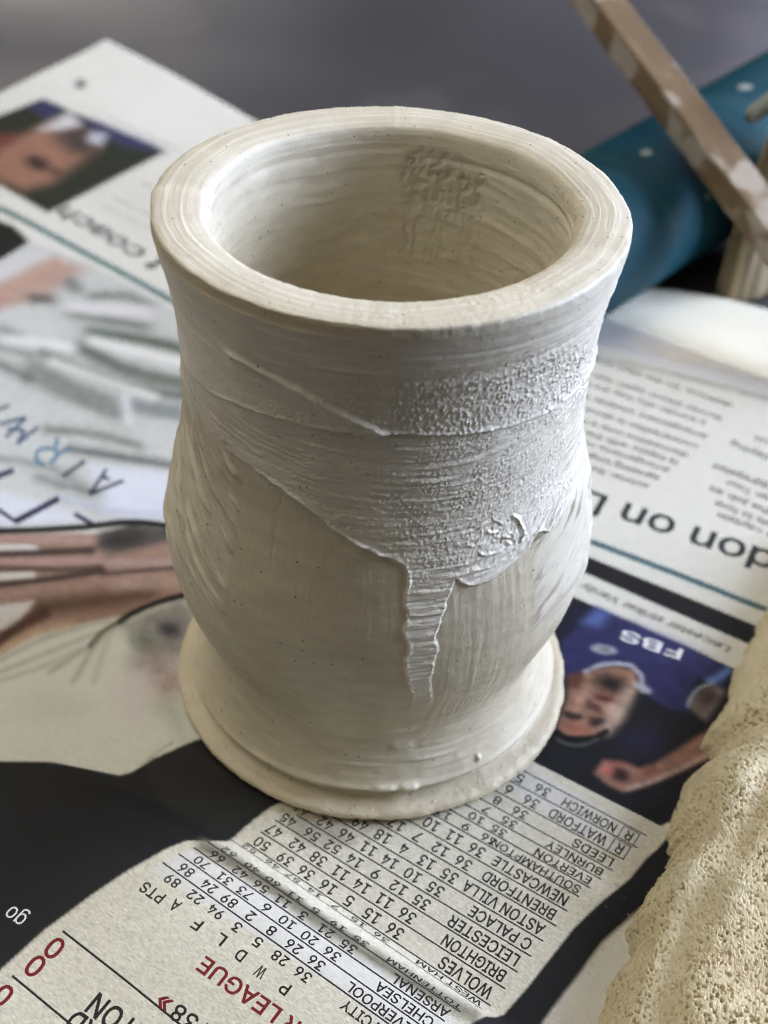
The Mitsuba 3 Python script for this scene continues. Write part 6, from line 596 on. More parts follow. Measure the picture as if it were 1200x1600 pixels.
def polyline_distance(p, pts, closed=False):
    """(distance, signed side: positive on the left) from points p (n, 2) to a polyline."""
    pts = np.asarray(pts, float)
    best, side = np.full(len(p), 1e9), np.zeros(len(p))
    for a, b in zip(pts, np.roll(pts, -1, 0)) if closed else zip(pts[:-1], pts[1:]):
        d = b - a
        t = np.clip(((p - a) @ d) / max(d @ d, 1e-12), 0, 1)
        q = a + t[:, None] * d - p
        dist = np.hypot(q[:, 0], q[:, 1])
        m = dist < best
        best[m], side[m] = dist[m], np.sign(d[0] * (p[m, 1] - a[1]) - d[1] * (p[m, 0] - a[0]))
    return best, side


def inside_depth(p, pts):
    """Signed distance to a closed polygon, positive inside."""
    pts = np.asarray(pts, float)
    dist, _ = polyline_distance(p, pts, True)
    x, y = p[:, 0], p[:, 1]
    inside = np.zeros(len(p), bool)
    for (x0, y0), (x1, y1) in zip(pts, np.roll(pts, -1, 0)):
        if y0 != y1:
            m = (y0 > y) != (y1 > y)
            inside ^= m & (x < (x1 - x0) * (y - y0) / (y1 - y0) + x0)
    return np.where(inside, dist, -dist)


def noise2(x, y, seed=0, octaves=3):
    x, y = x * 0.848 + y * 0.53, -x * 0.53 + y * 0.848       # turned, so that the lattice of the noise never lines up with the wheel
    return meshkit.fbm(np.stack([x, y, 0.31 * x + 0.23 * y + 0.37], -1), octaves, seed)


# ------------------------------------------------------------------ the table
tab = trimesh.creation.box((1500, 1300, 25))
tab.apply_translation((0, 260, -12.5 - 1.2))
add("table", tab, "table_top", False, "dark grey table top smudged with dry clay dust", "table", "structure")

# ------------------------------------------------------------------ the newspaper
NU, NV = 580, 780
back = np.array(BACK_EDGE)
ls = LineString(back)
tt = np.linspace(0, 1, NU) ** 0.96
B = np.array([ls.interpolate(t * ls.length).coords[0] for t in tt])
F0, F1 = np.array([-92.0, -106.0]), np.array([96.0, -104.0])
corner = np.array([[-176.8, 331.5], [-208.3, 256.6], [-200, 120], [-150, -20]])
v = np.linspace(0, 1, NV) ** 0.72
# the left side of the sheet follows the corner points, the right side runs straight to the front
side_l = np.vstack([B[0], corner, F0])
cum = np.concatenate([[0], np.cumsum(np.linalg.norm(np.diff(side_l, axis=0), axis=1))])
SL = np.stack([np.interp(v * cum[-1], cum, side_l[:, k]) for k in (0, 1)], -1)
SR = B[-1] + (F1 - B[-1]) * v[:, None]
u = np.linspace(0, 1, NU)
FR = F0 + (F1 - F0) * u[:, None]
W = v[:, None, None]
U = u[None, :, None]
XY = (1 - W) * B[None] + W * FR[None] + (1 - U) * SL[:, None] + U * SR[:, None] - ((1 - U) * (1 - W) * B[0] + U * (1 - W) * B[-1] + (1 - U) * W * F0 + U * W * F1)
P2 = XY.reshape(-1, 2)


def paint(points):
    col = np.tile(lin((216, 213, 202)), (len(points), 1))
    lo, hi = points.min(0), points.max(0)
    for pts, c, soft, op in PRINT_AND_SHADE:
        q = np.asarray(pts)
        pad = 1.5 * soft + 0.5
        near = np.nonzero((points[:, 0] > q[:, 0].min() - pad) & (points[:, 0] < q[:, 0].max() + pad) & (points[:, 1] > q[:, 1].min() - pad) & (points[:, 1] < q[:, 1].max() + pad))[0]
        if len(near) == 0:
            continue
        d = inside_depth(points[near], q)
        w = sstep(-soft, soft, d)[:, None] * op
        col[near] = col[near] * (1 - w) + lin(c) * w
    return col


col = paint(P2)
# newsprint is never an even tone: fibre mottling and the dots of the screen
mott = noise2(P2[:, 0] / 1.3, P2[:, 1] / 1.3, 3, 2) - 0.5
rng = np.random.default_rng(11)
speck = rng.normal(0, 1, len(P2))
fine = np.clip((60 - P2[:, 1]) / 120, 0.15, 1)
lum = col.mean(1)
cream = sstep(0.06, 0.02, np.abs(col[:, 2] / np.maximum(col[:, 0], 1e-3) - lin((214, 208, 186))[2] / lin((214, 208, 186))[0]))
lumi = col @ np.array([0.25, 0.6, 0.15])
pictured = sstep(0.60, 0.42, lumi) * sstep(0.03, 0.06, lumi)
shade = noise2(P2[:, 0] / 2.1, P2[:, 1] / 2.1, 5, 3) - 0.5
col = col * (1 + pictured * ((0.4 + 0.3 * sstep(0, 40, P2[:, 0])) * shade + 0.4 * (noise2(P2[:, 0] / 0.6, P2[:, 1] / 0.6, 6, 2) - 0.5)))[:, None]
col *= (1 + 0.10 * mott + speck * fine * (0.035 + 0.075 * cream))[:, None]
col = np.where(lumi[:, None] < 0.3, col * (0.55 + 0.45 * sstep(0.02, 0.3, lumi))[:, None], col)
col = np.clip(col * 0.84 + 0.002, 0.004, 0.9)
Z = relief(P2[:, 0], P2[:, 1])
top = np.column_stack([P2, Z])
# a skirt turns the sheet into the edge of a folded newspaper lying on the table
ring = np.concatenate([np.arange(NU), np.arange(1, NV) * NU + NU - 1, (NV - 1) * NU + np.arange(NU - 2, -1, -1), np.arange(NV - 2, 0, -1) * NU])
low = top[ring].copy()
low[:, 2] = np.maximum(low[:, 2] - 1.0, -1.15)
k = np.arange(len(ring))
k2 = (k + 1) % len(ring)
skirt = np.vstack([np.stack([ring[k], k + len(top), ring[k2]], -1), np.stack([ring[k2], k + len(top), k2 + len(top)], -1)])
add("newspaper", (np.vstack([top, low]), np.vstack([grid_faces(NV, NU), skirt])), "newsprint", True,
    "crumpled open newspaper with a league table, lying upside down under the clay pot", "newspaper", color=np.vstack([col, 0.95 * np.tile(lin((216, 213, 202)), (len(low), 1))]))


def lettering(rows, offset):
    """{ink: mesh} of words laid along their baselines on the sheet."""
    by = {}
    for s, x0, y0, x1, y1, cap, ink, slant, bold in rows:
        m = meshkit.text_mesh(s, 1.0, 0.02, bool(bold))
        keep = m.face_normals[:, 2] > 0.5
        m = trimesh.Trimesh(m.vertices, m.faces[keep], process=True)
        m.remove_unreferenced_vertices()
        a, d = np.array([x0, y0]), np.array([x1 - x0, y1 - y0])
        w = m.vertices[:, 0].max() - m.vertices[:, 0].min()
        q = np.array(m.vertices)
        ex = d / np.linalg.norm(d)
        n = np.array([-ex[1], ex[0]])
        xs = (q[:, 0] - q[:, 0].min()) / w * np.linalg.norm(d)
        xy = a + (xs + slant * q[:, 1] * cap)[:, None] * ex + (q[:, 1] * cap)[:, None] * n
        vv, ff = np.column_stack([xy, 0 * xs]), np.array(m.faces)
        if cap > 3:
            vv, ff = trimesh.remesh.subdivide_to_size(vv, ff, 2.0)
        vv[:, 2] = relief(vv[:, 0], vv[:, 1]) + offset
        by.setdefault(ink, []).append(trimesh.Trimesh(vv, ff, process=False))
    return by


def ribbon(pts, width, offset):
    p = np.asarray(pts, float)
    t = np.gradient(p, axis=0)
    t /= np.linalg.norm(t, axis=1, keepdims=True) + 1e-12
    n = np.column_stack([-t[:, 1], t[:, 0]]) * width / 2
    xy = np.vstack([p + n, p - n])
    k = len(p)
    i = np.arange(k - 1)
    f = np.vstack([np.stack([i, i + k, i + 1], -1), np.stack([i + 1, i + k, i + 1 + k], -1)])
    return trimesh.Trimesh(np.column_stack([xy, relief(xy[:, 0], xy[:, 1]) + offset]), f, process=False)


BLOCK_LABEL = {"headline": "large headline words at the right, upside down", "headline_001": "large headline word at the left, upside down", "league_table": "league table of team names, rules and numbers",
               "league_heading": "dark red heading of the league table", "match_scores": "match score lines with dark red noughts", "caption": "slanting caption above the photograph",
               "shirt_lettering": "white letters on the blue shirt"}
for block in list(dict.fromkeys(list(TEXT) + list(RULES))):
    by = lettering(TEXT.get(block, []), 0.07)
    for pts, w, ink in RULES.get(block, []):
        by.setdefault(ink, []).append(ribbon(pts, w, 0.06))
    for n, (ink, ms) in enumerate(by.items()):
        key = "newspaper__" + (block if n == 0 else {"red": "red_" + block, "ink": "black_" + block}.get(ink, "pale_" + block))
        add(key, trimesh.util.concatenate(ms), "ink_" + ink, False, BLOCK_LABEL.get(block) if n == 0 else None)

# ------------------------------------------------------------------ white disc under the far edge of the paper
prof = np.array([[0.01, -1.1], [DISC_R - 1.0, -1.1], [DISC_R, -0.2], [DISC_R, 2.4], [DISC_R - 0.5, 3.1], [DISC_R - 1.6, 3.5], [DISC_R - 6, 3.6], [0.01, 3.6]])
disc = trimesh.creation.revolve(prof, sections=180)
disc.apply_translation((DISC_C[0], DISC_C[1], 0))
disc = trimesh.intersections.slice_mesh_plane(disc, [0.25, 1, 0], [0, 118, 0], cap=False)
add("white_disc", disc, "white_board", 25, "white round board peeping out beyond the far right edge of the newspaper", "board")

# ------------------------------------------------------------------ the pot
OUT = np.array([(40.0, 0.25), (44.0, 0.1), (45.9, 0.7), (46.75, 1.6), (46.4, 2.6), (45.1, 3.25), (43.2, 3.6), (41.7, 4.2), (41.2, 5.1), (42.0, 6.0), (43.2, 6.8), (43.3, 7.4), (42.4, 8.3), (41.1, 10.3), (39.8, 13.0), (38.8, 16.0), (38.6, 19.0), (39.5, 23.0),
                (41.6, 29.0), (44.0, 36.0), (45.3, 44.0), (45.5, 50.0), (44.9, 57.0), (43.9, 62.0), (42.7, 67.0), (41.4, 72.0), (40.4, 77.0), (39.9, 84.0), (39.8, 92.0), (39.9, 98.0), (40.3, 104.0), (40.9, 109.0), (41.7, 113.0), (42.5, 116.5), (43.0, 119.0)])
RIM = np.array([(43.3, 120.4), (43.25, 121.8), (42.85, 122.4), (41.6, 122.65), (39.2, 122.75), (36.9, 122.6), (35.2, 122.3), (34.0, 121.75), (33.4, 120.7)])
INN = np.array([(33.0, 118.0), (32.8, 112.0), (32.8, 100.0), (33.0, 88.0), (34.2, 75.0), (36.0, 60.0), (36.6, 48.0), (35.0, 34.0), (31.0, 24.0), (24.0, 17.0), (13.0, 14.2), (0.05, 13.8)])
KN = np.vstack([OUT, RIM, INN])
arc = np.concatenate([[0], np.cumsum(np.linalg.norm(np.diff(KN, axis=0), axis=1))])
s_rim0, s_in0 = arc[len(OUT)] - 0.8, arc[len(OUT) + len(RIM)] - 0.9
s_deep = arc[len(OUT) + len(RIM) + 5]
S = np.concatenate([np.arange(0, s_rim0, 0.215), np.arange(s_rim0, s_in0, 0.15), np.arange(s_in0, s_deep, 0.33), np.arange(s_deep, arc[-1], 0.9), [arc[-1]]])
pr, pz = PchipInterpolator(arc, KN[:, 0]), PchipInterpolator(arc, KN[:, 1])
R, ZZ = pr(S), pz(S)
nr, nz = pz.derivative()(S), -pr.derivative()(S)
ln = np.hypot(nr, nz)
nr, nz = nr / ln, nz / ln
TH = np.radians(np.concatenate([np.arange(-100, -76, 0.5), np.arange(-76, 76, 0.285), np.arange(76, 100, 0.5), np.arange(100, 260, 0.62)]))
rows, cols = len(S), len(TH)
th = np.broadcast_to(TH, (rows, cols)).ravel()
sg = np.repeat(S, cols)
zg = np.repeat(ZZ, cols)
rg = np.repeat(R, cols)
deg = np.degrees(th)
c3 = np.stack([np.cos(th), np.sin(th)], -1)
uu = th * 41.0                                   # millimetres round the pot, 0 in front
front = np.abs(th) < np.radians(101)
is_out = sg < s_rim0
is_rim = (sg >= s_rim0) & (sg < s_in0)
is_in = sg >= s_in0


def D(pts):
    return [(math.radians(a) * 41.0, z) for a, z in pts]


def nz3(kx, kz, seed, octaves=3, z=None):
    """Noise that closes round the pot: kx turns per metre-ish round it, kz per millimetre upwards."""
    return meshkit.fbm(np.stack([c3[:, 0] * kx, c3[:, 1] * kx, (zg if z is None else z) * kz], -1), octaves, seed)


h = 0.9 * (nz3(1.3, 0.018, 1, 2) - 0.5) + 0.10 * (nz3(16, 0.4, 2, 2) - 0.5)     # thrown by hand: never quite round
tone = nz3(5, 0.12, 3, 3) - 0.5                                                 # thin and thick slip
slip = np.zeros(len(th))
bare = np.zeros(len(th))
dry = np.zeros(len(th))

o = np.nonzero(is_out & front)[0]
U0, Z0 = uu[o], zg[o]
jit = 0.7 * (noise2(U0 / 1.6, Z0 / 1.6, 21, 3) - 0.5) + 1.0 * (noise2(U0 / 6, Z0 / 6, 22, 2) - 0.5)
jit2 = 0.9 * (noise2(U0 / 1.3, Z0 / 1.3, 23, 3) - 0.5) + 0.8 * (noise2(U0 / 5, Z0 / 5, 24, 2) - 0.5)
PJ = np.stack([U0 + jit2, Z0 + jit], -1)
PS = np.stack([U0 + 0.25 * jit2, Z0 + 0.25 * jit], -1)
edgeB = D([(-75, 95), (-52, 96.2), (-39.6, 98.3), (-24.7, 99.6), (-15.7, 99.5), (-1.1, 100.2), (9.7, 99.8), (23.3, 98.6), (34.1, 97.9), (45.8, 97.2), (57.1, 97.0), (72, 95.8), (99, 95)])
edgeA = D([(-43, 109.9), (-40.5, 109.4), (-34.0, 109.3), (-26.1, 108.3), (-19.1, 106.8), (-9.2, 103.7), (-1.1, 101.1), (1.5, 100.3)])
edgeC = D([(-99, 88), (-70, 88), (-52.0, 87.5), (-41.3, 86.4), (-30.9, 85.0), (-19.9, 82.0), (-12.7, 78.8), (-5.6, 75.3), (2.9, 72.7), (6.9, 71.1)])
stripL = D([(6.9, 71.1), (7.6, 68.5), (7.0, 64.6), (7.9, 61.4), (6.9, 57.8), (8.4, 53.8), (7.6, 50.6), (8.6, 45.0), (10.0, 38.8), (10, 33)])
stripR = D([(16.5, 33), (15.8, 38.0), (14.4, 44.3), (15.6, 52.2), (14.7, 55.5), (16.4, 59.8), (18.1, 63.6), (19.9, 67.2)])
patch = D([(19.9, 67.2), (22.5, 65.6), (25.0, 65.0), (30.5, 65.0), (36.7, 66.6), (41.8, 68.3), (45.5, 70.4), (50, 69), (99, 69)])

# second coat round the neck: its lower edge stands proud and casts a line
dB, sB = polyline_distance(PS, edgeB)
sdB = dB * sB                                       # above the edge is the left of a line running right
fadeB = sstep(-1.05, -0.55, th[o])
coat = 0.55 * sstep(-0.16, 0.2, sdB) * np.exp(-np.maximum(sdB, 0) / 9.0) * (0.25 + 0.75 * fadeB)
coat += 0.26 * np.exp(-((sdB - 0.35) / 0.4) ** 2) * fadeB
h[o] += coat
slip[o] += 0.5 * sstep(-0.2, 0.3, sdB) * np.exp(-np.maximum(sdB, 0) / 12)
dA, sA = polyline_distance(PS, edgeA)
sdA = dA * sA
onA = sstep(-32, -27, U0) * sstep(3.5, -1.5, U0)
h[o] += onA * (0.58 * np.exp(-(sdA / 0.45) ** 2) + 0.42 * sstep(0.25, -0.3, sdA) * np.exp(-np.maximum(-sdA, 0) / 3.5))
slip[o] += onA * 0.9 * np.exp(-(sdA / 0.5) ** 2)
# grains of grog pulled up by the sponge
grain_top = np.interp(np.degrees(th[o]), [-60, -40, -26, -14, 0, 19, 30, 41, 58, 100], [100, 103, 106.6, 110.5, 112.6, 113, 112.3, 111.2, 108.5, 107])
gm = sstep(grain_top + 4.5, grain_top - 5.0, Z0 + 5 * (noise2(U0 / 4, Z0 / 4, 36, 2) - 0.5)) * sstep(-0.4, 0.4, sdB) * (0.5 + 0.5 * sstep(-20, 14, U0)) * sstep(-44, -20, U0 + 10 * (noise2(U0 / 6, Z0 / 5, 84, 2) - 0.5))
cells = rng.uniform([-75, 60], [75, 116], (12500, 2))
size = rng.uniform(0.17, 0.40, len(cells)) * (0.7 + 0.6 * noise2(cells[:, 0] / 5, cells[:, 1] / 5, 31, 2))
tree = cKDTree(cells)
gd, gi = tree.query(np.stack([U0, Z0], -1), k=3)
bump = np.max(np.clip(1 - (gd / size[gi]) ** 2, 0, 1) * size[gi] * 0.8, axis=1)
dense = sstep(0.34, 0.66, noise2(U0 / 7, Z0 / 4, 33, 2))
h[o] += gm * (bump * (0.5 + 0.6 * dense) + 0.16 * (noise2(U0 * 1.3, Z0 * 1.3, 34, 2) - 0.5))
slip[o] += gm * sstep(0.1, 0.3, bump) * 0.5

# the same grains, finer, over most of the shoulder and the right side
cells2 = rng.uniform([-40, 58], [75, 114], (24000, 2))
size2 = rng.uniform(0.11, 0.27, len(cells2))
t2 = cKDTree(cells2)
g2, i2 = t2.query(np.stack([U0, Z0], -1), k=2)
fine_bump = np.max(np.clip(1 - (g2 / size2[i2]) ** 2, 0, 1) * size2[i2], axis=1)
spread = sstep(-58, 8, U0 + 14 * (noise2(U0 / 9, Z0 / 7, 85, 2) - 0.5)) * sstep(60, 74, Z0 - 0.1 * U0) * sstep(115, 110, Z0)
# brushed coat of the shoulder over the smooth belly
body = edgeB + [(72, 69)] + patch[::-1] + stripR[::-1] + stripL[::-1] + edgeC[::-1]
sdD = inside_depth(PJ, body)
ragged = sstep(46, 34, np.abs(U0 - 2)) * sstep(27, 56, Z0 + 6 * (noise2(U0 / 3, Z0 / 5, 87, 2) - 0.5))
thick = (0.25 + 0.75 * sstep(-36, -20, U0)) * sstep(46, 36, U0)
h[o] += 0.34 * sstep(-0.14, 0.22, sdD) * np.exp(-np.maximum(sdD, 0) / 14) * thick * ragged
lip = np.exp(-((sdD - 0.3) / 0.36) ** 2) * thick * ragged * (0.35 + 0.9 * sstep(0.35, 0.6, noise2(U0 / 3, Z0 / 3, 41, 2)))
lower = sstep(98, 92, Z0)
h[o] += (0.40 - 0.31 * sstep(71, 64, Z0) * sstep(2, 5, U0)) * lip * lower * (0.4 + 1.1 * noise2(U0 / 2.2, Z0 / 2.2, 37, 2))
slip[o] += (0.75 * lip * lower) + 0.3 * sstep(-0.2, 0.3, sdD) * thick * ragged
brush = sstep(-0.2, 0.5, sdD) * np.where(Z0 < 64, sstep(26, 58, Z0 + 8 * (noise2(U0 / 2.5, Z0 / 5, 89, 2) - 0.5)), 1)
h[o] += spread * np.clip(brush + sstep(-0.2, 0.5, sdB), 0, 1) * fine_bump * 0.75 * sstep(0.25, 0.6, noise2(U0 / 3.5, Z0 / 3.5, 86, 3))
slope = -0.10 * sstep(0, -25, U0) + 0.28 * sstep(12, 45, U0)
zb = Z0 - slope * (U0 - 5 * np.sign(U0)) * 0.7 + 0.5 * (noise2(U0 / 9, Z0 / 9, 42, 2) - 0.5)
lines = noise2(U0 * 0.09, zb * 1.45, 43, 3) - 0.5
sharp = np.clip(noise2(U0 * 0.16, zb * 1.2, 44, 3) - 0.54, 0, 1)
h[o] += brush * (0.62 * lines + 1.1 * sharp) * (0.5 + 0.9 * noise2(U0 / 8, Z0 / 5, 50, 2))
inS = sstep(-0.3, 0.5, (PJ[:, 0] - np.interp(Z0, [p[1] for p in stripL[::-1]], [p[0] for p in stripL[::-1]]))) * \
      sstep(-0.3, 0.5, np.interp(Z0, [p[1] for p in stripR], [p[0] for p in stripR]) - PJ[:, 0]) * sstep(72, 68, Z0) * sstep(24, 54, Z0)
gb = sstep(-35, 0, U0)
h[o] += brush * (1 - inS) * bump * 0.26 * gb * sstep(0.42, 0.66, noise2(U0 / 5, Z0 / 3, 45, 2))
h[o] -= brush * 0.5 * np.clip(noise2(U0 * 0.9, zb * 1.9, 39, 2) - 0.68, 0, 1) * (0.3 + gb)
# torn flakes
q = np.hypot((U0 - 25.0 + 0.35 * (Z0 - 73)) / 1.35, (Z0 - 73.0) / 1.1)
crk = 1 - np.abs(2 * noise2((U0 + 0.5 * Z0) * 0.42, (Z0 - 0.4 * U0) * 0.30, 46, 3) - 1)
for flake, amp, wid in [([(19.5, 71.2), (22.5, 70.3), (26.0, 70.8)], 0.34, 0.22), ([(20.8, 75.4), (23.3, 74.2), (25.8, 75.0)], 0.36, 0.24), ([(22.2, 77.6), (24.0, 76.0)], 0.3, 0.22),
                        ([(17.5, 68.6), (21.0, 67.9), (24.2, 68.5)], 0.26, 0.24), ([(24.4, 73.2), (26.0, 72.2), (27.2, 72.9)], 0.4, 0.25), ([(15.0, 74.0), (18.0, 73.0), (20.0, 73.3)], 0.22, 0.2)]:
    fd, _ = polyline_distance(PJ, flake)
    h[o] += amp * np.exp(-(fd / wid) ** 2) * (0.4 + 1.1 * noise2(U0 * 1.1, Z0 * 1.1, 35, 2))
    slip[o] += 0.6 * np.exp(-(fd / 0.35) ** 2)
h[o] += 0.22 * np.exp(-(q / 3.6) ** 2) * (sstep(0.80, 0.97, crk) - 0.1)
fl, _ = polyline_distance(PJ, [(26.8, 76.2), (28.4, 74.6), (29.0, 72.6), (28.3, 70.6)])
h[o] += 0.55 * np.exp(-(fl / 0.42) ** 2)
slip[o] += np.exp(-(fl / 0.5) ** 2)
slip[o] += 0.4 * np.exp(-(q / 3.6) ** 2) * sstep(0.75, 0.95, crk)
crk2 = 1 - np.abs(2 * noise2(U0 * 0.5, Z0 * 0.9, 47, 3) - 1)
h[o] += brush * 0.10 * (1 - inS) * sstep(0.88, 0.98, crk2) * sstep(-22, -4, U0) * sstep(30, 12, U0) * sstep(92, 84, Z0)
# the dragged strip down the belly
steps = noise2(U0 * 0.12, Z0 * 0.95, 48, 2) - 0.5
h[o] += inS * (0.2 + 1.1 * noise2(U0 / 4, Z0 / 4, 83, 2)) * (0.55 * steps + 0.25 * (noise2(U0 * 0.3, Z0 * 2.4, 49, 2) - 0.5))
slip[o] += inS * 0.5 * sstep(0.0, 0.25, steps) * sstep(34, 58, Z0)
# wet strokes left and right of the belly panels, faint uprights between
sl = sstep(-27.5, -30, U0) * sstep(40, 50, Z0) * sstep(92, 84, Z0)
zl = Z0 + 0.75 * U0
st = noise2((U0 - 0.75 * Z0) * 0.07, zl * 0.95, 51, 3)
h[o] += sl * (0.7 * (st - 0.5) + 3.6 * np.clip(st - 0.57, 0, 1))
slip[o] += sl * 2.0 * np.clip(st - 0.58, 0, 1)
sr = sstep(31, 33.5, U0) * sstep(38, 50, Z0) * sstep(80, 70, Z0)
zr = Z0 - 0.5 * U0
st = noise2((U0 + 0.5 * Z0) * 0.07, zr * 1.0, 52, 3)
h[o] += sr * (0.7 * (st - 0.5) + 3.2 * np.clip(st - 0.57, 0, 1))
slip[o] += sr * 1.5 * np.clip(st - 0.58, 0, 1)
panel = (1 - brush) * (1 - sl) * (1 - sr) * (1 - inS) * sstep(18, 28, Z0) * sstep(90, 80, Z0)
h[o] += panel * (0.16 * (noise2(U0 * 1.1, Z0 * 0.06, 53, 3) - 0.5) + 0.10 * (noise2(U0 * 0.9, Z0 * 0.9, 38, 3) - 0.5))
# turning grooves below the rim, swirl of the foot
gz = sstep(103, 108, Z0) * sstep(120, 116, Z0)
h[o] += gz * (0.8 * (noise2(U0 * 0.018, Z0 * 0.55, 54, 3) - 0.5) + 0.34 * (noise2(U0 * 0.05, Z0 * 2.2, 55, 2) - 0.5))
ft = sstep(27, 18, Z0)
h[o] += ft * (0.42 * (noise2(U0 * 0.05 + 0.1 * Z0, Z0 * 0.8, 56, 3) - 0.5) + 0.25 * (noise2(U0 * 0.3, Z0 * 0.3, 57, 2) - 0.5))
for du, dz, w, t, a in [(6, 22.2, 4.2, 0.7, 0.5), (7.5, 16.0, 2.6, 1.6, 0.35), (8.6, 7.4, 1.8, 0.7, 0.7), (3.6, 7.6, 2.2, 0.6, 0.5), (24.8, 9.0, 0.6, 0.6, 0.7), (-3.6, 12.0, 7, 0.5, 0.25), (14, 12.5, 5, 0.4, 0.3)]:
    k = np.exp(-(np.abs(U0 - du) / w) ** 4 - (np.abs(Z0 - dz) / t) ** 2)
    h[o] += a * k
    slip[o] += 0.8 * k
lipm = sstep(5, 3, Z0)
p3 = np.stack([rg[o] * np.sin(th[o]), rg[o] * np.cos(th[o]), Z0], -1)
h[o] += lipm * (1.0 * (meshkit.fbm(p3 * 0.2, 3, 58) - 0.5) + 0.2 * (meshkit.fbm(p3 * 0.75, 3, 57) - 0.5) + 0.9 * np.clip(meshkit.fbm(p3 * 0.9, 2, 59) - 0.70, 0, 1))
slip[o] += sstep(24, 12, Z0) * (1.2 * (noise2(U0 * 0.14, Z0 * 0.5, 88, 3) - 0.45) - 0.25)

# rim: rings left by the wheel, chipped outer edge, bare clay to the left
ri = np.nonzero(is_rim)[0]
sr_ = sg[ri] - s_rim0
rings = meshkit.fbm(np.stack([c3[ri, 0] * 1.2, c3[ri, 1] * 1.2, sr_ * 1.35 + 2.6 * meshkit.fbm(np.stack([c3[ri, 0] * 2.6, c3[ri, 1] * 2.6, 0 * sr_], -1), 2, 60)], -1), 3, 61) - 0.5
flat = sstep(2.0, 4.0, sr_)
h[ri] += flat * (0.22 * rings * (0.15 + 1.1 * nz3(2.2, 0.0, 68, 2, 0 * zg)[ri])) + 0.10 * (nz3(40, 0.9, 62, 2)[ri] - 0.5)
rough = sstep(-1.2, -0.2, th[ri]) * sstep(1.3, 0.5, th[ri])
xr, yr = rg[ri] * np.sin(th[ri]), rg[ri] * np.cos(th[ri])
pits = noise2(xr * 1.35, yr * 1.35, 63, 3)
h[ri] += flat * rough * (0.24 * (pits - 0.5) - 0.7 * np.clip(pits - 0.64, 0, 1))
leftlip = sstep(-1.75, -1.4, th[ri]) * sstep(0.25, -0.35, th[ri])
cut = 2.6 + 1.3 * (meshkit.fbm(np.stack([th[ri] * 7, 0 * sr_, 0 * sr_ + 3], -1), 3, 64) - 0.5)
ledge = sstep(cut + 0.15, cut - 0.15, sr_) * sstep(-0.2, 0.8, sr_)
h[ri] -= leftlip * ledge * 0.3
bare[ri] += leftlip * ledge
edge = np.exp(-((sr_ - 2.3) / 1.1) ** 2)
nick = nz3(14, 0.0, 65, 3, 0 * zg)[ri]
h[ri] += edge * (0.42 * (nick - 0.5) - 0.9 * np.clip(nz3(17, 0.0, 66, 3, 0 * zg)[ri] - 0.64, 0, 1))
slip[ri] += 0.7 * sstep(0.0, 0.2, rings) * flat * nz3(3.5, 0.0, 59, 2, 0 * zg)[ri] * 1.5
h[ri] += flat * 0.22 * (nz3(7, 0.25, 58, 3)[ri] - 0.5)
ins = sstep(s_in0 - s_rim0 - 4.2, s_in0 - s_rim0 - 2.0, sr_) * sstep(0.9, 1.3, th[ri]) * sstep(2.2, 1.7, th[ri])
h[ri] += ins * 0.9 * (nz3(30, 0.5, 67, 3)[ri] - 0.5)

# inside: throwing rings, and one dry patch of brush marks at the back
ii = np.nonzero(is_in)[0]
ring_in = meshkit.fbm(np.stack([c3[ii, 0] * 1.1, c3[ii, 1] * 1.1, zg[ii] * 0.42 + 1.3 * meshkit.fbm(np.stack([c3[ii, 0] * 2.2, c3[ii, 1] * 2.2, zg[ii] * 0.03], -1), 2, 70)], -1), 3, 71) - 0.5
h[ii] += (0.3 + 0.5 * nz3(3, 0.05, 69, 2)[ii]) * ring_in + 0.16 * (nz3(26, 0.8, 72, 3)[ii] - 0.5)
ub = (np.mod(th[ii], 2 * np.pi) - np.radians(163)) * 33
ub = ub + 1.6 * (noise2(zg[ii] * 0.5, ub * 0.4, 77, 2) - 0.5)
pb = sstep(-11.5, -9.0, ub) * sstep(9.0, 6.0, ub) * sstep(119.5 - 0.03 * ub ** 2, 117.5 - 0.03 * ub ** 2, zg[ii]) * sstep(82, 101, zg[ii] + 16 * (noise2(ub * 0.7, 0 * ub, 76, 2) - 0.5))
upright = noise2(ub * 1.7, zg[ii] * 0.22, 73, 3) - 0.5
scab = np.clip(noise2(ub * 0.75, zg[ii] * 0.75, 74, 3) - 0.5, 0, 1)
topm = sstep(103, 112, zg[ii])
h[ii] -= pb * (0.15 + 0.75 * upright + 1.7 * scab * (0.3 + topm))
dry[ii] += pb * (0.12 + 0.45 * topm + 0.9 * scab)
h[ii] -= 0.5 * np.exp(-((zg[ii] - 116.0 - 1.2 * np.sin(th[ii] * 1.0)) / 0.5) ** 2) * sstep(1.2, 1.7, np.mod(th[ii], 2 * np.pi)) * sstep(3.2, 2.6, np.mod(th[ii], 2 * np.pi))

h = np.where(sg < 3.2, h * sstep(0.3, 3.2, sg), h)
h *= np.where(rg < 20, rg / 20, 1)
RR = rg + h * np.repeat(nr, cols)
PZ = np.maximum(zg + h * np.repeat(nz, cols), 0.02)
V = np.stack([RR * np.sin(th), -RR * np.cos(th), PZ + 0.05], -1)
FC = grid_faces(rows, cols, True)
fn = np.cross(V[FC[:1000, 1]] - V[FC[:1000, 0]], V[FC[:1000, 2]] - V[FC[:1000, 0]])
NN = normals_of(V * MM, FC)
if (NN[len(NN) // 4] * np.array([V[len(NN) // 4, 0], V[len(NN) // 4, 1], 0])).sum() < 0:
    FC, NN = FC[:, ::-1], -NN
CLAY, SLIP, BARE, FOOT = np.array([0.555, 0.505, 0.395]), np.array([0.70, 0.655, 0.55]), np.array([0.50, 0.42, 0.29]), np.array([0.53, 0.455, 0.31])
slip = np.clip(slip + 0.12 + 0.7 * tone, 0, 1)[:, None]
zone = np.zeros(len(th))
zone[o] = panel
coatz = np.zeros(len(th))
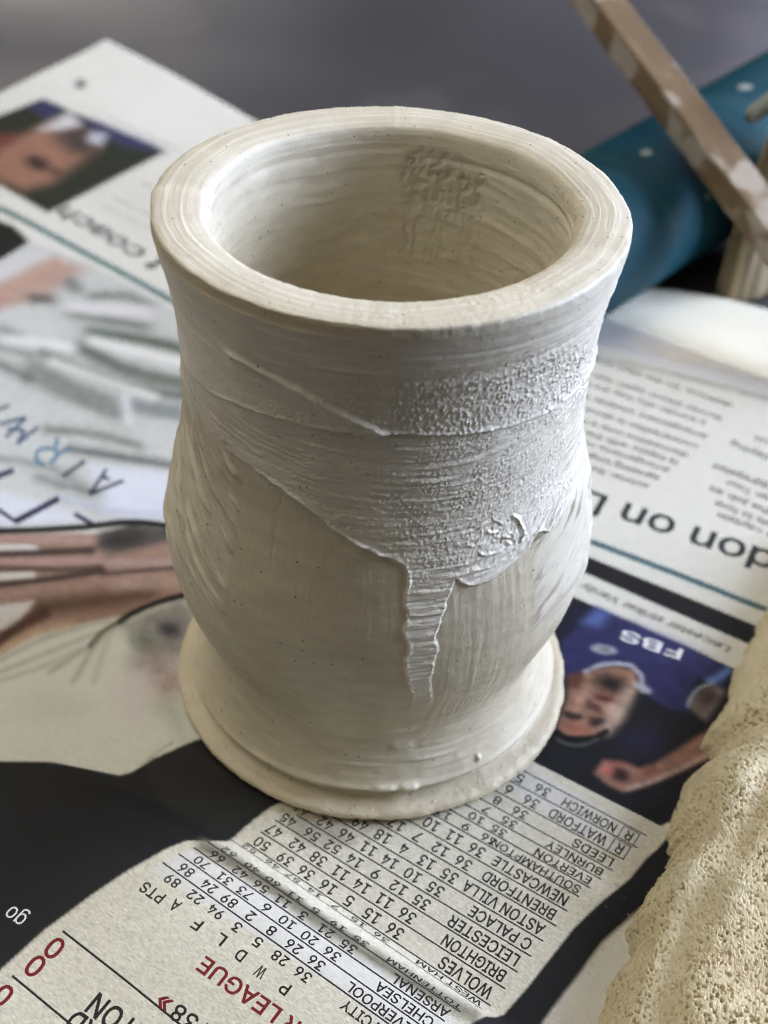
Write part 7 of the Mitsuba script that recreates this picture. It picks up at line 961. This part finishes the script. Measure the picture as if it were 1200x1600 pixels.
coatz[o] = np.clip(brush + sstep(-0.2, 0.4, sdB), 0, 1)
damp = sstep(0.46, 0.66, nz3(2.4, 0.035, 82, 3))
vc = CLAY * (1 - slip) + SLIP * slip
vc = vc * (1 - 0.65 * zone[:, None]) + np.array([0.485, 0.42, 0.295]) * 0.65 * zone[:, None]
vc = vc * (1 + 0.07 * coatz[:, None] * np.array([0.9, 1.0, 1.5])) * (1 - 0.10 * (damp * is_out)[:, None])
lipw = ((0.55 * sstep(27, 17, zg) + 0.35 * sstep(5.5, 3.0, zg)) * is_out * np.clip(0.8 + 0.9 * tone, 0, 1.1))[:, None]
vc = vc * (1 - lipw) + FOOT * lipw
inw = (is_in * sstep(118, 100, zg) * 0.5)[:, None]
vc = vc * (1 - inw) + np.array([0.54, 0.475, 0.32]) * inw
bw = np.clip(bare, 0, 1)[:, None]
vc = vc * (1 - bw) + BARE * bw
dw = np.clip(dry, 0, 0.9)[:, None]
vc = vc * (1 - dw) + np.array([0.40, 0.355, 0.265]) * dw
vc *= (1 + 0.22 * (nz3(9, 0.5, 81, 3) - 0.5))[:, None]
vc = np.clip(vc, 0.02, 0.85)
UV = np.stack([uu, sg], -1)
frow = FC.min(1) // cols


def pot_part(key, m, label=None):
    f = FC[m]
    use, inv = np.unique(f, return_inverse=True)
    me = trimesh.Trimesh(V[use] * MM, inv.reshape(-1, 3), process=False)
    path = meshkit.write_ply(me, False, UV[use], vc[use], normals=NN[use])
    scene[key] = {"type": "ply", "filename": path, "face_normals": False, "bsdf": {"type": "ref", "id": "clay_damp" if key.endswith("inner_wall") else "clay"}}
    if label:
        labels[key] = {"label": label}


labels["clay_pot"] = {"label": "unglazed cream clay pot with flared rim and wide foot standing on the newspaper", "category": "pot"}
sf, zf = S[:-1], ZZ[:-1]
sec = np.where(S >= s_in0, 3, np.where(S >= s_rim0, 2, np.where(ZZ < 9.2, 0, 1)))[frow]
pot_part("clay_pot__foot", sec == 0, "smooth spreading foot with a yellowish lip")
pot_part("clay_pot__body", sec == 1, "waisted body with torn slip edges, grains and brush strokes")
pot_part("clay_pot__rim", sec == 2, "flat ringed rim with a chipped outer edge")
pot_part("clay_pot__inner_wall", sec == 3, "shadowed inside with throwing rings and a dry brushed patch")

# ------------------------------------------------------------------ the sponge
SP = np.array(SPONGE)
NS, NK = 760, 420
sl_ = LineString(SP)
a_ = np.array([sl_.interpolate(t * sl_.length).coords[0] for t in np.linspace(0, 1, NS)])
wob = meshkit.fbm(np.stack([np.arange(NS) * sl_.length / NS / 7.0, 0 * np.arange(NS), 0 * np.arange(NS)], -1), 3, 91) - 0.5
inward = np.array([0.93, -0.05]) / np.hypot(0.93, 0.05)
wob2 = meshkit.fbm(np.stack([np.arange(NS) * sl_.length / NS / 2.2, 0 * np.arange(NS), 0 * np.arange(NS) + 4], -1), 3, 90) - 0.5
edge_wob = wob * 3.0 + wob2 * 2.4
kk = np.concatenate([np.linspace(0, 1, NK) ** 1.25])
width = 56.0
depth = kk * width
H0 = 19.0
prof_h = H0 * (1 - (1 - np.clip(depth / 20.0, 0, 1)) ** 2.3) ** 0.62
bx = a_[None] + (depth[:, None] + edge_wob[None] * np.exp(-depth / 3.5)[:, None])[..., None] * inward
hz = np.repeat(prof_h[:, None], NS, 1)
X3, Y3 = bx[..., 0].ravel(), bx[..., 1].ravel()
dd = np.repeat(depth, NS)
along = np.tile(np.linspace(0, sl_.length, NS), NK)
crease, _ = polyline_distance(np.stack([X3, Y3], -1), CREASE)
z3 = hz.ravel()
z3 = z3 * (1 + 0.22 * (noise2(X3 / 16, Y3 / 16, 92, 3) - 0.5)) - 2.4 * np.exp(-(crease / 3.4) ** 2) * sstep(2, 10, dd)
base = np.stack([X3, Y3, z3 + 0.1], -1)
f3 = grid_faces(NK, NS)
n3 = normals_of(base, f3)
if n3[:, 2].mean() < 0:
    f3, n3 = f3[:, ::-1], -n3
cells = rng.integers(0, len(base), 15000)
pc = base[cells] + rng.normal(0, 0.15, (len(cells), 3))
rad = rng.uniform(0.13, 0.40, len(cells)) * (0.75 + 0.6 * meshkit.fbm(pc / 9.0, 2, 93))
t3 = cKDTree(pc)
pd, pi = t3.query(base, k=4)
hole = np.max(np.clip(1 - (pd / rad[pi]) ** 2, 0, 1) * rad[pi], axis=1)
smear = sstep(0.52, 0.66, meshkit.fbm(base / 14.0, 3, 94)) * 0.6
smear = np.maximum(smear, 0.55 * np.exp(-(crease / 2.6) ** 2))
lump = meshkit.fbm(base / 2.6, 3, 95) - 0.5
hair = meshkit.fbm(base * 2.6, 2, 96) - 0.5
disp = (-1.9 * hole + 0.16 * hair) * (1 - 0.8 * smear) + 0.55 * lump * (1 - 0.4 * smear) + 0.3 * hair * smear
disp = disp * sstep(0.0, 0.8, dd + 0.3)
v3 = base + n3 * disp[:, None] + (1 - smear)[:, None] * rng.normal(0, 0.06, base.shape)
v3[:, 2] = np.maximum(v3[:, 2], relief(v3[:, 0], v3[:, 1]) + 0.05)
v3[:NS, 2] = relief(v3[:NS, 0], v3[:NS, 1]) - 0.1
foam_a, foam_b, foam_c = np.array([0.575, 0.495, 0.315]), np.array([0.30, 0.225, 0.115]), np.array([0.58, 0.52, 0.39])
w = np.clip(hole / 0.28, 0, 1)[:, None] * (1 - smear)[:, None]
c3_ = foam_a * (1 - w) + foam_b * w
c3_ = c3_ * (1 - 0.55 * smear[:, None]) + foam_c * 0.55 * smear[:, None]
brown = sstep(0.56, 0.7, meshkit.fbm(base / 11.0 + 5, 3, 97))[:, None] * 0.5
c3_ = c3_ * (1 - brown) + np.array([0.54, 0.43, 0.27]) * brown
c3_ *= (1 + 0.3 * (meshkit.fbm(base / 0.9, 2, 98) - 0.5))[:, None]
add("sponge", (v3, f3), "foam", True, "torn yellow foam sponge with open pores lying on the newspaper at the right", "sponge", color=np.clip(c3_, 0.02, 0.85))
# loose fibres along the torn edge
fib = []
for k in range(2600):
    i = int(rng.integers(0, NS))
    j = int(rng.integers(0, 110))
    p = v3[j * NS + i]
    d = n3[j * NS + i] + rng.normal(0, 0.6, 3)
    d /= np.linalg.norm(d)
    L = rng.uniform(0.3, 1.0)
    side = np.cross(d, [0.3, 0.5, 0.8])
    side *= 0.07 / np.linalg.norm(side)
    up_ = np.cross(d, side)
    tip = p + d * L + rng.normal(0, 0.12, 3)
    tri = np.array([p - d * 0.2 + side, p - d * 0.2 - 0.5 * side + 0.87 * up_, p - d * 0.2 - 0.5 * side - 0.87 * up_, tip])
    fib.append(trimesh.Trimesh(tri, [[0, 1, 3], [1, 2, 3], [2, 0, 3]], process=False))
fm = trimesh.util.concatenate(fib)
add("sponge__fibres", fm, "foam", True, None, None, "stuff", color=np.tile(foam_a * 1.1, (len(fm.vertices), 1)))

# ------------------------------------------------------------------ things out of focus behind
def tube_of(radii, ts, origin, d, sections=72, wide=1.0):
    """A solid of revolution about a line: radii at the distances ts."""
    d = np.asarray(d, float) / np.linalg.norm(d)
    n1 = np.cross(d, [0, 0, 1.0])
    n1 /= np.linalg.norm(n1)
    n2 = np.cross(n1, d)
    a = np.linspace(0, 2 * np.pi, sections, endpoint=False)
    P = np.asarray(origin) + np.asarray(ts)[:, None, None] * d + np.asarray(radii)[:, None, None] * (wide * np.cos(a)[None, :, None] * n1 + np.sin(a)[None, :, None] * n2)
    f = grid_faces(len(ts), sections, True)[:, ::-1]
    uv = np.stack([np.repeat(np.asarray(ts) / 100.0, sections), np.tile(a / 6.2832, len(ts))], -1)
    m = trimesh.Trimesh(P.reshape(-1, 3), f, process=False)
    return m, uv


phi, r0, r1 = 0.86, 23.6, 26.9
d = np.array([math.cos(phi), math.sin(phi), (r1 - r0) / 280])
org = np.array([70.27, 185.4, r0 - 1.1])
ts = np.array([-46, -45.9, -44.5, -42, -36, 0, 40, 80, 120, 160, 200, 240, 243, 244, 244.1])
rr_ = np.interp(ts, [-46, 240], [r0 - 0.6, r1])
rr_[:4] = [0.01, r0 - 6, r0 - 2.6, r0 - 1.2]
rr_[-3:] = [r1 - 1, r1 - 4, 0.01]
tm, tuv = tube_of(rr_, ts, org, d, 72, 1.2)
add("teal_container", tm, "teal_plastic", True, "dark teal plastic container on its side, spattered with pale clay, behind the pot", "container", uv=tuv)
blobs = []
for n_blob, (a, t, s) in enumerate([(84, 22, 2.4), (54, 42, 3.4), (46, 50, 2.4), (60, 54, 1.8), (92, 96, 3.2), (30, 30, 1.8)]):
    e = trimesh.creation.icosphere(2, s)
    e.vertices *= [1.25, 0.8, 0.16]
    e.vertices *= (0.8 + 0.4 * meshkit.noise(e.vertices * 0.6 + s * 9))[:, None]
    dn_ = d / np.linalg.norm(d)
    n1 = np.cross(dn_, [0, 0, 1.0]); n1 /= np.linalg.norm(n1)
    n2 = np.cross(n1, dn_)
    nn = 1.2 * math.cos(math.radians(a)) * n1 + math.sin(math.radians(a)) * n2
    r_ = np.interp(t, [-46, 240], [r0 - 0.6, r1])
    e.vertices *= 0.55 if n_blob % 2 else 0.9
    M = np.eye(4)
    M[:3, 0], M[:3, 1], M[:3, 2] = dn_, np.cross(nn, dn_), nn
    M[:3, 3] = org + dn_ * t + nn * r_
    nn = nn / np.linalg.norm(nn)
    M[:3, 1], M[:3, 2] = np.cross(nn, dn_), nn
    e.apply_transform(M)
    blobs.append(e)
for n, e in enumerate(blobs):
    add("teal_container__clay_splash" + (f"_{n:03d}" if n else ""), e, "splash", True)

zz = np.array([-1.1, -1.0, 1, 6, 20, 40, 58, 70, 78, 80, 79, 70, 40, 8, 7.9])
rr2 = np.array([0.01, 21, 22.5, 22.8, 22, 19, 16, 14.4, 13.6, 12.6, 11.4, 12, 17, 19, 0.01])
pm, puv = tube_of(rr2, zz, (142.4, 207.8, 0), (0.0001, 0, 1), 96)
jd = pm.vertices[:, :2] - np.array([142.4, 207.8])
along_, across_ = jd @ [math.cos(phi), math.sin(phi)], jd @ [math.sin(phi), -math.cos(phi)]
pm.vertices[:, :2] = np.array([142.4, 207.8]) + 1.6 * along_[:, None] * np.array([math.cos(phi), math.sin(phi)]) + 0.45 * across_[:, None] * np.array([math.sin(phi), -math.cos(phi)])
puv[:, [0, 1]] = np.stack([puv[:, 1] * 2, puv[:, 0]], -1)
add("clay_jar", pm, "smeared_clay", True, "brown jar streaked with dried clay at the far right edge", "jar", uv=puv)

A0, A1 = np.array([122.2, 161.7, 39.8]), np.array([66.7, 240.3, 86.0])
dv = (A1 - A0) / np.linalg.norm(A1 - A0)
end0, end1 = A0 - dv * ((A0[2] - 5.0) / dv[2]), A1 + dv * 120
L = np.linalg.norm(end1 - end0)
e1_ = np.cross(dv, [0.25, -0.35, 1.0]); e1_ /= np.linalg.norm(e1_)
e1_ = math.cos(math.radians(12)) * e1_ + math.sin(math.radians(12)) * np.cross(e1_, dv)
e2_ = np.cross(e1_, dv)
hw, bev = 5.7, 0.7
sec_ = np.array([(hw, -hw + bev), (hw, hw - bev), (hw - bev, hw), (-hw + bev, hw), (-hw, hw - bev), (-hw, -hw + bev), (-hw + bev, -hw), (hw - bev, -hw)])
ns = 60
tl = np.linspace(0, L, ns)
PP = end0 + tl[:, None, None] * dv + sec_[None, :, :1] * e1_ + sec_[None, :, 1:] * e2_
PP = PP + 0.5 * (meshkit.fbm(PP / 14.0, 2, 99)[..., None] - 0.5)
PP = np.vstack([PP.reshape(-1, 3), [end0], [end1]])
q8 = np.arange(8)
caps = np.vstack([np.stack([(q8 + 1) % 8, q8, 0 * q8 + ns * 8], -1), np.stack([q8 + (ns - 1) * 8, (q8 + 1) % 8 + (ns - 1) * 8, 0 * q8 + ns * 8 + 1], -1)])
suv = np.vstack([np.stack([np.repeat(tl / 100, 8), np.tile(q8 / 8.0, ns)], -1), [[0, 0], [L / 100, 0]]])
add("wooden_stick", (PP, np.vstack([grid_faces(ns, 8, True), caps])[:, ::-1]), "stained_wood", False, "square wooden stick with worn clay stains leaning over the teal container", "stick", uv=suv)

hm, huv = tube_of([0.01, 2.4, 3.0, 3.0, 2.6, 0.01], [0, 0.1, 3, 90, 150, 150.1], (118.0, 196.0, 62.0), (0.72, 0.52, 0.36), 40)
add("tool_handle", hm, "splash", True, "pale round tool handle beside the jar, partly hidden by the stick", "tool")
